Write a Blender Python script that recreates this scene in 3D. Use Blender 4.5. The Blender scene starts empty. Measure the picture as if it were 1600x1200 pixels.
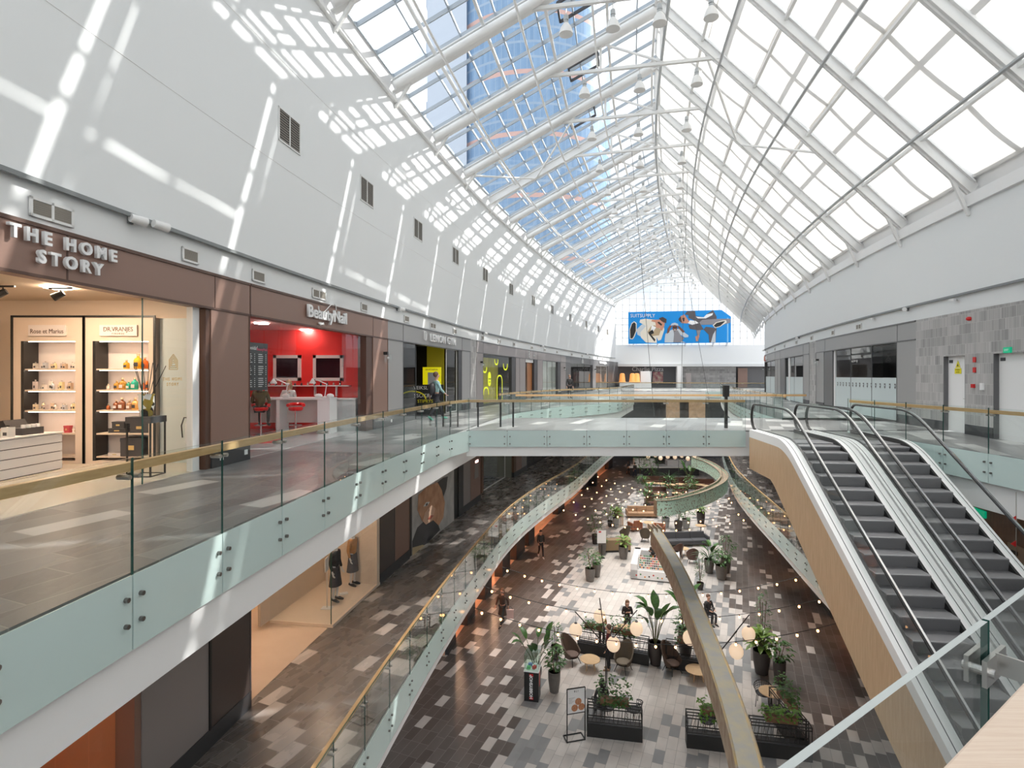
import bpy, math, random
from mathutils import Vector, Matrix
PI = math.pi
R = math.radians
scene = bpy.context.scene
COL = scene.collection
rnd = random.Random(7)

# ---------------------------------------------------------------- camera, sky, sun, exposure
CAMZ = 1.75
FPX = 865.0                      # focal length in pixels of the 1600 wide frame
HOR = 587.0
cam = bpy.data.cameras.new('camera')
cam.sensor_width = 36.0
cam.lens = FPX / 1600 * 36.0
cam.shift_y = -(600 - HOR) / 1600
cam.clip_start = 0.05
cam.clip_end = 1500
camo = bpy.data.objects.new('camera', cam)
COL.objects.link(camo)
camo.location = (0, 0, CAMZ)
camo.rotation_euler = (R(90), 0, 0)
scene.camera = camo
scene.view_settings.view_transform = 'Standard'
scene.view_settings.look = 'None'
scene.view_settings.gamma = 1
scene.view_settings.exposure = 0.63
scene.cycles.transparent_max_bounces = 28
scene.cycles.max_bounces = 9
scene.cycles.diffuse_bounces = 4
scene.cycles.glossy_bounces = 3
scene.cycles.transmission_bounces = 6
scene.cycles.caustics_reflective = False
scene.cycles.caustics_refractive = False
scene.cycles.sample_clamp_indirect = 6

world = bpy.data.worlds.new('sky')
scene.world = world
world.use_nodes = True
nt = world.node_tree
nt.nodes.clear()
wo = nt.nodes.new('ShaderNodeOutputWorld')
bg = nt.nodes.new('ShaderNodeBackground')
tc = nt.nodes.new('ShaderNodeTexCoord')
mp = nt.nodes.new('ShaderNodeMapping')
mp.inputs['Scale'].default_value = (1.6, 1.6, 3.0)
nz = nt.nodes.new('ShaderNodeTexNoise')
nz.inputs['Scale'].default_value = 1.7
nz.inputs['Detail'].default_value = 6
nz.inputs['Roughness'].default_value = 0.6
rp = nt.nodes.new('ShaderNodeValToRGB')
rp.color_ramp.elements[0].position = 0.30
rp.color_ramp.elements[0].color = (0.42, 0.62, 0.93, 1)
rp.color_ramp.elements[1].position = 0.52
rp.color_ramp.elements[1].color = (1.0, 1.0, 1.0, 1)
bg.inputs['Strength'].default_value = 1.02
nt.links.new(tc.outputs['Generated'], mp.inputs['Vector'])
nt.links.new(mp.outputs['Vector'], nz.inputs['Vector'])
nt.links.new(nz.outputs['Fac'], rp.inputs['Fac'])
nt.links.new(rp.outputs['Color'], bg.inputs['Color'])
nt.links.new(bg.outputs['Background'], wo.inputs['Surface'])

sun = bpy.data.lights.new('sun', 'SUN')
sun.energy = 7.0
sun.angle = R(0.6)
sun.color = (1.0, 0.965, 0.91)
suno = bpy.data.objects.new('sun', sun)
COL.objects.link(suno)
suno.location = (60, 40, 60)
suno.rotation_euler = Vector((1.072, 0.535, 0.85)).to_track_quat('Z', 'Y').to_euler()

# ---------------------------------------------------------------- the bent plan of the mall
KS = [-14, -4, 8, 16, 24, 32, 42, 55, 90]
KT = [0.0477, 0.0477, 0.1152, 0.1766, 0.2087, 0.271, 0.3088, 0.3409, 0.4218]
def theta(s):
    if s <= KS[0]: return KT[0]
    for i in range(len(KS) - 1):
        if s <= KS[i + 1]:
            t = (s - KS[i]) / (KS[i + 1] - KS[i])
            return KT[i] + t * (KT[i + 1] - KT[i])
    return KT[-1]
DS = 0.25
_c = {}
def _mk():
    x, y = 2.3449, -4.0
    n0 = int(-4 / DS)
    xs = {n0: (x, y)}
    for i in range(n0, int(96 / DS)):
        th = theta(i * DS)
        x += math.sin(th) * DS; y += math.cos(th) * DS
        xs[i + 1] = (x, y)
    x, y = 2.3449, -4.0
    for i in range(n0, int(-14 / DS), -1):
        th = theta(i * DS)
        x -= math.sin(th) * DS; y -= math.cos(th) * DS
        xs[i - 1] = (x, y)
    return xs
_c = _mk()
def F(s, d, z=0.0):
    i = int(math.floor(s / DS)); f = s / DS - i
    a = _c[i]; b = _c[i + 1]; th = theta(s)
    return Vector((a[0] + (b[0] - a[0]) * f + d * math.cos(th), a[1] + (b[1] - a[1]) * f - d * math.sin(th), z))
def T(s):
    th = theta(s); return Vector((math.sin(th), math.cos(th), 0))
def Nn(s):
    th = theta(s); return Vector((math.cos(th), -math.sin(th), 0))
DL, DR, DC = -9.2, 8.85, 0.3          # left wall, right wall, ridge
Z1, Z0 = -5.23, -10.46                # floors of the two lower levels
def sx(xp, d=DL):
    """s at which the vertical surface at offset d shows at photo column xp"""
    g = (xp - 800) / FPX
    lo, hi = (1.5, 92.0)
    f = lambda s: F(s, d).x - g * F(s, d).y
    best = None
    p = f(lo); s = lo
    while s < hi:
        q = f(s + 0.25)
        if (p <= 0) != (q <= 0):
            a, b = s, s + 0.25
            for _ in range(18):
                m = (a + b) / 2
                if (f(m) <= 0) == (p <= 0): a = m
                else: b = m
            return (a + b) / 2
        p = q; s += 0.25
    return hi
def P(x, y, z):
    """photo column/row on the horizontal plane z"""
    Y = (CAMZ - z) * FPX / (y - HOR)
    return Vector(((x - 800) / FPX * Y, Y, z))
def PY(x, y, Y):
    return Vector(((x - 800) / FPX * Y, Y, CAMZ - (y - HOR) / FPX * Y))

# ---------------------------------------------------------------- mesh helper
class MB:
    def __init__(s): s.v = []; s.f = []; s.m = []
    def add(s, vs, fs, m=0):
        b = len(s.v); s.v += [tuple(v) for v in vs]
        for f in fs: s.f.append(tuple(b + i for i in f)); s.m.append(m)
        return s
    def hexa(s, p, m=0):       # p: 4 bottom (ccw), 4 top
        return s.add(p, [(3, 2, 1, 0), (4, 5, 6, 7), (0, 1, 5, 4), (1, 2, 6, 5), (2, 3, 7, 6), (3, 0, 4, 7)], m)
    def bx(s, x0, x1, y0, y1, z0, z1, m=0):
        return s.hexa([(x0, y0, z0), (x1, y0, z0), (x1, y1, z0), (x0, y1, z0), (x0, y0, z1), (x1, y0, z1), (x1, y1, z1), (x0, y1, z1)], m)
    def box(s, c, sz, rz=0, m=0):
        ca, sa = math.cos(rz), math.sin(rz); p = []
        for z in (-.5, .5):
            for x, y in ((-.5, -.5), (.5, -.5), (.5, .5), (-.5, .5)):
                X = x * sz[0]; Y = y * sz[1]
                p.append((c[0] + X * ca - Y * sa, c[1] + X * sa + Y * ca, c[2] + z * sz[2]))
        return s.hexa(p, m)
    def fr(s, s0, s1, d0, d1, z0, z1, m=0, step=1.0):   # curved box following the plan
        n = max(1, int(round(abs(s1 - s0) / step)))
        if not callable(d0) and not callable(d1) and d0 > d1: d0, d1 = d1, d0
        vs = []
        for i in range(n + 1):
            t = s0 + (s1 - s0) * i / n
            e0 = d0(t) if callable(d0) else d0; e1 = d1(t) if callable(d1) else d1
            for d, z in ((e0, z0), (e1, z0), (e1, z1), (e0, z1)): vs.append(F(t, d, z))
        fs = []
        for i in range(n):
            a = i * 4; b = a + 4
            fs += [(a + 1, a, b, b + 1), (a + 2, a + 1, b + 1, b + 2), (a + 3, a + 2, b + 2, b + 3), (a, a + 3, b + 3, b)]
        fs += [(0, 1, 2, 3), (n * 4 + 3, n * 4 + 2, n * 4 + 1, n * 4)]
        return s.add(vs, fs, m)
    def tube(s, pts, r, n=8, m=0, caps=True, r2=None):
        pts = [Vector(p) for p in pts]; L = len(pts); vs = []; up = Vector((0, 0, 1)); prev = None
        for i, p in enumerate(pts):
            t = (pts[min(i + 1, L - 1)] - pts[max(i - 1, 0)])
            if t.length < 1e-9: t = Vector((0, 0, 1))
            t.normalize()
            if prev is None:
                a = t.cross(up)
                if a.length < 1e-3: a = t.cross(Vector((1, 0, 0)))
            else:
                a = prev - t * prev.dot(t)
                if a.length < 1e-6: a = t.cross(up)
            a.normalize(); b = t.cross(a); prev = a
            rr = r if r2 is None else r + (r2 - r) * i / (L - 1)
            if isinstance(r, (list, tuple)): rr = r[i]
            for k in range(n):
                w = 2 * PI * (k + .5) / n
                vs.append(p + a * math.cos(w) * rr + b * math.sin(w) * rr)
        fs = []
        for i in range(L - 1):
            for k in range(n):
                k2 = (k + 1) % n
                fs.append((i * n + k, i * n + k2, (i + 1) * n + k2, (i + 1) * n + k))
        if caps:
            fs.append(tuple(range(n - 1, -1, -1))); fs.append(tuple((L - 1) * n + k for k in range(n)))
        return s.add(vs, fs, m)
    def bar(s, a, b, w, h, m=0, up=(0, 0, 1)):     # rectangular bar from a to b
        a = Vector(a); b = Vector(b); t = (b - a).normalized(); up = Vector(up)
        x = t.cross(up)
        if x.length < 1e-4: x = t.cross(Vector((0, 1, 0)))
        x.normalize(); u = x.cross(t)
        p = [a - x * w / 2 - u * h / 2, a + x * w / 2 - u * h / 2, b + x * w / 2 - u * h / 2, b - x * w / 2 - u * h / 2,
             a - x * w / 2 + u * h / 2, a + x * w / 2 + u * h / 2, b + x * w / 2 + u * h / 2, b - x * w / 2 + u * h / 2]
        return s.hexa(p, m)
    def sweep(s, pts, sec, side=None, m=0, closed=True, caps=True):
        """sec: (a,b) pairs: a across (horizontal, right of travel), b up"""
        pts = [Vector(p) for p in pts]; L = len(pts); n = len(sec); vs = []
        for i, p in enumerate(pts):
            t = pts[min(i + 1, L - 1)] - pts[max(i - 1, 0)]; t.normalize()
            x = Vector(side) if side is not None else Vector((t.y, -t.x, 0)).normalized()
            u = x.cross(t).normalized()
            for a, b in sec: vs.append(p + x * a + u * b)
        fs = []
        for i in range(L - 1):
            for k in range(n if closed else n - 1):
                k2 = (k + 1) % n
                fs.append((i * n + k, (i + 1) * n + k, (i + 1) * n + k2, i * n + k2))
        if closed and caps:
            fs.append(tuple(range(n))); fs.append(tuple((L - 1) * n + k for k in range(n - 1, -1, -1)))
        return s.add(vs, fs, m)
    def lathe(s, c, prof, n=16, m=0, sx_=1, sy=1):
        vs = []; L = len(prof)
        for r, z in prof:
            for k in range(n):
                w = 2 * PI * k / n
                vs.append((c[0] + r * math.cos(w) * sx_, c[1] + r * math.sin(w) * sy, c[2] + z))
        fs = []
        for i in range(L - 1):
            for k in range(n):
                k2 = (k + 1) % n
                fs.append((i * n + k, i * n + k2, (i + 1) * n + k2, (i + 1) * n + k))
        fs.append(tuple(range(n - 1, -1, -1))); fs.append(tuple((L - 1) * n + k for k in range(n)))
        return s.add(vs, fs, m)
    def ball(s, c, r, n=10, m=0, sc=(1, 1, 1)):
        k = max(4, n // 2); prof = []
        vs = [(c[0], c[1], c[2] - r * sc[2])]
        for i in range(1, k):
            a = -PI / 2 + PI * i / k
            for j in range(n):
                w = 2 * PI * j / n
                vs.append((c[0] + r * math.cos(a) * math.cos(w) * sc[0], c[1] + r * math.cos(a) * math.sin(w) * sc[1], c[2] + r * math.sin(a) * sc[2]))
        vs.append((c[0], c[1], c[2] + r * sc[2])); fs = []
        for j in range(n): fs.append((0, 1 + (j + 1) % n, 1 + j))
        for i in range(k - 2):
            for j in range(n):
                a = 1 + i * n; fs.append((a + j, a + (j + 1) % n, a + n + (j + 1) % n, a + n + j))
        e = len(vs) - 1; a = 1 + (k - 2) * n
        for j in range(n): fs.append((a + j, a + (j + 1) % n, e))
        return s.add(vs, fs, m)
    def prism(s, poly, h, M=None, m=0):       # polygon in local xy, extruded along local z 0..h
        n = len(poly)
        ar = sum(poly[i][0] * poly[(i + 1) % n][1] - poly[(i + 1) % n][0] * poly[i][1] for i in range(n))
        if ar < 0: poly = list(reversed(poly))
        vs = [Vector((x, y, 0)) for x, y in poly] + [Vector((x, y, h)) for x, y in poly]
        if M is not None: vs = [M @ v for v in vs]
        fs = [tuple(range(n - 1, -1, -1)), tuple(range(n, 2 * n))] + [(i, (i + 1) % n, n + (i + 1) % n, n + i) for i in range(n)]
        return s.add(vs, fs, m)
    def quad(s, a, b, c, d, m=0): return s.add([a, b, c, d], [(0, 1, 2, 3)], m)
    def build(s, name, mats, parent=None, smooth=False, world=False, M=None, label=None, bevel=0):
        vs = s.v
        if M is not None: vs = [M @ Vector(v) for v in vs]
        if world and parent is not None:
            o = parent.location
            if parent.parent is not None: o = o + parent.parent.location
            vs = [(v[0] - o[0], v[1] - o[1], v[2] - o[2]) for v in vs]
        me = bpy.data.meshes.new(name); me.from_pydata([tuple(v) for v in vs], [], s.f)
        if not isinstance(mats, (list, tuple)): mats = [mats]
        for mm in mats: me.materials.append(mm)
        if len(mats) > 1: me.polygons.foreach_set('material_index', s.m)
        if smooth:
            me.polygons.foreach_set('use_smooth', [True] * len(me.polygons))
            if smooth != 2:
                try: me.set_sharp_from_angle(angle=R(40))
                except Exception: pass
        me.update()
        ob = bpy.data.objects.new(name, me); COL.objects.link(ob)
        if bevel:
            bv = ob.modifiers.new('bevel', 'BEVEL'); bv.width = bevel; bv.segments = 2; bv.limit_method = 'ANGLE'
        if parent is not None: ob.parent = parent
        if label: ob['label'] = label
        return ob

def tag(o, label, cat, group=None, kind=None):
    o['label'] = label; o['category'] = cat
    if group: o['group'] = group
    if kind: o['kind'] = kind
    return o
def thing(name, label, cat, loc=(0, 0, 0), rz=0, group=None):
    o = bpy.data.objects.new(name, None); COL.objects.link(o); o.location = loc; o.rotation_euler = (0, 0, rz)
    o.empty_display_size = 0.2
    return tag(o, label, cat, group)
def struct(o):
    o['kind'] = 'structure'; return o
CH = {}
def dup(root, loc, rz=None, label=None, group=None):
    kids = {}
    for o in COL.objects:
        if o.parent is not None: kids.setdefault(o.parent.name, []).append(o)
    def rec(o, par):
        c = o.copy(); COL.objects.link(c)
        if par is not None: c.parent = par
        for k in kids.get(o.name, []): rec(k, c)
        return c
    r = rec(root, None); r.location = loc
    if rz is not None: r.rotation_euler = (0, 0, rz)
    if label: r['label'] = label
    if group: r['group'] = group
    return r
ORD = ['first', 'second', 'third', 'fourth', 'fifth', 'sixth', 'seventh', 'eighth', 'ninth', 'tenth', 'eleventh', 'twelfth', 'thirteenth', 'fourteenth',
       'fifteenth', 'sixteenth', 'seventeenth', 'eighteenth', 'nineteenth', 'twentieth', 'twenty-first', 'twenty-second', 'twenty-third', 'twenty-fourth']

def axes(o, x, y):
    """matrix with origin o, local x axis x, local y axis y"""
    x = Vector(x).normalized(); y = Vector(y).normalized(); z = x.cross(y)
    return Matrix(((x.x, y.x, z.x, o[0]), (x.y, y.y, z.y, o[1]), (x.z, y.z, z.z, o[2]), (0, 0, 0, 1)))
def wallM(s, z, side='L', d=None, off=0.0):
    """frame on a wall surface: x along the wall to the viewer's right, y up, z towards the hall"""
    if side == 'L': return axes(F(s, (DL if d is None else d) + off, z), T(s), (0, 0, 1))
    return axes(F(s, (DR if d is None else d) - off, z), -T(s), (0, 0, 1))
_dg = None
def text(body, size, mat, M, parent=None, name='lettering', ext=0.02, align='CENTER', sp=1.0, sc=(1, 1), bold=0.0, label=None, shear=0, fit=None):
    cu = bpy.data.curves.new(name, 'FONT'); cu.body = body; cu.size = size; cu.extrude = ext; cu.align_x = align; cu.align_y = 'CENTER'
    cu.space_character = sp; cu.offset = bold; cu.resolution_u = 3; cu.shear = shear
    ob = bpy.data.objects.new('t', cu); COL.objects.link(ob)
    me = bpy.data.meshes.new_from_object(ob.evaluated_get(bpy.context.evaluated_depsgraph_get()))
    bpy.data.objects.remove(ob)
    if fit:
        xs = [v.co.x for v in me.vertices]; ys = [v.co.y for v in me.vertices]; sc = (fit[0] / (max(xs) - min(xs)), fit[1] / (max(ys) - min(ys)))
        me.transform(Matrix.Translation((-(max(xs) + min(xs)) / 2, -(max(ys) + min(ys)) / 2, 0)))
    MM = M @ Matrix.Diagonal((sc[0], sc[1], 1, 1)) @ Matrix.Translation((0, 0, ext))
    if parent is not None:
        o = parent.location + (parent.parent.location if parent.parent is not None else Vector((0, 0, 0)))
        MM = Matrix.Translation(-o) @ MM
    me.transform(MM); me.materials.clear(); me.materials.append(mat); me.name = name
    o = bpy.data.objects.new(name, me); COL.objects.link(o); o.parent = parent
    if label: o['label'] = label
    return o

# ---------------------------------------------------------------- materials
def mat(name, col=(.8, .8, .8), rough=.5, metal=0, spec=.5, emit=None, es=0, coat=0, noise=None, bump=0, nscale=20, trans=0):
    m = bpy.data.materials.new(name); m.use_nodes = True; t = m.node_tree; b = t.nodes['Principled BSDF']
    b.inputs['Base Color'].default_value = (*col, 1); b.inputs['Roughness'].default_value = rough
    b.inputs['Metallic'].default_value = metal; b.inputs['Specular IOR Level'].default_value = spec
    b.inputs['Coat Weight'].default_value = coat
    if trans: b.inputs['Transmission Weight'].default_value = trans
    if emit: b.inputs['Emission Color'].default_value = (*emit, 1); b.inputs['Emission Strength'].default_value = es
    if noise or bump:
        n = t.nodes.new('ShaderNodeTexNoise'); n.inputs['Scale'].default_value = nscale; n.inputs['Detail'].default_value = 4
        c = t.nodes.new('ShaderNodeNewGeometry'); t.links.new(c.outputs['Position'], n.inputs['Vector'])
        if noise:
            x = t.nodes.new('ShaderNodeMix'); x.data_type = 'RGBA'
            x.inputs[6].default_value = (*col, 1); x.inputs[7].default_value = (*noise, 1)
            r = t.nodes.new('ShaderNodeMapRange'); r.inputs[1].default_value = .35; r.inputs[2].default_value = .65
            t.links.new(n.outputs['Fac'], r.inputs[0]); t.links.new(r.outputs[0], x.inputs[0]); t.links.new(x.outputs[2], b.inputs['Base Color'])
        if bump:
            bm = t.nodes.new('ShaderNodeBump'); bm.inputs['Strength'].default_value = bump; bm.inputs['Distance'].default_value = .02
            t.links.new(n.outputs['Fac'], bm.inputs['Height']); t.links.new(bm.outputs['Normal'], b.inputs['Normal'])
    return m
class NT:
    def __init__(s, m): s.t = m.node_tree
    def node(s, typ, **k):
        n = s.t.nodes.new(typ)
        for a, b in k.items(): setattr(n, a, b)
        return n
    def link(s, a, b): s.t.links.new(a, b)
    def m(s, op, a, b=None, c=None):
        n = s.t.nodes.new('ShaderNodeMath'); n.operation = op
        for i, v in enumerate((a, b, c)):
            if v is None: continue
            if hasattr(v, 'is_linked') or hasattr(v, 'links'): s.t.links.new(v, n.inputs[i])
            else: n.inputs[i].default_value = v
        return n.outputs[0]
    def mix(s, f, a, b):
        n = s.t.nodes.new('ShaderNodeMix'); n.data_type = 'RGBA'
        for i, v in ((0, f), (6, a), (7, b)):
            if hasattr(v, 'links'): s.t.links.new(v, n.inputs[i])
            else: n.inputs[i].default_value = v if i == 0 else (*v, 1)
        return n.outputs[2]
def tile_mat(name, w, l, ang, dark, dark2, light, p=0.08, region=None, mid=(.17, .175, .18), rough=.22, grout=(.30, .29, .28)):
    m = mat(name, rough=rough); N = NT(m); b = m.node_tree.nodes['Principled BSDF']
    g = N.node('ShaderNodeNewGeometry'); sp = N.node('ShaderNodeSeparateXYZ'); N.link(g.outputs['Position'], sp.inputs[0])
    X, Y = sp.outputs[0], sp.outputs[1]; ca, sa = math.cos(ang), math.sin(ang)
    u = N.m('SUBTRACT', N.m('MULTIPLY', X, ca), N.m('MULTIPLY', Y, sa))
    v = N.m('ADD', N.m('MULTIPLY', X, sa), N.m('MULTIPLY', Y, ca))
    uu = N.m('DIVIDE', u, w); row = N.m('FLOOR', uu)
    wn0 = N.node('ShaderNodeTexWhiteNoise', noise_dimensions='1D'); N.link(row, wn0.inputs['W'])
    off = N.m('MULTIPLY', N.m('FLOOR', N.m('MULTIPLY', wn0.outputs['Value'], 4)), .25)
    vv = N.m('ADD', N.m('DIVIDE', v, l), off); cell = N.m('FLOOR', vv)
    cb = N.node('ShaderNodeCombineXYZ'); N.link(row, cb.inputs[0]); N.link(cell, cb.inputs[1])
    wn = N.node('ShaderNodeTexWhiteNoise', noise_dimensions='3D'); N.link(cb.outputs[0], wn.inputs['Vector'])
    sc = N.node('ShaderNodeSeparateColor'); N.link(wn.outputs['Color'], sc.inputs[0])
    r1, r2 = wn.outputs['Value'], sc.outputs[1]
    base = N.mix(r2, dark, dark2)
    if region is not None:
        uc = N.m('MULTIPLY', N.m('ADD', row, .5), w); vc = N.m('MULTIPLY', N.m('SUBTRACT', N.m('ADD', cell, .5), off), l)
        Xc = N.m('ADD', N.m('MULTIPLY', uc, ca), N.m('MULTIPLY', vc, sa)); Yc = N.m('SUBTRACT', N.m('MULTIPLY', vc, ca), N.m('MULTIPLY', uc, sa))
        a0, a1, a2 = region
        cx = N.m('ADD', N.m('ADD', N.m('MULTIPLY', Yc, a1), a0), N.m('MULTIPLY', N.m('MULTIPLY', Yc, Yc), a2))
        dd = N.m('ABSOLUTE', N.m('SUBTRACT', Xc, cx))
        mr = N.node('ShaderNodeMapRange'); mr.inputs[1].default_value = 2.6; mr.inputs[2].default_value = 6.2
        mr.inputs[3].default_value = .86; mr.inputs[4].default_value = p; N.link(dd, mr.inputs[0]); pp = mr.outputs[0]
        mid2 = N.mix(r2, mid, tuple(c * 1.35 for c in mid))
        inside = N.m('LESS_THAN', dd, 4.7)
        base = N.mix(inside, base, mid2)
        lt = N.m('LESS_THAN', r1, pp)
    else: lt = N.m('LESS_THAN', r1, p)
    lc = N.mix(r2, light, tuple(c * .86 for c in light))
    colr = N.mix(lt, base, lc)
    nz = N.node('ShaderNodeTexNoise'); nz.inputs['Scale'].default_value = 1.0; nz.inputs['Detail'].default_value = 7; nz.inputs['Distortion'].default_value = .3
    cb2 = N.node('ShaderNodeCombineXYZ'); N.link(N.m('MULTIPLY', u, 3.0), cb2.inputs[0]); N.link(N.m('MULTIPLY', v, 1.2), cb2.inputs[1]); N.link(N.m('MULTIPLY', r1, 40), cb2.inputs[2])
    N.link(cb2.outputs[0], nz.inputs['Vector'])
    vr = N.m('ADD', N.m('MULTIPLY', nz.outputs['Fac'], .34), .85)
    hs = N.node('ShaderNodeHueSaturation'); N.link(colr, hs.inputs['Color']); N.link(vr, hs.inputs['Value'])
    fu = N.m('FRACT', uu); fv = N.m('FRACT', vv)
    eu = N.m('MINIMUM', fu, N.m('SUBTRACT', 1, fu)); ev = N.m('MINIMUM', fv, N.m('SUBTRACT', 1, fv))
    gr = N.m('MAXIMUM', N.m('LESS_THAN', eu, .0055 / w), N.m('LESS_THAN', ev, .0055 / l))
    N.link(N.mix(gr, hs.outputs['Color'], grout), b.inputs['Base Color'])
    N.link(N.m('ADD', N.m('MULTIPLY', nz.outputs['Fac'], .07), rough), b.inputs['Roughness'])
    return m
def wood_mat(name, c1, c2, axis=(1, 0, 0), scale=14, rough=.4, stretch=12):
    m = mat(name, rough=rough); N = NT(m); b = m.node_tree.nodes['Principled BSDF']
    tc = N.node('ShaderNodeTexCoord'); mp = N.node('ShaderNodeMapping')
    mp.inputs['Scale'].default_value = tuple(1.0 / stretch * 1.0 if a else 1.0 for a in axis)
    N.link(tc.outputs['Object'], mp.inputs[0]); nz = N.node('ShaderNodeTexNoise'); nz.inputs['Scale'].default_value = scale
    nz.inputs['Detail'].default_value = 6; nz.inputs['Roughness'].default_value = .65; N.link(mp.outputs[0], nz.inputs['Vector'])
    mr = N.node('ShaderNodeMapRange'); mr.inputs[1].default_value = .3; mr.inputs[2].default_value = .7; N.link(nz.outputs['Fac'], mr.inputs[0])
    N.link(N.mix(mr.outputs[0], c1, c2), b.inputs['Base Color'])
    return m
def glass_mat(name, tint=(.955, .98, .972), gl=1.0, rough=0.0):
    m = bpy.data.materials.new(name); m.use_nodes = True; t = m.node_tree; t.nodes.clear(); N = NT(m)
    o = N.node('ShaderNodeOutputMaterial'); tr = N.node('ShaderNodeBsdfTransparent'); tr.inputs[0].default_value = (*tint, 1)
    g = N.node('ShaderNodeBsdfGlossy'); g.inputs['Roughness'].default_value = rough
    ge = N.node('ShaderNodeNewGeometry'); dp = N.node('ShaderNodeVectorMath', operation='DOT_PRODUCT')
    N.link(ge.outputs['Normal'], dp.inputs[0]); N.link(ge.outputs['Incoming'], dp.inputs[1])
    sch = N.m('ADD', .035, N.m('MULTIPLY', N.m('POWER', N.m('SUBTRACT', 1, N.m('ABSOLUTE', dp.outputs['Value'])), 5), .8))
    mx = N.node('ShaderNodeMixShader'); N.link(N.m('MULTIPLY', sch, gl), mx.inputs[0])
    N.link(tr.outputs[0], mx.inputs[1]); N.link(g.outputs[0], mx.inputs[2]); N.link(mx.outputs[0], o.inputs[0])
    return m
def fabric_mat(name, col, tr=.5):
    m = bpy.data.materials.new(name); m.use_nodes = True; t = m.node_tree; t.nodes.clear(); N = NT(m)
    o = N.node('ShaderNodeOutputMaterial'); d = N.node('ShaderNodeBsdfDiffuse'); d.inputs[0].default_value = (*col, 1)
    l = N.node('ShaderNodeBsdfTranslucent'); l.inputs[0].default_value = (*col, 1); mx = N.node('ShaderNodeMixShader'); mx.inputs[0].default_value = tr
    N.link(d.outputs[0], mx.inputs[1]); N.link(l.outputs[0], mx.inputs[2]); N.link(mx.outputs[0], o.inputs[0])
    return m
def emis(name, col, st):
    m = bpy.data.materials.new(name); m.use_nodes = True; t = m.node_tree; t.nodes.clear(); N = NT(m)
    o = N.node('ShaderNodeOutputMaterial'); e = N.node('ShaderNodeEmission'); e.inputs[0].default_value = (*col, 1); e.inputs[1].default_value = st
    N.link(e.outputs[0], o.inputs[0]); return m
ANG = R(22.6)
M = {}
M['white'] = mat('white_wall', (.79, .81, .815), .55)
M['white2'] = mat('white_paint', (.84, .84, .84), .4)
M['whitem'] = mat('white_steel', (.80, .80, .79), .35)
M['grey_rail'] = mat('grey_steel', (.46, .48, .49), .4)
M['steel'] = mat('brushed_steel', (.60, .59, .57), .28, 1)
M['bolt'] = mat('dark_steel', (.20, .19, .18), .3, .8)
M['mull'] = mat('mullion_shaded', (.42, .47, .52), .4)  # shadowed look of the left mullions put into their colour
M['chrome'] = mat('chrome', (.75, .75, .75), .12, 1)
M['black'] = mat('black_metal', (.018, .018, .018), .4)
M['charcoal'] = mat('charcoal', (.05, .05, .055), .45)
M['dgrey'] = mat('dark_grey_panel', (.13, .13, .135), .4)
M['mgrey'] = mat('mid_grey_panel', (.33, .328, .325), .42)
M['brown'] = mat('brown_panel', (.275, .165, .128), .38)
M['brownline'] = mat('brown_trim', (.10, .05, .035), .4)
M['taupe'] = mat('taupe_panel', (.30, .27, .265), .42)
M['ledge'] = mat('ledge_grey', (.22, .235, .24), .4)
M['soffit'] = mat('soffit', (.74, .74, .74), .5)
M['frost'] = mat('frosted_glass', (.57, .70, .68), .18, 0, .6)
M['glass'] = glass_mat('clear_glass')
M['roofglass'] = glass_mat('roof_glass', (.90, .92, .93), .8)
M['shopglass'] = glass_mat('shop_glass', (.95, .97, .965), 1.1)
M['edge'] = mat('glass_edge', (.03, .10, .085), .15)
M['handrail'] = wood_mat('oak_handrail', (.56, .34, .15), (.70, .46, .23), (0, 1, 0), 30, .32)
M['palewood'] = wood_mat('pale_oak', (.62, .45, .33), (.74, .60, .48), (1, 0, 0), 60, .4, 14)
M['oakpanel'] = wood_mat('oak_panel', (.50, .34, .20), (.62, .45, .29), (0, .0, 1), 26, .42, 12)
M['tablewood'] = wood_mat('table_wood', (.60, .40, .22), (.74, .54, .33), (1, 0, 0), 30, .4, 10)
M['wallnut'] = wood_mat('walnut_panel', (.13, .065, .04), (.22, .12, .075), (0, 0, 1), 22, .45)
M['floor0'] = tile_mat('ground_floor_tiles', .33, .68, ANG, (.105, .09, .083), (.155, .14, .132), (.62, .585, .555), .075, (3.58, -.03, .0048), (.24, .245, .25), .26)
M['floor1'] = tile_mat('gallery_tiles', .33, .68, ANG, (.115, .10, .093), (.17, .155, .145), (.52, .48, .45), .085, None, rough=.24)
M['floor2'] = tile_mat('upper_gallery_tiles', .42, 1.1, ANG, (.15, .145, .145), (.24, .235, .235), (.52, .51, .50), .14, None, rough=.28)
M['shopfloor'] = mat('cream_shop_floor', (.72, .64, .54), .15)
M['fabric'] = fabric_mat('blind_fabric', (.74, .725, .70), .36)
M['bulb'] = emis('bulb_glow', (1.0, .50, .20), 6)
M['globe'] = mat('paper_globe', (.85, .72, .58), .5, emit=(1.0, .72, .48), es=.34)
M['cable'] = mat('cable', (.05, .05, .05), .5)
M['vent'] = mat('vent_slats', (.26, .235, .20), .5)
M['red'] = mat('red_paint', (.62, .02, .02), .35)
M['redwall'] = mat('red_wall', (.80, .025, .02), .5)
M['yellow'] = mat('yellow_paint', (.85, .75, .02), .5)
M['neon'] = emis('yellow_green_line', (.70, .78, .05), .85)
M['cream'] = mat('cream_wall', (.78, .66, .54), .5)
M['warm'] = mat('warm_wall', (.80, .52, .36), .5)
# ================================================================ THE BUILDING
WT = 11.45           # top of the left wall
WR = 6.75            # top of the right wall
LED = 4.25
FAS = 3.69
S0, S1 = -12.0, 78.0
def lerp(a, b, t): return a + (b - a) * t
def ease(x, a, b):
    t = min(1, max(0, (x - a) / (b - a))); return t * t * (3 - 2 * t)
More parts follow.
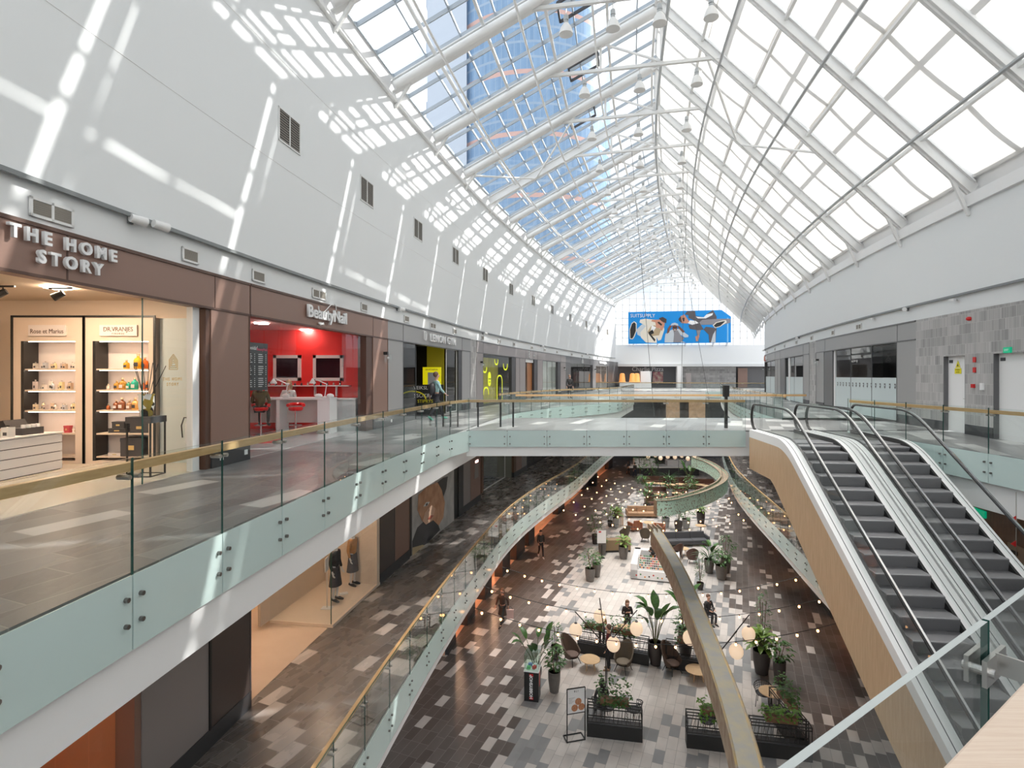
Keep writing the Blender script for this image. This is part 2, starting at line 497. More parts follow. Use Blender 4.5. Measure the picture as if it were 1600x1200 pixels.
# floors and decks
m = MB(); m.bx(-30, 60, -16, 100, Z0 - .3, Z0); struct(m.build('floor', M['floor0']))
eL2 = lambda s: -6.35 + .95 * ease(s, 23, 29) + 3.2 * ease(s, 28, 38) - 3.4 * ease(s, 47, 51)
eL1 = lambda s: -6.35 + 1.35 * ease(s, 22, 39)
eR1 = lambda s: 5.7 - .6 * ease(s, 25, 40)
eR2 = lambda s: 5.0
def deck(nm, s0, s1, d0, d1, z, th, fm, step=.8):
    m = MB(); m.fr(s0, s1, d0, d1, z - .04, z, 0, step); struct(m.build('floor_' + nm, fm))
    m = MB(); m.fr(s0, s1, d0, d1, z - th, z - .04, 0, step); struct(m.build('slab_' + nm, M['white2']))
deck('upper_gallery_left', S0, 66, -9.3, eL2, 0, 1.13, M['floor2'])
deck('middle_gallery_left', S0, 66, -14.5, eL1, Z1, 1.0, M['floor1'])
deck('middle_gallery_right', S0, 66, eR1, 14, Z1, 1.0, M['floor1'])
deck('upper_gallery_right', 23.2, 66, eR2, 9.0, 0, 1.2, M['floor2'])
# straight decks: bridge, right gallery beside the escalators, the deck under the camera
def poly(nm, pts, z, th, fm):
    m = MB(); m.prism(pts, .04, Matrix.Translation((0, 0, z - .04))); struct(m.build('floor_' + nm, fm))
    m = MB(); m.prism(pts, th - .04, Matrix.Translation((0, 0, z - th))); struct(m.build('slab_' + nm, M['white2']))
BY0, BY1 = 17.7, 22.9
def eX(s, d): return F(s, d).x
pr = [tuple(F(s, 8.95)[:2]) for s in (21.8, 23.6, 25.2)]
poly('bridge', [(-1.45, BY0), (7.35, BY0), (10.45, BY0)] + [(14.4, BY0 + .4)] + [(14.9, 20.6), (15.4, 22.9), (12.0, BY1), (-.1, BY1)], -.0, .82, M['floor2'])
rw = [tuple(F(s, 9.0)[:2]) for s in (19.2, 16, 12, 8, 4, 0, -4, -10)]
poly('upper_gallery_beside_escalator', [(10.75, -14), (10.75, BY0)] + rw, 0, 1.29, M['floor2'])
gu = Vector((.823, .568, 0)); gn = Vector((.568, -.823, 0))          # near balustrade: direction, towards the camera
gp = Vector((.52, 1.016, 0))
a = gp + gu * 14; b = gp - gu * 4.75
poly('viewing_deck', [tuple(a[:2]), tuple(b[:2]), (-3.6, -9), (10.7, -9), (10.75, a.y)], 0, .9, M['floor2'])
poly('escalator_landing', [(4.5, -9), (4.5, 6.6), (10, 6.6), (11, -9)], Z1 - .002, .9, M['floor1'])
# far decks in front of the back wall
poly('upper_gallery_back', [(9, 65), (38, 56.5), (38, 84), (9, 84)], -.001, .9, M['floor2'])
poly('middle_gallery_back', [(9, 70), (38, 62), (38, 84), (9, 84)], Z1 - .001, .9, M['floor1'])
# walls
def wall_fr(nm, s0, s1, d0, d1, z0, z1, mt, step=1.0):
    m = MB(); m.fr(s0, s1, d0, d1, z0, z1, 0, step); return struct(m.build(nm, mt))
wall_fr('wall_left', S0, S1, DL - .35, DL, LED, WT, M['white'])
wall_fr('wall_left_band', S0, S1, DL - .35, DL - .06, FAS, LED, M['white'])
wall_fr('wall_right', S0, 57.5, DR, DR + .35, LED, WR, M['white'])
wall_fr('wall_right_band', S0, 57.5, DR + .06, DR + .35, FAS, LED, M['white'])
wall_fr('trim_left', S0, S1, DL, DL + .05, LED - .06, LED, M['ledge'])
wall_fr('trim_right', S0, 57.5, DR - .05, DR, LED - .06, LED, M['ledge'])
wall_fr('trim_left_top', S0, S1, DL - .35, DL + .12, WT, WT + .12, M['whitem'])
wall_fr('trim_right_top', S0, 57.5, DR - .1, DR + .35, WR, WR + .35, M['white2'])
# thin panel seams on the upper left wall
for i, z in enumerate((6.6, 9.05)):
    wall_fr('trim_seam', S0, S1, DL, DL + .006, z, z + .012, M['whitem'])
m = MB()
m.bx(9, 45, 80, 80.3, 3.1, 6.2); m.bx(9, 45, 79.85, 80.0, 3.35, 3.5)
struct(m.build('wall_back', M['white']))
m = MB(); m.bx(-30, 60, -16.2, -16, Z0, 18); struct(m.build('wall_front', M['white']))
# unseen far wall added to keep the sun out, and the corner return
m = MB(); m.fr(57.4, 79, 12.2, 12.5, Z0, 16, 0, 2); struct(m.build('wall_right_far_added', M['white']))
m = MB(); m.quad(F(57.45, DR + .3, Z0), F(57.45, 12.3, Z0), F(57.45, 12.3, 8), F(57.45, DR + .3, 8)); struct(m.build('wall_right_return', M['white']))
# roof lines
ZE, ZA, ZR = 12.05, 16.5, 7.25       # rafter axis: left eave, apex, right eave
def roofL(s, t, up=0): # t 0 at the wall, 1 at the ridge
    return F(s, lerp(DL - .05, DC, t), lerp(ZE, ZA, t) + up)
def roofR(s, t, up=0): # t 0 at the ridge, 1 at the right wall
    return F(s, lerp(DC, DR + .1, t), lerp(ZA, ZR, t) + up)
SK = [22.4 + 4.2 * (k - 2) for k in range(-5, 16)]
# roof glazing
GZ = .42
for side, fn in (('left', roofL), ('right', roofR)):
    m = MB(); n = 60
    for i in range(n):
        a = S0 + (S1 + 3 - S0) * i / n; b = S0 + (S1 + 3 - S0) * (i + 1) / n
        m.quad(fn(a, 0, GZ), fn(b, 0, GZ), fn(b, 1, GZ), fn(a, 1, GZ))
    struct(m.build('window_roof_' + side, M['roofglass']))
    m = MB(); s = S0
    rows = (0, .13, .26, .39, .52, .65, .78, .9, 1) if side == 'left' else (0, .29, .51, .73, 1)
    sl = []
    for k in range(len(SK) - 1):
        for q in ((.0, .333, .667) if side == 'left' else (0, .5)): sl.append(SK[k] + 4.2 * q)
    for s in sl:
        m.bar(fn(s, 0, GZ - .05), fn(s, 1, GZ - .05), .05 if side == 'left' else .13, .14 if side == 'left' else .1)
    for t in rows:
        for k in range(len(SK) - 1):
            m.bar(fn(SK[k], t, GZ - .03), fn(SK[k + 1], t, GZ - .03), .05 if side == 'left' else .13, .11)
    struct(m.build('trim_roof_mullions_' + side, M['mull'] if side == 'left' else M['whitem']))
# eave strip closing the gap between wall tops and glass
m = MB(); n = 60
for i in range(n):
    a = S0 + (S1 - S0) * i / n; b = S0 + (S1 - S0) * (i + 1) / n
    m.quad(F(a, DL - .3, WT + .1), F(b, DL - .3, WT + .1), roofL(b, 0, GZ + .02), roofL(a, 0, GZ + .02))
    if b < 60: m.quad(F(a, DR + .3, WR + .3), F(b, DR + .3, WR + .3), roofR(b, 1, GZ + .02), roofR(a, 1, GZ + .02))
struct(m.build('trim_eaves', M['white2']))
# gable over the back wall
m = MB(); g0 = roofL(77.6, 0); g1 = roofL(77.6, 1); g2 = roofR(74.5, 1)
YB = 80.1
m.prism([(11, 6.2), (38, 6.2), (38, 7.0), (24.3, 17.1), (11, 11.9)], .03, axes((0, YB, 0), (1, 0, 0), (0, 0, 1)))
struct(m.build('window_gable', M['roofglass']))
m = MB()
for x in range(12, 38):
    zt = 11.9 + (x - 11) * .39 if x < 24.3 else 17.1 - (x - 24.3) * .74
    m.bar((x, YB, 6.2), (x, YB, zt), .08, .1, up=(0, 1, 0))
z = 7.2
while z < 17:
    x0 = 11 if z < 11.9 else 11 + (z - 11.9) / .39; x1 = 24.3 + (17.1 - z) / .74
    m.bar((x0, YB, z), (min(38, x1), YB, z), .1, .07); z += .95
struct(m.build('trim_gable_mullions', M['white2']))
# roof trusses: every frame is a thing
def truss(k, s):
    i = k - 5
    lab = 'white steel roof frame spanning the atrium, %s seen from the camera' % ORD[max(0, i)] if i >= 0 else 'white steel roof frame over the viewing deck'
    t = thing('roof_frame', lab, 'roof frame', F(s, DC, ZA), group='steel roof frames' if i < 0 else None)
    if i < 0: t['label'] = 'white steel roof frame overhead behind the viewing deck'
    for side, fn, nm in (('L', roofL, 'left_rafter'), ('R', roofR, 'right_rafter')):
        m = MB(); a, b = fn(s, 0), fn(s, 1); up = Vector((0, 0, 1))
        m.bar(a, b, .07, .44); 
        d = Vector((0, 0, .22)); m.bar(a - d, b - d, .24, .04); m.bar(a + d, b + d, .24, .04)
        m.build('rafter', M['whitem'], t, world=True)
        # foot bracket
        m = MB(); e = fn(s, 0 if side == 'L' else 1); c = fn(s, .07 if side == 'L' else .93)
        w = F(s, DL + .02 if side == 'L' else DR - .02, e.z - .75)
        m.bar(w, c - Vector((0, 0, .2)), .09, .09); m.bar(w, e - Vector((0, 0, .2)), .16, .05, up=(0, 1, 0))
        m.build('foot_bracket', M['whitem'], t, world=True)
    if k not in (9, 13, 14):
        m = MB(); m.tube([F(s - .2, lerp(DL, DC, q), lerp(ZE, ZA, q) - .12) for q in (0.01, .97)], .15, 10)
        m.build('roller_tube', M['whitem'], t, smooth=True, world=True)
    zc = 14.2
    m = MB(); m.bar(F(s, -4.6, zc), F(s, 2.6, zc), .12, .12); m.build('collar_beam', M['whitem'], t, world=True)
    m = MB(); m.bar(F(s, DC, zc), F(s, DC, ZA - .2), .1, .1, up=(0, 1, 0)); m.bar(F(s, -2.1, zc), F(s, -2.1, zc + 1.1), .09, .09, up=(0, 1, 0))
    m.bar(F(s, DC, zc + .1), F(s, -2.1, zc + 1.1), .07, .07); m.build('king_post', M['whitem'], t, world=True)
for k, s in enumerate(SK): truss(k, s)
# purlins and long rods
def run(fn, t, up, r, nm, lab, cat, mt, n=6):
    m = MB(); pts = [fn(s, t, up) for s in [S0 + 1.5 * i for i in range(61) if S0 + 1.5 * i < S1 + 1]]
    m.tube(pts, r, n); o = m.build(nm, mt, smooth=True); tag(o, lab, cat); return o
for i, (t, w) in enumerate(((.21, 'lowest'), (.48, 'middle'), (.73, 'highest'))):
    run(roofL, t, -.36, .045, 'sprinkler_pipe', 'thin white pipe running along the glazed left roof slope, %s of its three' % w, 'pipe', M['whitem'])
for i, (t, w) in enumerate(((.25, 'highest'), (.52, 'middle'), (.8, 'lowest'))):
    run(roofR, t, -.36, .055, 'sprinkler_pipe', 'grey pipe running along the blind covered right roof slope, %s of its three' % w, 'pipe', M['grey_rail'])
o = run(roofL, 1, -2.15, .06, 'ridge_pipe', 'long grey tube under the collar beams along the roof ridge', 'pipe', M['grey_rail'])
m = MB()
for t in (.0,):
    for k in range(len(SK) - 1):
        for dd in (-.22, .22): m.bar(F(SK[k], DC + dd, ZA + .05), F(SK[k + 1], DC + dd, ZA + .05), .1, .14)
struct(m.build('trim_ridge_beam', M['whitem']))
m = MB()
for t in (.17, .35, .56, .78):
    for k in range(len(SK) - 1): m.bar(roofL(SK[k], t, .12), roofL(SK[k + 1], t, .12), .1, .1)
struct(m.build('trim_purlins_left', M['whitem']))
m = MB()
for t in (.18, .40, .62, .84):
    for k in range(len(SK) - 1): m.bar(roofR(SK[k], t, .1), roofR(SK[k + 1], t, .1), .1, .1)
struct(m.build('trim_purlins_right', M['whitem']))
# wind braces near the fourth frame
def brace(a, b, lab):
    m = MB(); m.tube([a, b], .05, 8); tag(m.build('wind_brace', M['whitem'], smooth=True), lab, 'brace')
kb = 9
brace(roofL(SK[kb], .29, -.2), roofL(SK[kb - 1], .03, -.2), 'white diagonal brace low on the glazed left roof slope')
brace(roofL(SK[kb], .30, -.2), roofL(SK[kb - 1], .60, -.2), 'white diagonal brace high on the glazed left roof slope')
brace(roofR(SK[8], .41, -.2), roofR(SK[7], .19, -.2), 'white diagonal brace high on the blind covered right roof slope')
brace(roofR(SK[8], .43, -.2), roofR(SK[7], .66, -.2), 'white diagonal brace low on the blind covered right roof slope')
# open roof hatches with dark frames
for i, (k, t, nm) in enumerate(((5, .62, 'nearest'), (6, .6, 'second nearest'), (7, .6, 'third'), (8, .55, 'farthest'))):
    a = SK[k] + 1.1; m = MB()
    p = [roofL(a, t, .34), roofL(a + 1.05, t, .34), roofL(a + 1.05, t + .13, .34), roofL(a, t + .13, .34)]
    for q in range(4): m.bar(p[q], p[(q + 1) % 4], .07, .1)
    tag(m.build('roof_hatch', M['charcoal']), 'dark framed opening hatch in the glazed left roof slope, %s of four' % nm, 'hatch')
# fabric blinds under the right slope: a sheet per field
def blind(k, r, t0, t1):
    m = MB(); a, b = SK[k] + .3, SK[k + 1] - .26; nu, nv = 8, 6; vs = []; fs = []
    for i in range(nu + 1):
        for j in range(nv + 1):
            u = i / nu; v = j / nv
            sag = .16 * math.sin(PI * v) * (.6 + .4 * math.sin(PI * u)) + .015 * math.sin(u * 9 + k * 2 + r)
            vs.append(roofR(lerp(a, b, u), lerp(t0, t1, v), .24 - sag))
    for i in range(nu):
        for j in range(nv):
            q = i * (nv + 1) + j; fs.append((q, q + nv + 1, q + nv + 2, q + 1))
    m.add(vs, fs); o = m.build('roof_blind', M['fabric'], smooth=2)
    q = max(0, k - 3)
    tag(o, 'white fabric roof blind, %s bay from the camera, %s row from the ridge' % (ORD[q], ORD[r]), 'blind')
    if k < 3: o['label'] = 'white fabric roof blind overhead, bay %s behind the camera, %s row' % (ORD[k], ORD[r])
TB = [-.01, .205, .40, .62, .84, .99]
for k in range(len(SK) - 1):
    for r in range(5): blind(k, r, TB[r] + (.0025 if r == 1 and k % 3 else -.003), TB[r + 1] - (0 if r == 0 else -.003))
# high-bay lamps
def lamp_proto():
    t = thing('high_bay_lamp', '', 'lamp', (0, 0, 0))
    m = MB(); m.tube([(0, 0, 0), (0, 0, -.28)], .012, 6); m.build('hanger', M['steel'], t)
    m = MB(); m.lathe((0, 0, -.56), [(.05, .3), (.08, .27), (.09, .12), (.06, .1), (.085, .04), (.07, 0)][::-1], 14); m.build('ballast_housing', M['grey_rail'], t, smooth=True)
    m = MB(); m.lathe((0, 0, -.92), [(.235, 0), (.225, .08), (.17, .24), (.09, .36), (.08, .35), (.16, .23), (.215, .08), (.22, .01)], 20); m.build('reflector', M['whitem'], t, smooth=True)
    m = MB(); m.ball((0, 0, -.74), .07, 10); m.build('bulb', emis('high_bay_bulb', (1, .95, .88), 4), t, smooth=True)
    ld = bpy.data.lights.new('high_bay_light', 'SPOT'); ld.energy = 1050; ld.spot_size = R(78); ld.spot_blend = .6; ld.shadow_soft_size = .1; ld.color = (1, .96, .91)
    lo = bpy.data.objects.new('high_bay_light', ld); COL.objects.link(lo); lo.parent = t; lo.location = (0, 0, -.96)
    return t
lp = lamp_proto(); first = True
for k in range(6, len(SK)):
    i = k - 5; dd = (-3.1, -1.55, -.05, 1.55) if k == 6 else (-2.75, -.55, 1.65)
    for j, d in enumerate(dd):
        lab = 'white bell lamp, %s from the left under the %s roof frame' % (ORD[j], ORD[i])
        if first: lp.location = F(SK[k], d, 14.14); lp['label'] = lab; first = False
        else: dup(lp, F(SK[k], d, 14.14), None, lab)
# ================================================================ BALUSTRADES
def balustrade(pts, z, lab, bolts='each', side=1, frost=.66, rail=True, top=1.03, wood=None, clamp=True, nm='glass_balustrade', gap=.008):
    """pts: panel joints along the slab edge; side=+1 when the void lies to the right of travel"""
    pts = [Vector((p[0], p[1], 0)) for p in pts]
    t0 = thing(nm, lab, 'railing', (pts[0].x, pts[0].y, z))
    L = len(pts); nrm = []
    for i in range(L):
        t = (pts[min(i + 1, L - 1)] - pts[max(i - 1, 0)]).normalized(); nrm.append(Vector((t.y, -t.x, 0)) * side)
    for i in range(L - 1):
        a, b = pts[i], pts[i + 1]; t = (b - a).normalized(); n = Vector((t.y, -t.x, 0)) * side
        a2 = a + t * gap + n * .05; b2 = b - t * gap + n * .05
        for (z0, z1, mm, nm2) in ((z + .0, z + top, M['glass'], 'glass_panel'), (z - frost, z - .0, M['frost'], 'frosted_panel')):
            m = MB(); e = n * .014
            p = [a2, b2, b2 + e, a2 + e]
            if side < 0: p = [a2 + e, b2 + e, b2, a2]
            p = [v + Vector((0, 0, z0)) for v in p] + [v + Vector((0, 0, z1)) for v in p]
            vs = p
            m.add(vs, [(0, 1, 5, 4), (2, 3, 7, 6)], 0); m.add(vs, [(4, 5, 6, 7), (1, 2, 6, 5), (3, 0, 4, 7)], 1)
            m.build(nm2, [mm, M['edge'] if nm2 == 'glass_panel' else M['frost']], t0, world=True)
    if rail:
        m = MB(); w, h = .033, .04
        rp = [pts[i] - nrm[i] * .03 + Vector((0, 0, z + .94)) for i in range(L)]
        m.sweep(rp, [(-w, -h), (w, -h), (w, h), (-w, h)]); m.build('handrail', wood or M['handrail'], t0, world=True)
    if clamp:
        for i in range(1, L - 1):
            m = MB(); c = pts[i] + Vector((0, 0, z + .865)); t = (pts[i + 1] - pts[i]).normalized(); n = nrm[i]
            m.bar(c - t * .06 - n * .03, c + t * .06 - n * .03, .035, .02)
            for q in (-.055, .055): m.tube([c + t * q - n * .03, c + t * q + n * .085], .022, 10)
            m.build('clamp', M['steel'], t0, world=True)
    if bolts:
        for i in range(0 if bolts == 'each' else 1, L - 1):
            t = (pts[i + 1] - pts[i]).normalized(); n = nrm[i]; mm = MB()
            for q in (-.085, .085):
                if i == 0 and q < 0: continue
                for zz in (-.19, -.42):
                    m = MB() if bolts == 'each' else mm
                    c = pts[i] + t * q + Vector((0, 0, z + zz)); m.tube([c + n * .03, c + n * .10], .022, 8)
                    if bolts == 'each': m.build('standoff_bolt', M['bolt'], t0, smooth=True, world=True)
            if bolts != 'each': mm.build('standoff_bolts', M['bolt'], t0, world=True)
    return t0
def along(d, s0, s1, st):
    n = max(1, int(round((s1 - s0) / st))); out = []
    for i in range(n + 1):
        s = lerp(s0, s1, i / n); out.append(F(s, d(s) if callable(d) else d))
    return out
# upper left gallery up to the bridge (joints every 1.25 m)
js = []; s = -6.2
base = sx(197, -6.35)
ss = [base + 1.235 * i for i in range(-9, 12)]
lp_ = [F(q, eL2(q)) for q in ss if F(q, eL2(q)).y < BY0 - .5] + [Vector((-1.42, BY0 - .02, 0))]
balustrade(lp_, 0, 'long oak-topped glass railing along the upper left gallery, nearest to the camera')
# bridge front
balustrade([Vector((-1.42 + (7.45 + 1.42) * i / 7, BY0, 0)) for i in range(8)], 0, 'straight glass railing along the near edge of the white bridge', frost=.52, side=1)
balustrade([Vector((x, BY1, 0)) for x in [.15 + 12.0 * i / 9 for i in range(10)]], 0, 'straight glass railing along the far edge of the white bridge', side=-1, bolts=None)
# upper left beyond the bridge, curling round the void
q = along(eL2, 22.6, 47, 1.3)
e = [F(47.8, -3.0), F(48.6, -4.2)] 
balustrade(q, 0, 'curved glass railing of the upper left gallery beyond the bridge', bolts='set')
balustrade(along(eR2, 23.0, 60, 1.35), 0, 'curved glass railing of the upper right gallery beyond the bridge', side=-1, bolts='set')
balustrade([Vector((10.73, y, 0)) for y in [BY0 - .1 - 1.3 * i for i in range(9)]], 0, 'oak-topped glass railing on the upper right gallery beside the escalators', side=1, bolts='each')
# far railing before the back wall
balustrade([Vector((lerp(10, 30, i / 12), lerp(66, 58, i / 12) , 0)) for i in range(13)], 0, 'distant glass railing before the grey shops at the back', bolts=None)
# middle level
balustrade(along(eL1, 2.0, 60, 1.25), Z1, 'long curving oak-topped glass railing of the left gallery one floor down', bolts='set', frost=.72)
balustrade(along(eR1, 9.5, 60, 1.3), Z1, 'curving oak-topped glass railing of the right gallery one floor down', side=-1, bolts='set', frost=.72)
# the railing right in front of the camera
cam_pts = [gp + gu * q for q in (-2.6, -1.15, 1.0, 2.6, 4.2, 5.8)]
g1 = gp + gu * 0
t0 = thing('glass_balustrade', 'nearest glass railing with broad pale wood rail at the lower right', 'railing', (gp.x, gp.y, 0))
joint = 1.066
for a_, b_ in ((-2.6, -.45), (-.44, joint - .012), (joint + .004, 2.55), (2.565, 4.6)):
    m = MB(); a = gp + gu * a_ + Vector((0, 0, -.6)); b = gp + gu * b_ + Vector((0, 0, -.6)); e = -gn * .017
    H = Vector((0, 0, 1.632)); vs = [a, b, b + e, a + e, a + H, b + H, b + e + H, a + e + H]
    m.add(vs, [(0, 1, 5, 4), (2, 3, 7, 6)], 0); m.add(vs, [(3, 2, 1, 0), (1, 2, 6, 5), (3, 0, 4, 7)], 1); m.add(vs, [(4, 5, 6, 7)], 2)
    m.build('glass_panel', [M['glass'], M['edge'], mat('polished_edge', (.50, .54, .53), .25)], t0, world=True)
m = MB(); a = gp + gn * .125 + Vector((0, 0, .98)); 
c0 = a - gu * 2.6; c1 = a + gu * 4.6; e = gn * .17; h = Vector((0, 0, .05))
m.hexa([c0 - h, c0 + e - h, c1 + e - h, c1 - h, c0, c0 + e, c1 + e, c1][:4] + [c0, c0 + e, c1 + e, c1]); 
M['palerail'] = wood_mat('pale_rail_wood', (.70, .52, .40), (.82, .67, .54), (0, 0, 0), 1)
tn = M['palerail'].node_tree; mpn = [n for n in tn.nodes if n.type == 'MAPPING'][0]
mpn.inputs['Rotation'].default_value = (0, 0, -math.atan2(gu.y, gu.x)); mpn.inputs['Scale'].default_value = (6, 150, 20)
m.build('handrail', M['palerail'], t0, world=True, bevel=.006)
# clamp with two bolts and an angled arm
cl = gp + gu * joint
def cpt(u, n, z): return cl + gu * u + gn * n + Vector((0, 0, z))
m = MB(); m.bar(cpt(-.085, .012, .905), cpt(.085, .012, .905), .012, .075); m.bar(cpt(-.085, -.03, .905), cpt(.085, -.03, .905), .012, .075)
m.bar(cpt(0, .015, .915), cpt(.0, .135, .915), .008, .06)
for u in (-.06, .06): m.tube([cpt(u, -.045, .905), cpt(u, .03, .905)], .013, 12)
m.build('clamp', M['steel'], t0, world=True)

# ================================================================ ESCALATORS
ESU = Vector((-.11, -1, 0)).normalized(); ESW = Vector((1, -.11, 0)).normalized()
SL = .606
def esc(org, lab, left_panel, right_deck):
    t = thing('escalator', lab, 'escalator', org)
    def E(u, w, z): return ESU * u + ESW * w + Vector((0, 0, z))
    U0, UB, UE = 0.0, 3.05, 11.7
    def zs(u):                       # comb line height
        if u < UB - .6: return 0.0
        if u < UB + .6: q = u - UB + .6; return -SL * q * q / 2.4
        if u < UE - .6: return -SL * (u - UB)
        zb = -SL * (UE - UB)
        if u < UE + .6: q = UE + .6 - u; return zb + SL * q * q / 2.4
        return zb
    us = [.15, 1, 2, 2.3] + [UB - .6 + .15 * i for i in range(1, 9)] + [4.5, 6, 7.5, 9, 10.5] + [UE - .6 + .15 * i for i in range(9)] + [UE + 1.5, UE + 2.2]
    W = 1.3
    # truss body and cladding
    def strip(nm, w0, w1, lo, hi, mt, us2=us):
        m = MB(); n = len(us2); vs = []
        for u in us2:
            for w, z in ((w0, lo(u)), (w1, lo(u)), (w1, hi(u)), (w0, hi(u))): vs.append(E(u, w, z))
        fs = []
        for i in range(n - 1):
            a = i * 4; b = a + 4
            fs += [(a, a + 1, b + 1, b), (a + 1, a + 2, b + 2, b + 1), (a + 2, a + 3, b + 3, b + 2), (a + 3, a, b, b + 3)]
        fs += [(3, 2, 1, 0), ((n - 1) * 4, (n - 1) * 4 + 1, (n - 1) * 4 + 2, (n - 1) * 4 + 3)]
        m.add(vs, fs); return m.build(nm, mt, t)
    def zlow(u): return -1.15 if u < 2.1 else max(-1.15 - SL * (u - 2.1), -SL * (UE - UB) - .02)
    if left_panel: strip('oak_side_panel', -.16, -.12, zlow, lambda u: zs(u) - .17, M['oakpanel'])
    strip('truss_casing', -.12, W + .12, zlow, lambda u: zs(u) - .40, M['whitem'])
    strip('left_deck', -.16 if left_panel else -.12, .09, lambda u: zs(u) - .17, lambda u: zs(u) + .07, M['white2'])
    strip('right_deck', W - .09, W + right_deck, lambda u: zs(u) - .17, lambda u: zs(u) + .07, M['white2'])
    for w in (-.06, W + .05):
        strip('deck_seam', w, w + .014, lambda u: zs(u) + .068, lambda u: zs(u) + .074, M['charcoal'])
    for w0, w1 in ((.09, .14), (W - .14, W - .09)):
        strip('skirt', w0, w1, lambda u: zs(u) - .40, lambda u: zs(u) + .09, M['black'])
    # balustrades
    for w, nm in ((0, 'left'), (W, 'right')):
        ug = [-.0, .1] + us; HR = .86
        def top(u): return zs(u) + HR
        # glass panes split at joints
        cuts = [.1, 2.0, 3.9, 5.8, 7.7, 9.6, 11.3, 13.0]
        for c0_, c1_ in zip(cuts, cuts[1:]):
            m = MB(); n = 7; lo = []; hi = []
            for i in range(n):
                u = lerp(c0_ + .008, c1_ - .008, i / (n - 1)); sh = .0
                lo.append(E(u + (.42 * 0), w, zs(u) + .07)); 
                uu = u - (.40 if 2.6 < u < 11 else 0) * 0
                hi.append(E(u, w, top(u)))
            vs = lo + hi; k = n
            m.add(vs, [(i, i + 1, k + i + 1, k + i) for i in range(n - 1)])
            m.build('glass_pane', M['glass'], t)
        # handrail loop
        path = []
        zt = HR
        for i in range(9):
            a = PI * (1.5 - i / 8) ; path.append(E(.2 + .34 * math.cos(a), w, .07 + (HR - .07) / 2 + (HR - .07) / 2 * math.sin(a) ))
        path = path + [E(u, w, top(u)) for u in us[1:]]
        m = MB(); m.sweep(path, [(-.035, -.012), (.035, -.012), (.04, .01), (.025, .028), (-.025, .028), (-.04, .01)], side=ESW)
        m.build('handrail', M['black'] , t, smooth=True)
        m = MB(); m.sweep([p - Vector((0, 0, 0)) for p in path[2:]], [(-.018, -.04), (.018, -.04), (.018, -.012), (-.018, -.012)], side=ESW)
        m.build('handrail_guide', M['chrome'], t)
    # steps
    pitch = .40; u = 2.0; i = 0
    m = MB(); vs = [E(-.3, .14, -.012), E(2.0, .14, -.012), E(2.0, W - .14, -.012), E(-.3, W - .14, -.012)]
    m.quad(*vs); m.build('landing_plate', M['steel'], t)
    while u < UE + 1:
        z = zs(u + .02); zn = zs(u + pitch)
        z = z if u > 2.5 else z
        m = MB(); w0, w1 = .145, W - .145
        # tread with rounded nose and ribbed riser
        prof = [(u - .03, z - .02), (u + pitch - .03, z - .02), (u + pitch - .004, z - .03), (u + pitch, z - .05), (u + pitch - .03, zn - .03), (u, zn - .12)]
        a = [E(p, w0, q) for p, q in prof]; b = [E(p, w1, q) for p, q in prof]; n = len(prof)
        m.add(a + b, [(j, (j + 1) % n, n + (j + 1) % n, n + j) for j in range(n)] + [tuple(range(n - 1, -1, -1)), tuple(range(n, 2 * n))])
        m.build('step', M['step'], t); u += pitch
    return t
M['step'] = mat('step_metal', (.26, .26, .27), .45, .6)
N = NT(M['step']); g_ = N.node('ShaderNodeTexCoord'); sp_ = N.node('ShaderNodeSeparateXYZ'); N.link(g_.outputs['Object'], sp_.inputs[0])
wv = N.m('SINE', N.m('MULTIPLY', sp_.outputs[0], 500)); bmp = N.node('ShaderNodeBump'); bmp.inputs['Strength'].default_value = .35; bmp.inputs['Distance'].default_value = .004
N.link(wv, bmp.inputs['Height']); N.link(bmp.outputs[0], M['step'].node_tree.nodes['Principled BSDF'].inputs['Normal'])
esc(Vector((7.60, 17.45, 0)), 'escalator with an oak clad side going down beside the void, left of the pair', True, .18)
esc(Vector((9.24, 17.27, 0)), 'escalator without oak cladding, right of the pair beside the right gallery', False, .12)
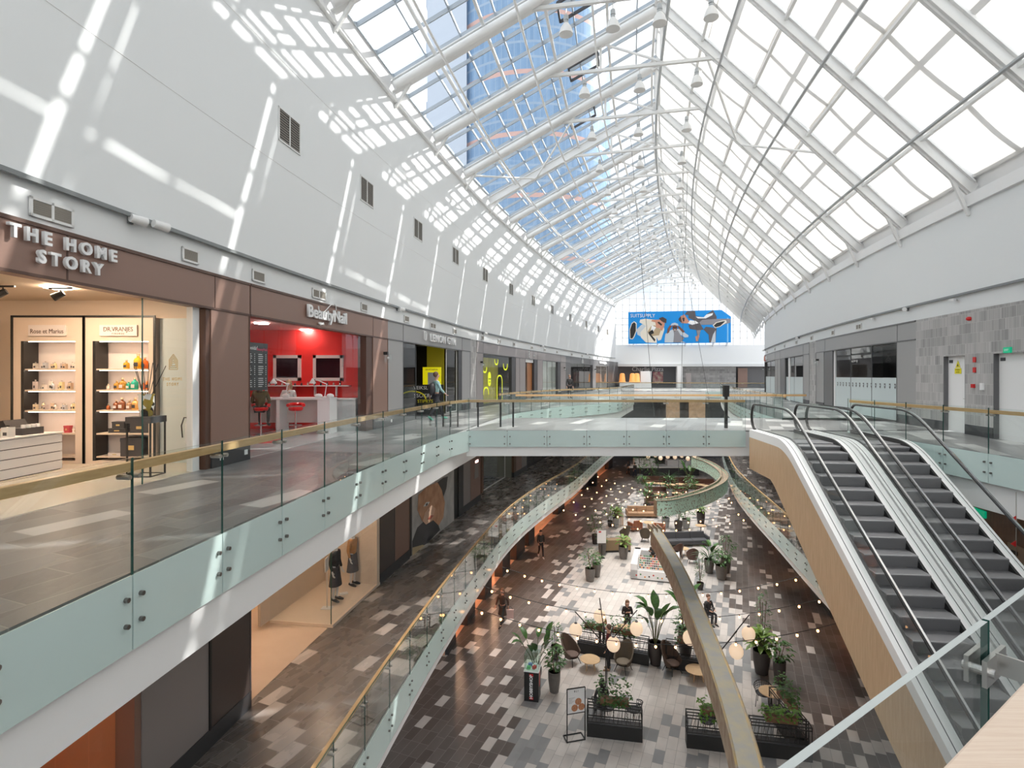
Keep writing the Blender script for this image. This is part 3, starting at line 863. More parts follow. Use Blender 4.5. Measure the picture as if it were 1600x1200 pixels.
# ================================================================ SHOPFRONTS
def frameMB(m, pts, w, d, n=None):
    for i in range(len(pts)): m.bar(pts[i], pts[(i + 1) % len(pts)], w, d)
class Front:
    """one shopfront on a curved wall; all parts hang under one thing"""
    def __init__(s, lab, side, s0, s1, z=0, d=None, cat='shopfront', nm='shopfront'):
        s.side = side; s.z = z; s.d = (DL if side == 'L' else DR) if d is None else d; s.k = 1 if side == 'L' else -1
        s.t = thing(nm, lab, cat, F((s0 + s1) / 2, s.d, z))
    def slab(s, nm, a, b, o0, o1, z0, z1, mt, lab=None):       # o measured towards the hall
        m = MB(); d0, d1 = sorted((s.d + s.k * o0, s.d + s.k * o1))
        m.fr(a, b, d0, d1, s.z + z0, s.z + z1, 0, .6); return m.build(nm, mt, s.t, world=True, label=lab)
    def fascia(s, a, b, mt, z0=3.0, z1=FAS, seams=()):
        s.slab('fascia', a, b, -.2, 0, z0, z1, mt)
        for q in list(seams): s.slab('seam', q - .012, q + .012, -.0, .006, z0, z1, M['brownline'] if mt is M['brown'] else M['black'])
        s.slab('fascia_edge', a, b, 0, .025, z1 - .05, z1, M['brownline'] if mt is M['brown'] else M['dgrey'])
        s.slab('fascia_edge', a, b, 0, .02, z0, z0 + .04, M['brownline'] if mt is M['brown'] else M['dgrey'])
    def pier(s, a, b, mt, z1=3.0, base=.32, depth=.2):
        s.slab('pier', a, b, -depth, 0, base, z1, mt)
        s.slab('plinth', a, b, -depth, .015, 0, base, M['charcoal'])
        e = M['brownline'] if mt is M['brown'] else M['dgrey']
        s.slab('pier_edge', b - .025, b, 0, .012, base, z1, e)
    def glass(s, a, b, z0=0.03, z1=3.0, o=-.12, n=1, mt=None, frame=M['charcoal'], fw=.03):
        for i in range(n):
            p, q = lerp(a, b, i / n), lerp(a, b, (i + 1) / n)
            m = MB(); A = F(p + .01, s.d + s.k * o, s.z + z0); B = F(q - .01, s.d + s.k * o, s.z + z0); h = Vector((0, 0, z1 - z0))
            m.quad(A, B, B + h, A + h); m.build('glass_panel', mt or M['shopglass'], s.t, world=True)
        if frame is not None:
            m = MB()
            for i in range(n + 1):
                p = F(lerp(a, b, i / n), s.d + s.k * o, s.z + z0); m.bar(p, p + Vector((0, 0, z1 - z0)), fw, .05, up=(0, 1, 0))
            for zz in (z0, z1): m.bar(F(a, s.d + s.k * o, s.z + zz), F(b, s.d + s.k * o, s.z + zz), .05, fw)
            m.build('window_frame', frame, s.t, world=True)
    def M(s, sq, z, off=.01): return wallM(sq, s.z + z, s.side, s.d, off)
def room(nm, side, s0, s1, dep, z, h, mw, mf, mc, back=True, d=None, lights=(), lcol=(1, .95, .88), ls=6, o=.14):
    d = (DL if side == 'L' else DR) if d is None else d; k = -1 if side == 'L' else 1
    m = MB(); i0 = d + k * o; i1 = d + k * dep
    def fr(a, b, u, v, z0, z1, mi): u, v = min(u, v), max(u, v); m.fr(a, b, u, v, z + z0, z + z1, mi, 1.2)
    fr(s0, s1, i0, i1, -.03, .004, 1); fr(s0, s1, i0, i1, h, h + .06, 2)
    fr(s0, s1, i1, i1 + k * .08, 0, h, 0); fr(s0 - .05, s0, i0, i1, 0, h, 0); fr(s1, s1 + .05, i0, i1, 0, h, 0)
    struct(m.build('interior_' + nm, [mw, mf, mc]))
    for j, (sq, dd, w, l) in enumerate(lights):  # small glowing squares added to brighten each room
        mm = MB(); e_ = .13; mm.fr(sq - e_, sq + e_, d + k * dd - e_, d + k * dd + e_, z + h - .03, z + h - .004)
        tag(mm.build('added_ceiling_glow', emis('panel_glow', lcol, ls * 1.6 * w * l / (4 * e_ * e_))), 'added glowing ceiling square inside the %s, %s from its near end' % (nm.replace('_', ' '), ORD[j]), 'light')
X = lambda x: sx(x, DL)
# ---- THE HOME STORY
f = Front('brown shopfront with two lines of white block letters, nearest on the left', 'L', 2, X(390))
f.fascia(-2, X(390), M['brown'], seams=(X(105), X(336)))
f.pier(X(330), X(390), M['brown']); f.pier(-3, 2.0, M['brown'])
f.slab('jamb', X(323), X(330), -.3, -.02, 0, 3.0, M['brownline'])
f.slab('jamb', X(309), X(319), -.22, -.1, 0, 3.0, M['whitem'])
for body, xc, zz in (('THE HOME', 100, 3.50), ('STORY', 106, 3.255)):
    s_ = X(xc); text(body, .23, M['white2'], f.M(s_, zz, .03), f.t, 'lettering', .025, sp=1.55, bold=.008)
f.glass(X(233), X(309), .02, 3.0, -.12, 1, None, None)
m = MB(); a = F(X(233), DL - .12, 0); m.bar(a, a + Vector((0, 0, 3)), .012, .02, up=(0, 1, 0)); m.build('glass_edge', M['edge'], f.t, world=True)
M['gold'] = mat('gold_print', (.62, .45, .18), .4)
LM = f.M(X(279), 1.98, -.10)
m = MB()
def line2(m, pts, w, Mx, h=.004, closed=False):
    n = len(pts)
    for i in range(n if closed else n - 1):
        a = Vector(pts[i]); b = Vector(pts[(i + 1) % n]); t = (b - a).normalized() * w * .5; nn = Vector((-t.y, t.x))
        m.prism([tuple(a - t + nn), tuple(a - t - nn), tuple(b + t - nn), tuple(b + t + nn)], h, Mx)
for q in (1, .75, .5): line2(m, [(-.1 * q, -.12 * q), (-.1 * q, .04 * q), (0, .14 * q), (.1 * q, .04 * q), (.1 * q, -.12 * q)], .011, LM, closed=True)
line2(m, [(-.025, -.03), (-.025, .02), (.025, .02), (.025, -.01), (0, -.01)], .01, LM)
m.build('gold_house_logo', M['gold'], f.t, world=True, label='gold spiral house logo')
text('THE HOME', .075, M['gold'], f.M(X(278), 1.69, -.10), f.t, 'lettering', .002, sp=1.35); text('STORY', .075, M['gold'], f.M(X(278), 1.60, -.10), f.t, 'lettering', .002, sp=1.35)
room('nearest_shop', 'L', 0, X(388), 5.0, 0, 3.3, M['cream'], M['shopfloor'], mat('cream_ceiling', (.80, .68, .54), .6), lights=((4, 2.0, .5, 1.0), (6.0, 2.6, .5, 1.0), (8.4, 2.2, .6, 1.0)), lcol=(1, .76, .54), ls=13)
# partition with two lit display cabinets facing the camera
YC = 11.0
CX = lambda px_: (px_ - 800) / FPX * YC
CZ = lambda py_: CAMZ - (py_ - HOR) / FPX * YC
m = MB(); m.bx(-12.8, -6.05, YC + .42, YC + .5, 0, 3.3); struct(m.build('wall_shop_partition', M['cream']))
m = MB(); m.bx(CX(245), -5.95, YC + .1, YC + .42, 0, 2.9); struct(m.build('wall_shop_partition_panel', mat('pale_blue_panel', (.60, .66, .66), .4)))
M['cab'] = mat('cream_lacquer', (.80, .66, .54), .35); M['cabin'] = mat('white_shelf_back', (.82, .74, .70), .5)
def cabinet(x0, x1, n0, n1, lab, sign, sub, which):
    X0, X1, N0, N1 = CX(x0), CX(x1), CX(n0), CX(n1); t = thing('display_cabinet', lab, 'cabinet', ((X0 + X1) / 2, YC, 0))
    zt, z2 = CZ(496), CZ(533)
    m = MB(); m.bx(X0, N0, YC, YC + .4, 0, zt); m.bx(N1, X1, YC, YC + .4, 0, zt); m.bx(N0, N1, YC, YC + .4, z2, zt); m.bx(N0, N1, YC + .36, YC + .4, 0, z2, 1); m.bx(N0, N1, YC, YC + .36, 0, .06)
    m.build('body', [M['cab'], M['cabin']], t, world=True)
    m = MB(); m.bx(X0 - .03, X0 + .01, YC - .02, YC, 0, zt + .03); m.bx(X0 - .03, X1 + .03, YC - .02, YC, zt, zt + .04); m.bx(X1 - .01, X1 + .03, YC - .02, YC, 0, zt); m.build('black_trim', M['black'], t, world=True)
    m = MB(); m.bx(N0, N0 + .055, YC - .005, YC + .34, .06, z2); m.build('mirror_strip', M['black'], t, world=True)
    zz = [CZ(v) for v in (576, 609, 641, 677, 713)]
    for z in zz:
        m = MB(); m.bx(N0, N1, YC + .02, YC + .36, z - .03, z); m.build('shelf', M['cab'], t, world=True)
    m = MB(); xx = (X0 + X1) / 2; m.bx(xx - .37, xx + .37, YC - .035, YC - .002, CZ(525), CZ(508)); m.build('sign_board', M['cabin'], t, world=True)
    Mx = axes((xx, YC - .036, (CZ(525) + CZ(508)) / 2 + (.02 if sub else -.02)), (1, 0, 0), (0, 0, 1))
    text(sign, .115, M['brownline'], Mx, t, 'lettering', .002, sc=(.95, 1.1))
    if sub: text(sub, .045, M['brownline'], Mx @ Matrix.Translation((0, -.085, 0)), t, 'lettering', .002, sp=1.6)
    for j, z in enumerate([z2] + zz[:3]):
        m = MB(); m.bx(N0 + .1, N1 - .05, YC + .05, YC + .09, z - (.012 if j == 0 else .042), z - (.004 if j == 0 else .031)); m.build('shelf_light', emis('shelf_glow', (1, .80, .62), 9), t, world=True)
    return zz, N0, N1
zz1, A0, A1 = cabinet(20, 131, 33, 117.5, 'left of two lit display cabinets in the nearest shop', 'Rose et Marius', None, 'left')
zz2, B0, B1 = cabinet(132, 241, 145, 232, 'right of two lit display cabinets in the nearest shop', 'DR.VRANJES', 'FIRENZE', 'right')
def bottle(x, y, z, h, w, col, lab, nm='perfume_bottle', cap=(.75, .6, .4), grp=None, sq=False):
    t = thing(nm, lab, 'bottle', (x, y, z)); key = 'b%s' % (col,)
    if key not in M: M[key] = mat('bottle_glass', col, .12, 0, .7)
    if ('c%s' % (cap,)) not in M: M['c%s' % (cap,)] = mat('stopper', cap, .5)
    m = MB()
    if sq: m.box((0, 0, h * .4), (w, w, h * .8))
    else: m.lathe((0, 0, 0), [(w * .46, 0), (w * .5, .01), (w * .5, h * .55), (w * .4, h * .66), (w * .16, h * .74), (w * .16, h * .85)], 10)
    m.build('flask', M[key], t, smooth=not sq)
    m = MB(); m.lathe((0, 0, h * .84), [(w * .2, 0), (w * .2, h * .14)], 8); m.build('stopper', M['c%s' % (cap,)], t)
    if h > .12:
        m = MB(); m.box((0, -w * (.51), h * .28), (w * .5, .004, h * .26)); m.build('paper_label', M['cabin'] if col[0] < .6 else M['charcoal'], t)
    return t
amb, grn, org, brn, clr = (.85, .50, .02), (.02, .30, .20), (.75, .17, .02), (.20, .06, .02), (.72, .62, .52)
def bx2(px_): return CX(px_)
shelf2 = [[(189, .18, .11, amb), (205, .31, .16, amb), (218, .24, .13, org), (228, .19, .1, amb)],
          [(160, .12, .07, clr), (171, .19, .11, (.62, .34, .05)), (183, .24, .13, (.55, .26, .04)), (190, .18, .1, grn), (202, .25, .13, (.02, .42, .30)), (213, .16, .09, org), (225, .25, .13, org)],
          [(160, .12, .07, (.35, .1, .03)), (170, .2, .11, brn), (182, .25, .13, brn), (191, .2, .11, (.4, .22, .12)), (203, .25, .13, (.75, .42, .12)), (212, .16, .08, (.6, .2, .05))]]
for j, row in enumerate(shelf2):
    for i, (x, h, w, c) in enumerate(row):
        bottle(CX(x), YC + .16 + .05 * (i % 2), zz2[j], h, w, c, '%s corked bottle, %s from the left, %s shelf of the right lit cabinet' % (
            'amber' if c == amb else 'green' if c in (grn, (.02, .42, .30)) else 'orange' if c == org else 'brown' if c == brn else 'small glass', ORD[i], ORD[j]), 'fragrance_bottle')
pal = [(.72, .66, .60), (.60, .52, .50), (.75, .62, .45), (.80, .74, .66), (.66, .50, .36), (.82, .70, .40), (.60, .62, .66)]
for j in range(3):
    n = 9 + (j % 2)
    for i in range(n):
        x = lerp(A0 + .12, A1 - .07, (i + .5) / n); h = rnd.uniform(.12, .17) + (.06 if j == 1 and i % 3 == 0 else 0)
        bottle(x, YC + .14 + .07 * (i % 2), zz1[j], h, .065, pal[(i * 3 + j) % 7], 'small pale bottle, %s from the left, %s shelf of the left lit cabinet' % (ORD[i], ORD[j]), 'perfume_bottle', (.5, .45, .42), sq=i % 3 != 1)
def carton(x, y, z, sx_, sy, sz, mt, lab, nm='gift_box', lid=None, rz=0):
    t = thing(nm, lab, 'box', (x, y, z), rz); m = MB(); m.bx(-sx_ / 2, sx_ / 2, -sy / 2, sy / 2, 0, sz * .8); m.build('carton', mt, t)
    m = MB(); m.bx(-sx_ / 2 - .004, sx_ / 2 + .004, -sy / 2 - .004, sy / 2 + .004, sz * .8, sz); m.build('lid', lid or mt, t)
    m = MB(); m.bx(-sx_ * .15, sx_ * .15, -sy / 2 - .007, -sy / 2 - .003, sz * .35, sz * .6); m.build('emblem', M['gold'], t); return t
carton(CX(205), YC + .14, zz2[4], .42, .3, .36, M['charcoal'], 'large black cube box with a framed emblem on the bottom shelf', 'gift_box')
carton(CX(178), YC + .2, zz2[3], .34, .24, .09, M['charcoal'], 'flat black box on the fourth shelf, right cabinet')
carton(CX(178), YC + .2, zz2[3] + .09, .24, .18, .13, M['charcoal'], 'black box with rounded lid stacked on the flat box')
carton(CX(213), YC + .2, zz2[3], .36, .24, .22, M['charcoal'], 'black gift box behind the reed diffuser, fourth shelf of the right cabinet')
carton(CX(176), YC + .15, zz2[4], .26, .2, .06, M['cabin'], 'pale flat box on the bottom shelf beside the black cube')
carton(CX(97), YC + .15, zz1[3], .1, .1, .14, mat('pink_box', (.55, .08, .10), .5), 'small crimson box on the fourth shelf of the left cabinet')
carton(CX(112), YC + .15, zz1[3], .12, .12, .08, M['cabin'], 'small pale box beside the crimson box on the left cabinet')
# side table, vase with reeds
t = thing('side_table', 'tall thin black side table carrying the patterned vase', 'table', (-6.42, 9.72, 0))
m = MB(); m.bx(-.22, .22, -.22, .22, .93, 1.04); m.build('top', M['charcoal'], t)
for a, b in ((-.2, -.2), (.2, -.2), (.2, .2), (-.2, .2)):
    m = MB(); m.bx(a - .012, a + .012, b - .012, b + .012, 0, .93); m.build('leg', M['black'], t)
m = MB(); frameMB(m, [Vector((-.2, -.2, .01)), Vector((.2, -.2, .01)), Vector((.2, .2, .01)), Vector((-.2, .2, .01))], .02, .02); m.build('base_frame', M['black'], t)
t = thing('reed_diffuser', 'white and gold patterned vase with black reeds on the black side table', 'vase', (-6.42, 9.72, 1.04))
M['vase'] = mat('scale_pattern_vase', (.85, .84, .80), .25); N = NT(M['vase']); vb = M['vase'].node_tree.nodes['Principled BSDF']
tcn = N.node('ShaderNodeTexCoord'); vo = N.node('ShaderNodeTexVoronoi'); vo.inputs['Scale'].default_value = 9; N.link(tcn.outputs['Object'], vo.inputs['Vector'])
sc_ = N.node('ShaderNodeSeparateColor'); N.link(vo.outputs['Color'], sc_.inputs[0]); g1_ = N.m('LESS_THAN', sc_.outputs[0], .36); g2_ = N.m('LESS_THAN', sc_.outputs[1], .3)
N.link(N.mix(g2_, N.mix(g1_, (.85, .84, .80), (.35, .25, .05)), (.03, .025, .02)), 0 or vb.inputs['Base Color'])
m = MB(); m.lathe((0, 0, 0), [(.08, 0), (.1, .02), (.125, .2), (.12, .36), (.135, .39), (.11, .39), (.1, .3)], 18); m.build('vase_body', M['vase'], t, smooth=True)
for i, (a, b) in enumerate(((-.26, .1), (-.19, -.05), (-.14, .12), (-.06, 0), (.05, .1), (.1, -.08), (.17, .05), (.33, .02))):
    m = MB(); m.tube([(a * .1, b * .1, .25), (a, b, .95 - abs(a) * .2)], .006, 5); m.build('reed', M['black'], t)
# white slatted counter
t = thing('display_counter', 'low white slatted counter covered with black and white boxes', 'counter', (-9.1, 8.4, 0))
m = MB()
for i in range(4): m.bx(-.7, .65, -2.2, 2.0, .02 + i * .165, .17 + i * .165)
m.bx(-.68, .63, -2.18, 1.98, 0, .66, 1); m.build('body', [M['white2'], M['charcoal']], t)
m = MB(); m.bx(-.72, .67, -2.22, 2.02, .68, .70); m.build('top', M['white2'], t)
cp = [(-8.6, 7.6, .16, .34, 'bag'), (-8.62, 8.05, .17, .36, 'bag'), (-9.0, 9.4, .3, .42, 'bag'), (-8.65, 8.4, .12, .16, 'k'), (-8.6, 8.8, .12, .16, 'w'), (-8.6, 9.1, .1, .12, 'w'), (-8.6, 9.45, .13, .17, 'w'), (-8.85, 9.95, .5, .24, 'h'), (-8.62, 7.85, .13, .14, 'k'), (-9.1, 8.6, .2, .26, 'k')]
for i, (x, y, w, h, k) in enumerate(cp):
    if k == 'bag':
        t = thing('gift_bag', 'black paper gift bag with a %s, %s bag along the white counter' % ('gold crest' if i else 'turquoise band', ORD[i]), 'bag', (x, y, .70)); m = MB()
        m.hexa([(-.06, -w / 2, 0), (.06, -w / 2, 0), (.06, w / 2, 0), (-.06, w / 2, 0), (-.08, -w / 2 * 1.2, h), (.08, -w / 2 * 1.2, h), (.08, w / 2 * 1.2, h), (-.08, w / 2 * 1.2, h)]); m.build('bag_body', M['charcoal'], t)
        m = MB(); m.box((.075, 0, h * .5), (.01, w * .4, h * .25)); m.build('emblem', M['gold'] if i else mat('teal_label', (.02, .5, .42), .5), t)
    elif k == 'h':
        t = thing('gift_box', 'open black presentation box holding small white jars at the counter end', 'box', (x, y, .70)); m = MB(); m.bx(-.12, .25, -.22, .22, 0, .12); m.prism([(-.25, .12), (-.02, .12), (-.1, .26), (-.22, .24)], .44, axes((0, .22, 0), (1, 0, 0), (0, 0, 1))); m.build('carton', M['charcoal'], t)
        m = MB()
        for q in range(4): m.lathe((.2, -.15 + q * .1, .12), [(.035, 0), (.035, .06)], 8)
        m.build('jars', M['white2'], t)
    else: bottle(x, y, .70, h * 1.25, w, (.02, .02, .02) if k == 'k' else (.85, .85, .83), '%s square diffuser bottle on the white slatted counter, %s from its near end' % ('black' if k == 'k' else 'white', ORD[i]), 'diffuser_bottle', (.03, .03, .03), sq=True)
# fire extinguisher, track spots
t = thing('fire_extinguisher', 'small fire extinguisher by the right edge of the first shop', 'extinguisher', (-6.15, 10.55, 0.45)); m = MB(); m.lathe((0, 0, 0), [(.06, 0), (.07, .03), (.07, .38), (.03, .46), (.03, .5)], 12); m.build('cylinder', M['whitem'], t, smooth=True); m = MB(); m.tube([(0, 0, .5), (-.1, 0, .5), (-.15, 0, .35), (-.13, 0, .12)], .014, 6); m.build('hose', M['black'], t)
for i, (x, y) in enumerate(((-8.55, 9.3), (-7.75, 9.5))):
    t = thing('track_spotlight', 'black ceiling spotlight in the first shop, %s of two' % ('left' if i == 0 else 'right'), 'light', (x, y, 3.25)); m = MB(); m.bar((-.2, 0, 0), (.2, 0, 0), .03, .03); m.build('track', M['black'], t); m = MB(); m.tube([(0, 0, -.02), (0, 0, -.08)], .012, 6); m.tube([(.06, 0, -.08), (-.08, -.06, -.17)], .05, 12, r2=.065); m.build('spot_head', M['black'], t)

# ---- BEAUTY NAIL
f = Front('brown shopfront with white script sign over a red interior', 'L', X(391), X(606))
f.fascia(X(391), X(606), M['brown'], seams=(X(391.5), X(583)))
f.pier(X(583), X(606), M['brown']); f.slab('jamb', X(573), X(583), -.3, -.02, 0, 3.0, M['brownline'])
f.glass(X(391.5), X(470), .02, 3.0, -.12, 3, None, None); f.glass(X(540), X(573), .02, 3.0, -.12, 2, None, None)
text('BeautyNail', .33, M['white2'], f.M((X(475) + X(540)) / 2, 3.34, .04), f.t, 'lettering', .025, bold=.008, fit=(X(540) - X(475), .42)); text('expert', .1, M['white2'], f.M(X(499), 3.13, .04), f.t, 'lettering', .012, bold=.004)
m = MB(); Mx = f.M(X(507), 3.37, .04)
m.tube([Mx @ Vector((.62 * math.cos(a) * .8 + .1, .1 + .17 * math.sin(a * 2.0) + .1, 0)) for a in [PI - PI * i / 14 for i in range(15)]], .013, 6); m.build('flourish', M['white2'], f.t, world=True)
room('nail_bar', 'L', X(391) + .1, X(583) + .6, 5.4, 0, 3.25, M['redwall'], mat('grey_white_floor', (.62, .60, .60), .2), mat('pinkish_ceiling', (.8, .45, .42), .5), lights=((14, 2.2, .8, .8), (16.2, 2.2, .8, .8)), ls=3.6)
YN = 18.2
nx = lambda p, Y=YN: (p - 800) / FPX * Y
nz = lambda p, Y=YN: CAMZ - (p - HOR) / FPX * Y
m = MB(); m.bx(-11, -4.95, YN, YN + .06, 0, 3.25); struct(m.build('wall_nail_bar_back', M['redwall']))
for i, (x0, x1) in enumerate(((428, 471), (490, 537))):
    t = thing('wall_screen', '%s dark screen in a wide pale frame on the red wall' % ('left' if i == 0 else 'right'), 'screen', (nx((x0 + x1) / 2), YN - .07, nz(575)))
    a, b, h = (nx(x0) - nx(x1)) / 2, (nx(x1) - nx(x0)) / 2, .42
    m = MB(); w = .1
    for z0, z1, p0, p1 in ((-h, -h + w, a, b), (h - w, h, a, b), (-h, h, a, a + w), (-h, h, b - w, b)): m.bx(p0, p1, 0, .07, z0, z1)
    m.build('frame', M['cabin'], t); m = MB(); m.bx(a + w, b - w, .02, .06, -h + w, h - w); m.build('screen', mat('dark_screen', (.02, .015, .02), .1), t)
t = thing('wall_shelf', 'long pale shelf with small legs on the red wall', 'shelf', (nx(480), YN - .14, nz(602)))
m = MB(); m.bx(-1.75, 1.45, -.16, .14, -.03, 0); m.build('board', M['white2'], t)
for q in (-1.3, -.6, .3, 1.0):
    m = MB(); m.bx(q - .02, q + .02, -.02, .1, -.35, -.03); m.build('bracket', M['white2'], t)
for i in range(14):
    h = rnd.uniform(.12, .3) if i in (3, 9, 13) else rnd.uniform(.08, .16)
    bottle(nx(480) - 1.6 + i * .21, YN - .15, nz(602), h, .07, (.03, .02, .03) if i % 4 else (.5, .3, .25), 'dark salon bottle on the pale red-wall shelf, %s from the left' % ORD[i], 'salon_bottle', (.02, .02, .02))
t = thing('nail_desk', 'long white nail desk with solid end panel', 'desk', (-6.8, 16.9, 0))
m = MB(); m.bx(-1.5, 1.35, -.35, .35, 1.03, 1.09); m.build('top', M['white2'], t)
for q in (-1.5, .0 - .25, .98):
    m = MB(); m.bx(q, q + (.37 if q > .9 else .1), -.34, .34, 0, 1.03); m.build('end_panel', M['white2'], t)
m = MB(); m.bx(-1.4, 1.0, .2, .26, .3, 1.03); m.build('modesty_panel', M['cabin'], t)
def stool(x, y, mt, lab, nm='bar_stool'):
    t = thing(nm, lab, 'stool', (x, y, 0), rnd.uniform(-.3, .3)); m = MB(); m.lathe((0, 0, .72), [(.16, 0), (.2, .03), (.21, .08), (.19, .11), (0.02, .1)], 18); m.build('seat', mt, t, smooth=True)
    m = MB(); m.tube([(.22 * math.cos(a), .22 * math.sin(a), .88 + .03 * math.sin(a)) for a in [PI * i / 10 for i in range(11)]], .05, 8); m.build('backrest', mt, t, smooth=True)
    m = MB(); m.tube([(0, 0, .03), (0, 0, .72)], .025, 10); m.build('pole', M['chrome'], t, smooth=True); m = MB(); m.lathe((0, 0, 0), [(.21, 0), (.21, .015), (.03, .05)], 20); m.build('base', M['chrome'], t, smooth=True)
    m = MB(); m.tube([(.17 * math.cos(a), .17 * math.sin(a), .3) for a in [2 * PI * i / 14 for i in range(15)]], .012, 6); m.build('footrest', M['chrome'], t); return t
stool(-6.35, 16.25, mat('red_leather', (.75, .01, .01), .3), 'red salon stool in front of the nail desk, beside its end panel'); stool(-7.35, 16.2, mat('red_leather', (.75, .01, .01), .3), 'red salon stool under the seated customer')
stool(-6.1, 17.55, M['black'], 'black work stool behind the nail desk, right'); stool(-7.5, 17.6, M['black'], 'black work stool behind the nail desk, left')
def desk_lamp(x, y, lab, k=1):
    t = thing('desk_lamp', lab, 'lamp', (x, y, 1.09)); m = MB(); m.lathe((0, 0, 0), [(.08, 0), (.08, .02), (.02, .03)], 12); m.build('base', M['white2'], t); m = MB(); m.tube([(0, 0, .02), (.06 * k, 0, .40), (-.35 * k, 0, .58)], .016, 6); m.build('arm', M['white2'], t); m = MB(); m.lathe((-.37 * k, 0, .42), [(.1, 0), (.09, .04), (.04, .12), (.02, .16)], 14); m.build('lamp_shade', M['white2'], t, smooth=True)
desk_lamp(-5.75, 17.0, 'white jointed desk lamp near the desk end panel'); desk_lamp(-6.95, 17.0, 'white jointed desk lamp over the masked woman')
for i, x in enumerate((-5.95, -5.6, -6.95)):
    m = MB(); m.ball((0, 0, 0), .12, 12, sc=(1, .8, .6)); o = m.build('nail_dryer', M['white2'], smooth=2); o.location = (x + .1, 16.75, 1.14); tag(o, 'white rounded nail dryer on the desk, %s' % ('beside the right lamp' if i == 0 else 'at the very end' if i == 1 else 'in front of the masked woman'), 'dryer')
t = thing('low_cabinet', 'pale low cabinet along the red wall right of the desk', 'cabinet', (-5.3, 17.8, 0)); m = MB(); m.bx(-.6, .35, -.3, .3, 0, 1.0); m.build('body', mat('grey_white_laminate', (.55, .56, .56), .3), t); m = MB(); m.bx(-.62, .37, -.32, .32, 1.0, 1.03); m.build('top', M['white2'], t)
t = thing('menu_board', 'black price list board with white chalk lettering', 'board', F(X(411), DL - .2, 1.95))
Mx = wallM(X(411), 1.95, 'L', DL, -.18); o = Matrix.Translation(-t.location) @ Mx
m = MB(); m.prism([(-.42, -.52), (.42, -.52), (.42, .52), (-.42, .52)], .03, o); m.build('panel', M['charcoal'], t)
text('Skonida!', .12, M['white2'], Mx @ Matrix.Translation((-.2, .4, .03)), t, 'lettering', .002, shear=.4); text('BeautyNail', .09, mat('pink_ink', (.8, .1, .2), .5), Mx @ Matrix.Translation((.2, .38, .03)), t, 'lettering', .002)
m = MB()
for c in (-.36, .06):
    for i in range(17):
        if i in (5, 11): continue
        w = rnd.uniform(.12, .2); m.prism([(c, .26 - i * .044), (c + w, .26 - i * .044), (c + w, .275 - i * .044), (c, .275 - i * .044)], .004, o @ Matrix.Translation((0, 0, .03))); m.prism([(c + .27, .26 - i * .044), (c + .3, .26 - i * .044), (c + .3, .275 - i * .044), (c + .27, .275 - i * .044)], .004, o @ Matrix.Translation((0, 0, .03)))
m.build('price_lines', M['white2'], t)
m = MB(); m.box((-6.9, 14.6, .012), (1.5, .9, .015), .3); tag(m.build('door_mat', M['redwall']), 'bright red mat on the floor just inside the nail bar', 'mat')

# ---- LEMON GYM
f = Front('grey shopfront with white sign and dark yellow interior beyond the red salon', 'L', X(606), X(735))
f.fascia(X(606), X(735), M['mgrey'], seams=(X(630), X(722)))
f.pier(X(606), X(630), M['mgrey']); f.pier(X(722), X(735), M['mgrey'])
f.glass(X(631), X(654), .02, 3.0, -.12, 1); f.glass(X(701), X(717), .02, 3.0, -.12, 1, frame=M['whitem']); f.slab('jamb', X(717), X(722), -.25, -.02, 0, 3, M['charcoal'])
text('LEMON GYM', .36, M['white2'], f.M((X(669) + X(710)) / 2, 3.36, .05), f.t, 'lettering', .03, bold=.004, sp=1.12, fit=(X(710) - X(669), .33)); 
m = MB(); Mx = f.M(X(662), 3.37, .05)
def rrect(w, h, r, n=5):
    out = []
    for cx_, cy, a0 in ((w - r, h - r, 0), (-w + r, h - r, PI / 2), (-w + r, -h + r, PI), (w - r, -h + r, 1.5 * PI)):
        for i in range(n + 1): a = a0 + PI / 2 * i / n; out.append((cx_ + r * math.cos(a), cy + r * math.sin(a)))
    return out
line2(m, rrect(.1, .17, .1), .05, Mx, .05, True); m.build('lemon_mark', M['white2'], f.t, world=True)
room('dark_gym', 'L', X(612), X(733), 6, 0, 3.3, M['charcoal'], M['charcoal'], M['charcoal'], lights=((X(645), 2.5, .06, 1.4), (X(690), 2.5, .06, 2.0)), lcol=(1, .6, .4), ls=9)
YG = 27.2
gx = lambda p, Y=YG: (p - 800) / FPX * Y
m = MB(); m.bx(gx(667), gx(694), YG, YG + .1, 0, 3.2); struct(m.build('wall_gym_yellow', mat('olive_yellow_glow', (.30, .26, .0), .5, emit=(.5, .42, 0), es=.04)))  # wall colour given a faint glow, though it is no lamp
t = thing('gym_kiosk', 'bright yellow kiosk poster with a grey screen inside the gym entrance', 'kiosk', (gx(680), YG - 1.2, 0))
m = MB(); YY = YG - 1.2; m.bx(-.42, .42, 0, .25, .9, 2.15); m.build('body', mat('kiosk_yellow_glow', (.9, .82, 0), .4, emit=(.9, .8, 0), es=.25), t); m = MB(); m.bx(-.18, .2, -.01, 0, 1.1, 1.9); m.build('screen', mat('grey_screen', (.45, .48, .5), .3), t)  # kiosk yellow also glows a little by itself
text('SAVITARNA', .11, M['charcoal'], axes((gx(680), YY - .005, 2.03), (1, 0, 0), (0, 0, 1)), t, 'lettering', .003)
t = thing('wall_graphic', 'black gym wall panel lettered in white and yellow', 'panel', (gx(674), YG - 2.4, 0)); m = MB(); m.bx(-1.6, .9, 0, .1, 0, 1.35); m.build('panel', M['black'], t)
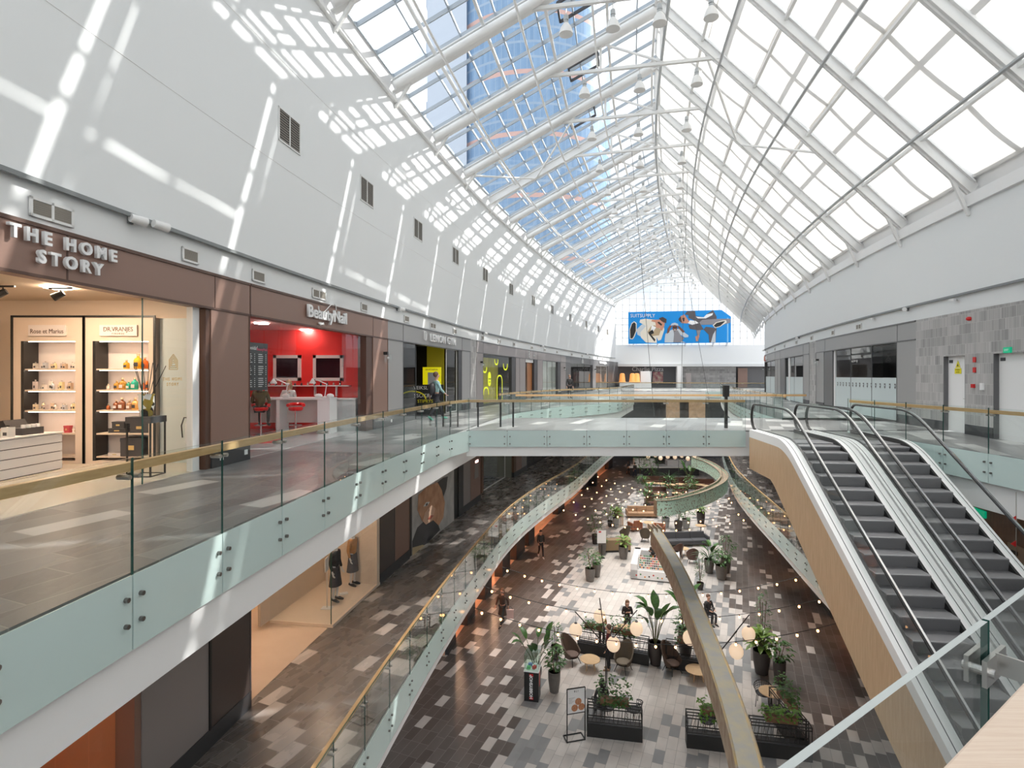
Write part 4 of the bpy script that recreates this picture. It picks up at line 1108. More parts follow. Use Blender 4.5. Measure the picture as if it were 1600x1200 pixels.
for i, (tx, c, z, s2) in enumerate((('VEIKSL', 'w', 1.2, .22), ('SSOKIU', 'w', .85, .24), ('STIPRYS', 'y', .6, .2), ('KU', 'w', .3, .22))):
    text(tx, s2, M['white2'] if c == 'w' else M['yellow'], axes((gx(670) + .1 * i, YG - 2.41, z), (1, 0, 0), (0, 0, 1)), t, 'lettering', .004)
m = MB(); m.tube([(-.5 + .6 * math.cos(a), -.02, .7 + .35 * math.sin(a)) for a in [PI * i / 12 for i in range(13)]], .03, 6); m.build('yellow_arc', M['yellow'], t)
t = thing('vending_machine', 'dark vending machine with yellow lit buttons behind the left gym window', 'machine', (F(X(640), DL - 1.2).x, F(X(640), DL - 1.2).y, 0)); m = MB(); m.bx(-.5, .5, -.4, .4, 0, 2.0); m.build('body', M['black'], t)
for i in range(2):
    for j in range(4):
        m = MB(); m.bx(-.25 + i * .28, -.05 + i * .28, -.42, -.4, .9 + j * .22, 1.03 + j * .22); m.build('button', mat('lit_yellow', (.9, .8, 0), .5, emit=(.9, .8, 0), es=1), t)
# tiled pier
M['stonetile'] = None
def tilepanel_mat():
    m = mat('fluted_stone_tiles', (.4, .39, .385), .55); N = NT(m); b = m.node_tree.nodes['Principled BSDF']
    g = N.node('ShaderNodeNewGeometry'); sp = N.node('ShaderNodeSeparateXYZ'); N.link(g.outputs['Position'], sp.inputs[0])
    row = N.m('FLOOR', N.m('DIVIDE', sp.outputs[2], .3)); sh = N.m('MULTIPLY', N.m('MODULO', row, 2), .14)
    v = N.m('ADD', N.m('ADD', sp.outputs[1], N.m('MULTIPLY', sp.outputs[0], .1)), sh)
    col = N.m('FLOOR', N.m('DIVIDE', v, .29)); cb = N.node('ShaderNodeCombineXYZ'); N.link(row, cb.inputs[0]); N.link(col, cb.inputs[1])
    wn = N.node('ShaderNodeTexWhiteNoise', noise_dimensions='3D'); N.link(cb.outputs[0], wn.inputs['Vector'])
    wn2 = N.node('ShaderNodeTexWhiteNoise', noise_dimensions='2D'); cb3 = N.node('ShaderNodeCombineXYZ'); N.link(N.m('FLOOR', N.m('DIVIDE', v, .035)), cb3.inputs[0]); N.link(row, cb3.inputs[1]); N.link(cb3.outputs[0], wn2.inputs['Vector'])
    fz = N.m('FRACT', N.m('DIVIDE', sp.outputs[2], .3)); fv = N.m('FRACT', N.m('DIVIDE', v, .29))
    gr = N.m('MAXIMUM', N.m('LESS_THAN', fz, .03), N.m('LESS_THAN', fv, .03))
    val = N.m('ADD', N.m('ADD', .72, N.m('MULTIPLY', wn.outputs['Value'], .38)), N.m('MULTIPLY', wn2.outputs['Value'], .3))
    hs = N.node('ShaderNodeHueSaturation'); hs.inputs['Color'].default_value = (.36, .352, .345, 1); N.link(val, hs.inputs['Value'])
    N.link(N.mix(gr, hs.outputs['Color'], (.50, .49, .48)), b.inputs['Base Color']); return m
M['stonetile'] = tilepanel_mat()
wall_fr('wall_left_tiled_pier', X(735), X(745), DL - .2, DL - .02, 0, FAS, M['stonetile'])
# ---- taupe fronts
f = Front('taupe shopfront window covered with rounded yellow outlines', 'L', X(745), X(812))
f.fascia(X(745), X(812), M['taupe'], seams=(X(755),)); f.pier(X(745), X(755), M['taupe']); f.pier(X(806), X(812), M['taupe'])
f.glass(X(755), X(800), .02, 3.0, -.12, 1, None); f.slab('jamb', X(800), X(806), -.25, -.02, 0, 3, M['charcoal'])
m = MB()
for (xx, zz_, w, h) in ((760, 2.7, .35, .75), (778, 2.9, .35, .45), (792, 3.0, .45, .85), (783, .75, .55, 1.0), (762, .25, .5, .8)):
    Mx = f.M(X(xx), zz_, -.10); pts = rrect(w, h, min(w, h) * .75); pts = [p for p in pts]
    for i in range(len(pts)):
        a, b = pts[i], pts[(i + 1) % len(pts)]
        if 0.05 < zz_ + a[1] < 2.97 and .05 < zz_ + b[1] < 2.97: line2(m, [a, b], .09, Mx, .006)
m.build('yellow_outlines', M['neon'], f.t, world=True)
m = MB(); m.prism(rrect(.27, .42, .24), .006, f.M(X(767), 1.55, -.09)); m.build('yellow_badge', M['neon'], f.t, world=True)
text('LEMON', .13, M['black'], f.M(X(767), 1.55, -.08), f.t, 'lettering', .003); text('GYM', .13, M['black'], f.M(X(767), 1.37, -.08), f.t, 'lettering', .003)
room('gym_window', 'L', X(747), X(806), 3, 0, 3.3, M['charcoal'], M['charcoal'], M['mgrey'], lights=((X(780), 1.4, .3, 1.5),), lcol=(1, .95, .8), ls=5)
m = MB(); a = F(X(774), DL - 1.0, 0); b = F(X(799), DL - 1.0, 0); n = 40; vs = []
for i in range(n + 1):
    p = a.lerp(b, i / n) + Nn(X(785)) * .05 * math.sin(i * 1.3); vs += [p, p + Vector((0, 0, 2.9))]
m.add(vs, [(2 * i, 2 * i + 2, 2 * i + 3, 2 * i + 1) for i in range(n)]); tag(m.build('curtain', mat('yellow_curtain', (.55, .50, .06), .6), smooth=2), 'pleated yellow curtain behind the window with rounded yellow outlines', 'curtain')
f = Front('narrow taupe shopfront with a brown wooden door and round white logo', 'L', X(812), X(848))
f.fascia(X(812), X(848), M['taupe'], seams=(X(822), X(840))); f.pier(X(812), X(821), M['taupe']); f.pier(X(840), X(848), M['taupe'])
f.slab('wooden_door', X(827), X(835), -.3, -.2, 0, 2.75, wood_mat('rust_wood', (.30, .10, .02), (.42, .17, .05), (0, 0, 1), 12)); f.glass(X(821), X(827), .02, 2.7, -.2); f.slab('jamb', X(835), X(840), -.3, -.02, 0, 3, M['charcoal']); f.slab('lintel', X(821), X(840), -.2, -.1, 2.75, 3, M['whitem'])
m = MB()
for dy in (.11, -.11): line2(m, [(.13 * math.cos(a), dy + .11 * math.sin(a)) for a in [2 * PI * i / 12 for i in range(12)]], .06, f.M(X(826), 3.36, .02), .03, True)
m.build('logo_rings', M['white2'], f.t, world=True); text('pieces', .2, M['white2'], f.M(X(834), 3.3, .02), f.t, 'lettering', .02)
room('small_shop', 'L', X(814), X(846), 2.5, 0, 3.3, M['taupe'], M['charcoal'], M['white'], lights=((X(830), 1.2, .3, .8),), ls=5)
f = Front('taupe shopfront window with pale curtains', 'L', X(848), X(884))
f.fascia(X(848), X(884), M['taupe'], seams=(X(876),)); f.pier(X(876), X(884), M['taupe']); f.glass(X(848.5), X(872), .02, 3.0, -.12, 3); f.slab('jamb', X(872), X(876), -.25, -.02, 0, 3, M['charcoal'])
room('curtain_shop', 'L', X(849), X(875), 2.5, 0, 3.3, mat('pale_curtain_wall', (.66, .72, .72), .6), M['shopfloor'], M['white'], lights=((X(862), 1.2, .4, 1.6),), ls=7)
f = Front('dark grey shopfront with a white crown logo', 'L', X(884), X(927)); f.fascia(X(884), X(927), M['dgrey'], seams=(X(892), X(922)))
f.pier(X(884), X(892), M['dgrey']); f.pier(X(926), X(931), M['dgrey']); f.glass(X(892.5), X(924), .02, 3.0, -.12, 3)
m = MB(); Mx = f.M(X(910), 3.33, .02); m.prism([(.11 * math.cos(a), .33 + .08 * math.sin(a)) for a in [2 * PI * i / 10 for i in range(10)]], .03, Mx); line2(m, [(.4 * math.cos(a), -.15 + .3 * math.sin(a)) for a in [PI * i / 10 for i in range(11)]], .1, Mx, .03); line2(m, [(.2 * math.cos(a), -.2 + .15 * math.sin(a)) for a in [PI * i / 8 for i in range(9)]], .09, Mx, .03); m.build('crown_logo', M['white2'], f.t, world=True)
room('dark_shop', 'L', X(886), X(925), 3, 0, 3.3, M['dgrey'], M['charcoal'], M['charcoal'], lights=((X(905), 1.5, .3, 2.0),), lcol=(1, .7, .45), ls=6)
f = Front('dark grey shopfront with white block sign, last on the left', 'L', X(927), X(958)); f.fascia(X(927), X(966), M['dgrey'], seams=(X(931), X(953)))
f.pier(X(950), X(966), M['dgrey']); f.glass(X(931), X(949), .02, 3.0, -.12, 2, frame=M['whitem']); text('MAGIJA', .52, M['white2'], f.M((X(936) + X(947)) / 2, 3.36, .06), f.t, 'lettering', .03, bold=.02, fit=(X(947.5) - X(936), .36))
room('last_left_shop', 'L', X(930), X(951), 3, 0, 3.3, M['taupe'], M['shopfloor'], M['white'], lights=((X(940), 1.5, .5, 2.5),), ls=7)
wall_fr('wall_left_end', X(966), S1, DL - .3, DL, 0, FAS, M['dgrey'])

# ---- vents, cameras and floodlights on the left wall
def vent(sq, z, w, h, lab, side='L', two=True, off=.0):
    Mx = wallM(sq, z, side, None, off); t = thing('air_vent', lab, 'vent', Mx.translation); L_ = Matrix.Translation(-t.location) @ Mx
    m = MB(); fw = .035
    for x0, x1, y0, y1 in ((-w / 2, w / 2, h / 2 - fw, h / 2), (-w / 2, w / 2, -h / 2, -h / 2 + fw), (-w / 2, -w / 2 + fw, -h / 2, h / 2), (w / 2 - fw, w / 2, -h / 2, h / 2)) + (((-fw / 2, fw / 2, -h / 2, h / 2),) if two else ()):
        m.prism([(x0, y0), (x1, y0), (x1, y1), (x0, y1)], .025, L_)
    m.build('frame', M['whitem'], t)
    m = MB(); m.prism([(-w / 2, -h / 2), (w / 2, -h / 2), (w / 2, h / 2), (-w / 2, h / 2)], .004, L_ ); n = 12 if h > .5 else 7
    m.build('backing', M['black'], t); m = MB()
    for i in range(n): y = -h / 2 + fw + (h - 2 * fw) * (i + .5) / n; m.prism([(-w / 2 + fw, y - .013), (w / 2 - fw, y - .013), (w / 2 - fw, y + .010), (-w / 2 + fw, y + .010)], .016, L_)
    m.build('slats', M['vent'], t)
UV = [452, 573, 653, 711.5, 758, 798.5, 833, 862.5, 891, 916, 935, 949]
for i, x in enumerate(UV): vent(X(x), 7.55, .95, .78, 'large brown louvre vent high on the white left wall, %s from the camera' % ORD[i])
for i, (x, w) in enumerate(((86, .62), (301, .42), (407, .46), (501, .7), (571, .45), (637, .5), (678, .7), (712, .5), (755, .5), (781, .6), (804, .5), (832, .5), (852, .6), (871, .5), (894, .6), (910, .6), (922, .5), (934, .5), (942, .5))):
    vent(X(x), 3.90, w, .25, 'small slatted vent above the left shops, %s from the camera' % ORD[i], two=w > .55, off=-.05)
def flood(sq, z, side, lab, dbl=False):
    Mx = wallM(sq, z, side, None, -.05); t = thing('floodlight', lab, 'light', Mx.translation); L_ = Matrix.Translation(-t.location) @ Mx
    m = MB(); m.prism([(-.11, -.07), (-.02, -.07), (-.02, .07), (-.11, .07)], .03, L_); m.tube([L_ @ Vector((-.06, 0, .02)), L_ @ Vector((-.04, 0, .12))], .02, 8); m.build('wall_bracket', M['ledge'], t)
    for j, q in enumerate((-.06, .28) if dbl else (0,)):
        m = MB(); m.tube([L_ @ Vector((-.1 + q, 0, .12 + q * .3)), L_ @ Vector((.12 + q, -.02, .2 + q * .3))], .065, 12, r2=.075); m.build('lamp_head', M['whitem'], t, smooth=True)
for i, x in enumerate((212, 623, 756, 846, 916)): flood(X(x), 4.17, 'L', 'white cylindrical floodlight above the left shops, %s from the camera' % ORD[i], i == 0)
def lantern(sq, z, side, lab):
    Mx = wallM(sq, z, side, None, 0); t = thing('wall_lantern', lab, 'light', Mx.translation); L_ = Matrix.Translation(-t.location) @ Mx
    m = MB(); m.prism([(-.05, .06), (.05, .06), (.05, .16), (-.05, .16)], .14, L_); m.build('bracket', M['black'], t); m = MB(); m.prism([(-.09, -.2), (.09, -.2), (.09, .07), (-.09, .07)], .18, L_ @ Matrix.Translation((0, 0, .06))); m.build('glass_shade', M['shopglass'], t); m = MB(); m.ball(L_ @ Vector((0, -.05, .15)), .045, 10); m.build('bulb', M['white2'], t)
for i, x in enumerate((600, 751, 881, 929)): lantern(X(x), 2.4, 'L', 'black wall lantern on a left shop pier, %s from the camera' % ORD[i])
for i, x in enumerate((345, 383, 611)):
    Mx = wallM(X(x), .17, 'L', None, .016); m = MB(); m.prism([(-.05, -.05), (.05, -.05), (.05, .05), (-.05, .05)], .01, Mx); tag(m.build('socket_plate', M['white2']), 'white square socket on the dark plinth of the %s' % ('brown pier, left one' if i == 0 else 'brown pier, right one' if i == 1 else 'grey gym pier'), 'socket')
# ---- RIGHT WALL, upper level
XR = lambda x: min(sx(x, DR), 57.2)
def zw(x, y, d=DR):
    p = F(sx(x, d), d); return CAMZ - (y - HOR) / FPX * p.y
M['halffrost'] = mat('frosted_film', (.60, .68, .69), .35)
def rfront(lab, x0, x1, piers, glass, frost, seams, mt, nm):
    """x0 > x1: photo columns, nearest first"""
    f = Front(lab, 'R', XR(x0), XR(x1)); f.fascia(XR(x0), XR(x1), mt, seams=[XR(q) for q in seams])
    for a, b in piers: f.pier(XR(a), XR(b), mt)
    for a, b, n in glass:
        f.glass(XR(a), XR(b), .02, 3.0, -.12, n)
        if frost: f.slab('frosted_film', XR(a) + .02, XR(b) - .02, -.112, -.108, .05, 1.67, M['halffrost'])
    room(nm, 'R', XR(x0) + .1, XR(x1) - .1, 3.2, 0, 3.3, M['dgrey'], M['charcoal'], M['mgrey'], lights=((XR((x0 + x1) / 2), 1.6, .4, 1.6),), ls=4)
    return f
f = rfront('grey shopfront on the right wall with half frosted windows and crests', 1431, 1275, ((1431, 1401), (1287, 1275)), ((1400, 1300, 3),), True, (1402, 1289), M['mgrey'], 'crest_shop')
f.slab('jamb', XR(1300), XR(1287), -.3, -.02, 0, 3, M['dgrey']); f.slab('mullion_post', XR(1302), XR(1299), -.14, -.08, 0, 3, M['white2'])
sa, sb = XR(1398), XR(1303)
for i in range(16):
    m = MB(); Mx = f.M(lerp(sa, sb, (i + .5) / 16), 1.36, -.104); m.prism([(-.055, -.07), (0, -.12), (.055, -.07), (.06, .08), (-.06, .08)], .004, Mx); m.prism([(-.025, -.03), (.025, -.03), (.025, .03), (-.025, .03)], .006, Mx @ Matrix.Translation((0, 0, .003)), m=1)
    m.build('crest', [M['dgrey'], M['halffrost']], f.t, world=True)
wall_fr('wall_right_tiled_pier', XR(1275), XR(1264), DR + .02, DR + .2, 0, FAS, M['stonetile'])
f = rfront('grey shopfront on the right wall with white mullion, beside the narrow tiled pier', 1264, 1215, ((1264, 1255), (1219, 1215)), ((1254, 1226, 2),), True, (1255, 1219), M['mgrey'], 'mullion_shop')
f.slab('mullion_post', XR(1232), XR(1230), -.14, -.08, 0, 3, M['white2']); f.slab('jamb', XR(1226), XR(1219), -.3, -.02, 0, 3, M['dgrey'])
f = rfront('grey shopfront on the right wall with red and white sign', 1215, 1187, ((1215, 1211), (1190, 1187)), ((1211, 1194, 2),), True, (1211, 1190), M['mgrey'], 'red_sign_shop')
f.slab('jamb', XR(1194), XR(1190), -.3, -.02, 0, 3, M['dgrey'])
Mx = f.M(XR(1198), 3.34, .02); m = MB(); m.prism([(-1.0, -.25), (-.85, -.25), (-.85, .27), (-1.0, .27)], .05, Mx); m.build('red_bar', M['red'], f.t, world=True); text('bankas', .45, M['white2'], Mx, f.t, 'lettering', .03, bold=.01)
f = Front('farthest grey shopfront on the right wall with brown doorway', 'R', XR(1187), 57.3); f.fascia(XR(1187), 57.4, M['mgrey'], seams=(XR(1181),)); f.pier(XR(1187), XR(1181), M['mgrey'])
f.slab('brown_jamb', XR(1175.5), XR(1172), -.25, -.02, 0, 3.0, M['walnut'] if 'walnut' in M else M['wallnut']); f.slab('dark_doorway', XR(1181), XR(1175.5), -.3, -.25, 0, 3.0, M['black']); f.slab('pier', XR(1172), 57.4, -.2, 0, 0, 3, M['mgrey'])
m = MB(); m.prism([(-.2, -.2), (.2, -.2), (.05, .1), (0, .25), (-.2, .0)], .04, f.M(XR(1176), 3.35, .02)); m.build('orange_mark', mat('orange_mark', (.8, .25, .1), .5), f.t, world=True)
# tiled wall with two white doors
dz = 2.36
d1a, d1b, d2a, d2b = XR(1508), XR(1474), XR(1640), XR(1552)
wall_fr('wall_right_tiles', XR(1552), XR(1508), DR, DR + .3, 0, FAS, M['stonetile']); wall_fr('wall_right_tiles_far', XR(1474), XR(1431), DR, DR + .3, 0, FAS, M['stonetile'])
wall_fr('wall_right_tiles_top', d2a, XR(1474), DR, DR + .3, dz, FAS, M['stonetile']); wall_fr('wall_right_tiles_near', -12, d2a, DR, DR + .3, 0, FAS, M['stonetile'])
wall_fr('baseboard_right', XR(1552), XR(1508), DR - .015, DR, 0, .3, M['charcoal']); wall_fr('baseboard_right_far', XR(1474), XR(1431), DR - .015, DR, 0, .3, M['charcoal'])
for i, (a, b) in enumerate(((d1a, d1b), (d2a, d2b))):
    m = MB(); m.fr(a, b, DR + .13, DR + .18, 0, dz); o = struct(m.build('door_%d' % (i + 1), M['white2']))
    m = MB(); m.fr(b - .02, b + .0, DR, DR + .13, 0, dz); m.fr(a, a + .02, DR, DR + .13, 0, dz); m.build('door_frame', M['dgrey'], o)
    h = F(a + .12, DR + .09, 1.05); m = MB(); m.bar(h, F(a + .26, DR + .09, 1.05), .02, .02); m.build('door_handle', M['steel'], o)
    Mx = wallM(b - .2, 2.2, 'R', None, -.12); m = MB(); m.prism([(-.09, -.045), (.09, -.045), (.09, .045), (-.09, .045)], .01, Mx); m.build('number_plate', M['charcoal'], o)
Mx = wallM((d1a + d1b) / 2 + .02, 1.98, 'R', None, -.125)
t = thing('warning_sign', 'yellow warning triangle and notice on the nearer white door in the tiled wall', 'sign', Mx.translation); L_ = Matrix.Translation(-t.location) @ Mx
m = MB(); m.prism([(-.12, .02), (.12, .02), (0, .24)], .006, L_); m.prism([(-.04, .06), (.04, .06), (0, .15)], .009, L_, 1); m.prism([(-.17, -.17), (.17, -.17), (.17, .0), (-.17, .0)], .006, L_); m.build('plate', [M['yellow'], M['black']], t)
for j, tx in enumerate(('PAVOJINGA', 'ELEKTRA')): text(tx, .045, M['black'], Mx @ Matrix.Translation((0, -.05 - .07 * j, .008)), t, 'lettering', .001)
def plate(x, y, w, h, dep, mt, nm, lab, cat, d=0):
    sq = XR(x); z = zw(x, y); Mx = wallM(sq, z, 'R', None, d); m = MB(); m.prism([(-w / 2, -h / 2), (w / 2, -h / 2), (w / 2, h / 2), (-w / 2, h / 2)], dep, Mx); o = m.build(nm, mt); tag(o, lab, cat); return Mx
plate(1523, 562, .13, .15, .02, M['red'], 'fire_sign', 'red fire point sign beside the white door, upper of two', 'sign'); plate(1523, 578, .13, .15, .02, M['red'], 'fire_sign', 'red fire point sign beside the white door, lower of two', 'sign')
plate(1522, 603, .11, .11, .06, M['red'], 'fire_call_point', 'small red fire call point box on the tiled wall', 'alarm'); plate(1536, 604, .13, .2, .05, M['white2'], 'intercom_box', 'white control box beside the red call point', 'box')
Mx = plate(1576, 547, .26, .15, .05, mat('exit_green', (.0, .32, .16), .4, emit=(0, .4, .2), es=.4), 'exit_sign', 'green exit sign above the right white door', 'sign'); text('EXIT', .08, M['white2'], Mx @ Matrix.Translation((0, 0, .052)), None, 'exit_lettering', .001); _o = bpy.data.objects['exit_lettering']; _o.parent = bpy.data.objects['exit_sign']
t = thing('alarm_siren', 'red round alarm siren high on the tiled wall', 'alarm', F(XR(1516), DR - .03, zw(1516, 498))); m = MB(); m.ball((0, 0, 0), .09, 12, sc=(1, .8, .7)); m.build('body', M['red'], t, smooth=True)
for i, (x, w) in enumerate(((1340, .6), (1300, .45), (1267, .5), (1243, .6), (1225, .45), (1210, .5), (1198, .5))): vent(XR(x), 3.9, w, .25, 'small slatted vent above the right shops, %s from the camera' % ORD[i], 'R', two=w > .55, off=-.05)
for i, x in enumerate((1418, 1248, 1195)): flood(XR(x), 4.15, 'R', 'white cylindrical floodlight above the right shops, %s from the camera' % ORD[i])
for i, x in enumerate((1364, 1492)):
    Mx = wallM(XR(x), 4.08, 'R', None, -.05); t = thing('security_camera', 'small wall camera above the %s' % ('crest shop windows' if i == 0 else 'tiled wall with doors'), 'camera', Mx.translation); m = MB(); m.bar((0, 0, 0), (-.12, -.05, .03), .03, .03); m.build('arm', M['steel'], t); m = MB(); m.bar((-.16, -.13, 0), (-.12, .12, .02), .07, .07); m.build('camera_body', M['whitem'], t)
lantern(XR(1279), 2.5, 'R', 'black wall lantern on the right wall beside the tiled pier'); lantern(XR(1183), 2.4, 'R', 'black wall lantern on the right wall by the farthest brown doorway')

# ================================================================ MIDDLE LEVEL, left row of shops
H1 = 4.12
def lfront(lab, s0, s1, z=Z1, d=DL): return Front(lab, 'L', s0, s1, z, d)
f = lfront('taupe and dark brown shop wall below the upper left gallery', X(222), X(392))
f.pier(X(222), X(328), M['taupe'], H1, .35); f.pier(X(328), X(392), mat('dark_brown_panel', (.075, .055, .05), .35), H1, .35); f.slab('panel_edge', X(326), X(329), -.01, .03, .35, H1, M['black'])
M['dbrown'] = bpy.data.materials['dark_brown_panel']
f = lfront('orange lit glazed shop entrance at the lower left', X(40), X(222)); f.glass(X(60), X(212), .03, H1, -.3, 3, M['shopglass'], None)
f.slab('brown_jamb', X(212), X(222), -.35, -.02, 0, H1, M['brown'])
hx = P(187, 1147, Z1); m = MB(); m.tube([hx + Vector((-.3, .2, .0)), hx + Vector((-.3, .2, .9))], .03, 8); m.build('door_handle', M['black'], f.t, world=True)
M['orange'] = mat('orange_shop', (.55, .29, .17), .4)
room('orange_shop', 'L', X(40), X(222), 5, Z1, H1, M['orange'], mat('orange_floor', (.60, .26, .10), .2), M['orange'], lights=((X(150), 2, .8, 1.6),), lcol=(1, .68, .45), ls=4)
# beige entrance and display window with mannequins
f = lfront('beige clothes shop entrance and mannequin window below the upper left gallery', X(392), X(592)); wz = H1
sW = X(520)
f.glass(sW, X(592), .10, wz, -.05, 1, M['shopglass'], None); f.slab('window_sill', sW, X(594), -1.9, 0, 0, .08, M['cream'])
m = MB(); a = F(sW, DL - .05, Z1 + .1); b = F(sW, DL - 1.9, Z1 + .1); h = Vector((0, 0, wz - .1)); m.quad(a, b, b + h, a + h); m.build('glass_panel', M['shopglass'], f.t, world=True)
m = MB(); m.bar(a, a + h, .02, .02, up=(0, 1, 0)); m.build('glass_corner', M['edge'], f.t, world=True)
f.slab('jamb', X(590), X(594), -1.9, -.02, 0, H1, M['cream']); f.slab('dark_door', X(474), X(474) + .06, -3.2, -2.0, 0, 2.4, M['charcoal'])
m = MB(); q = F(X(470), DL - 2.3, Z1); m.bx(q.x - .25, q.x + .25, q.y - .2, q.y + .2, Z1, Z1 + .35); m.build('black_box', M['black'], f.t, world=True)
room('clothes_shop', 'L', X(393), X(592), 4.6, Z1, H1, M['cream'], mat('beige_floor', (.62, .50, .40), .18, noise=(.58, .46, .36), nscale=1.2), M['cream'], lights=((X(440), 2.2, .6, 1.6), (X(500), 2.6, .6, 1.6), (X(560), 1.0, .3, 1.6)), lcol=(1, .72, .5), ls=8)
f.slab('window_back', sW - .4, X(592), -1.98, -1.9, .08, H1, M['cream'])
f = lfront('dark panelled pier between the mannequin window and the mural', X(594), X(645)); f.pier(X(594), X(617), M['dbrown'], H1, .35); f.pier(X(617), X(640), M['brown'], H1, .35); f.slab('recess', X(640), X(645), -.3, -.05, 0, H1, M['black'])
# mural
s0, s1 = X(645), X(710); t = thing('face_mural', 'large shopfront picture of a warm toned face against dark and silver', 'picture', F((s0 + s1) / 2, DL, Z1))
m = MB(); m.fr(s0, s1, DL - .25, DL - .02, Z1, Z1 + H1, 0, .6); m.build('panel', mat('mural_ground', (.42, .42, .42), .35, noise=(.62, .61, .60), nscale=1.6), t, world=True)
Wm = (s1 - s0)
def mural(nm, pts, mt, k=.001):     # u 0..1 along, v 0..1 up
    pts = [(u, max(0.0, (v - .08) * .62)) for u, v in pts]
    sm = (s0 + s1) / 2; Mx = wallM(sm, Z1, 'L', None, 0.0)
    m = MB(); nn = []
    for u, v in pts:
        s_ = lerp(s0, s1, u); nn.append(Mx.inverted() @ F(s_, DL, Z1 + v * H1))
    m.prism([(p.x, p.y) for p in nn], .004 + k, Mx @ Matrix.Translation((0, 0, -.01 + k))); m.build(nm, mt, t, world=True)
M['skinw'] = mat('print_skin', (.50, .24, .13), .4, noise=(.66, .38, .22), nscale=2.5); M['skinl'] = mat('print_skin_light', (.74, .48, .34), .4)
mural('dark_shape', [(0, .3), (0, .02), (.35, 0), (.62, .12), (.5, .42), (.3, .48), (.1, .45)], mat('print_dark', (.03, .03, .035), .3), .002)
mural('gold_glow', [(0, .2), (0, 0), (.25, .0), (.2, .12)], mat('print_gold', (.62, .50, .30), .4), .004)
mural('face', [(.12, .95), (.1, .72), (.2, .5), (.28, .40), (.45, .38), (.58, .22), (.7, .3), (.74, .55), (.66, .80), (.55, .98), (.3, 1)], M['skinw'], .006)
mural('cheek', [(.2, .5), (.28, .40), (.42, .4), (.5, .55), (.4, .66), (.25, .6)], M['skinl'], .009)
mural('hair', [(.55, .98), (.66, .80), (.7, .66), (.78, .78), (.82, .98), (.7, 1.0)], bpy.data.materials['print_dark'], .008)
mural('eye', [(.22, .72), (.28, .76), (.36, .73), (.30, .69)], M['white2'], .011); mural('iris', [(.27, .74), (.31, .74), (.31, .70), (.27, .70)], M['black'], .013); mural('lips', [(.3, .47), (.38, .5), (.45, .46), (.38, .43)], mat('print_lips', (.45, .12, .08), .4), .012)
f = lfront('dark and brown panelled pier with lit notice beside the mural', X(710), X(751)); f.slab('recess', X(710), X(717), -.3, -.05, 0, H1, M['black']); f.pier(X(717), X(724), M['charcoal'], H1, .35); f.pier(X(724), X(735), M['taupe'], H1, .35); f.pier(X(735), X(751), M['brown'], H1, .35)
m = MB(); m.prism([(-.35, -.5), (.35, -.5), (.35, .5), (-.35, .5)], .03, f.M(X(744), 1.9, .0)); m.build('notice', M['taupe'], f.t, world=True); text('OPEN', .2, emis('red_white_glow', (1, .5, .45), 3), f.M(X(744), 2.3, .03), f.t, 'lettering', .01)
f = lfront('tall glazed door set in a white frame beyond the planter', X(757), X(803)); f.glass(X(768), X(802), .05, H1, -.6, 1, M['shopglass'], M['whitem'], .06); f.slab('timber_post', X(765), X(768), -.66, -.5, 0, H1, M['wallnut'])
room('green_grey_lobby', 'L', X(752), X(803), 4, Z1, H1, mat('green_grey_wall', (.30, .31, .27), .5), M['floor1'], M['white'], lights=((X(780), 2, .4, 1.5),), ls=3)
f = lfront('brown and cream pier between the lobby door and the dark shop', X(803), X(823)); f.pier(X(803), X(806), M['wallnut'], H1, .35); f.pier(X(806), X(815), M['brown'], H1, .35); f.pier(X(815), X(823), M['taupe'], H1, .35)
f = lfront('long dark shop with glowing white light garlands', X(823), X(880)); f.glass(X(824), X(878), .05, H1, -.3, 4); room('garland_shop', 'L', X(823), X(880), 5, Z1, H1, M['charcoal'], M['charcoal'], M['charcoal'])
for i in range(5):
    m = MB(); a = X(826) + i * .9
    for j in range(7): m.ball(F(a + j * .12, DL - .9 - .05 * (j % 2), Z1 + 2.7 + .12 * math.sin(j * 2.1)), .05, 6)
    tag(m.build('light_garland', emis('garland_glow', (1, 1, 1), 3)), 'glowing white light garland in the dark shop, %s from its near end' % ORD[i], 'light', kind='stuff')
f = lfront('grey shop wall at the far end of the left gallery one floor down', X(880), X(945))
for i in range(4): f.pier(X(880 + i * 15), X(884 + i * 15), M['taupe'], H1, .35); f.slab('window_panel', X(884 + i * 15), X(895 + i * 15), -.3, -.2, 0, H1, M['dgrey'])
# middle level right wall, wood clad with doors
wall_fr('wall_right_middle', S0, 66, DR + .1, DR + .3, Z1, -.9, M['wallnut'])
for i, (xx) in enumerate((1500, 1570)):
    a = sx(xx + 28, DR); b = sx(xx, DR); m = MB(); m.fr(a, b, DR + .06, DR + .12, Z1, Z1 + 2.5); o = struct(m.build('door_%d' % (i + 3), mat('beige_door', (.42, .32, .24), .45))); m = MB(); m.prism([(-.12, -.05), (.12, -.05), (.12, .05), (-.12, .05)], .01, wallM(b - .3, Z1 + 2.3, 'R', None, -.05)); m.build('number_plate', M['black'], o)
Mx = wallM(sx(1525, DR), Z1 + 3.0, 'R', None, -.1); t = thing('exit_sign', 'green lit exit sign on the wood clad wall one floor down', 'sign', Mx.translation); m = MB(); m.prism([(-.3, -.1), (.3, -.1), (.3, .1), (-.3, .1)], .05, Matrix.Translation(-t.location) @ Mx); m.build('panel', bpy.data.materials['exit_green'], t)
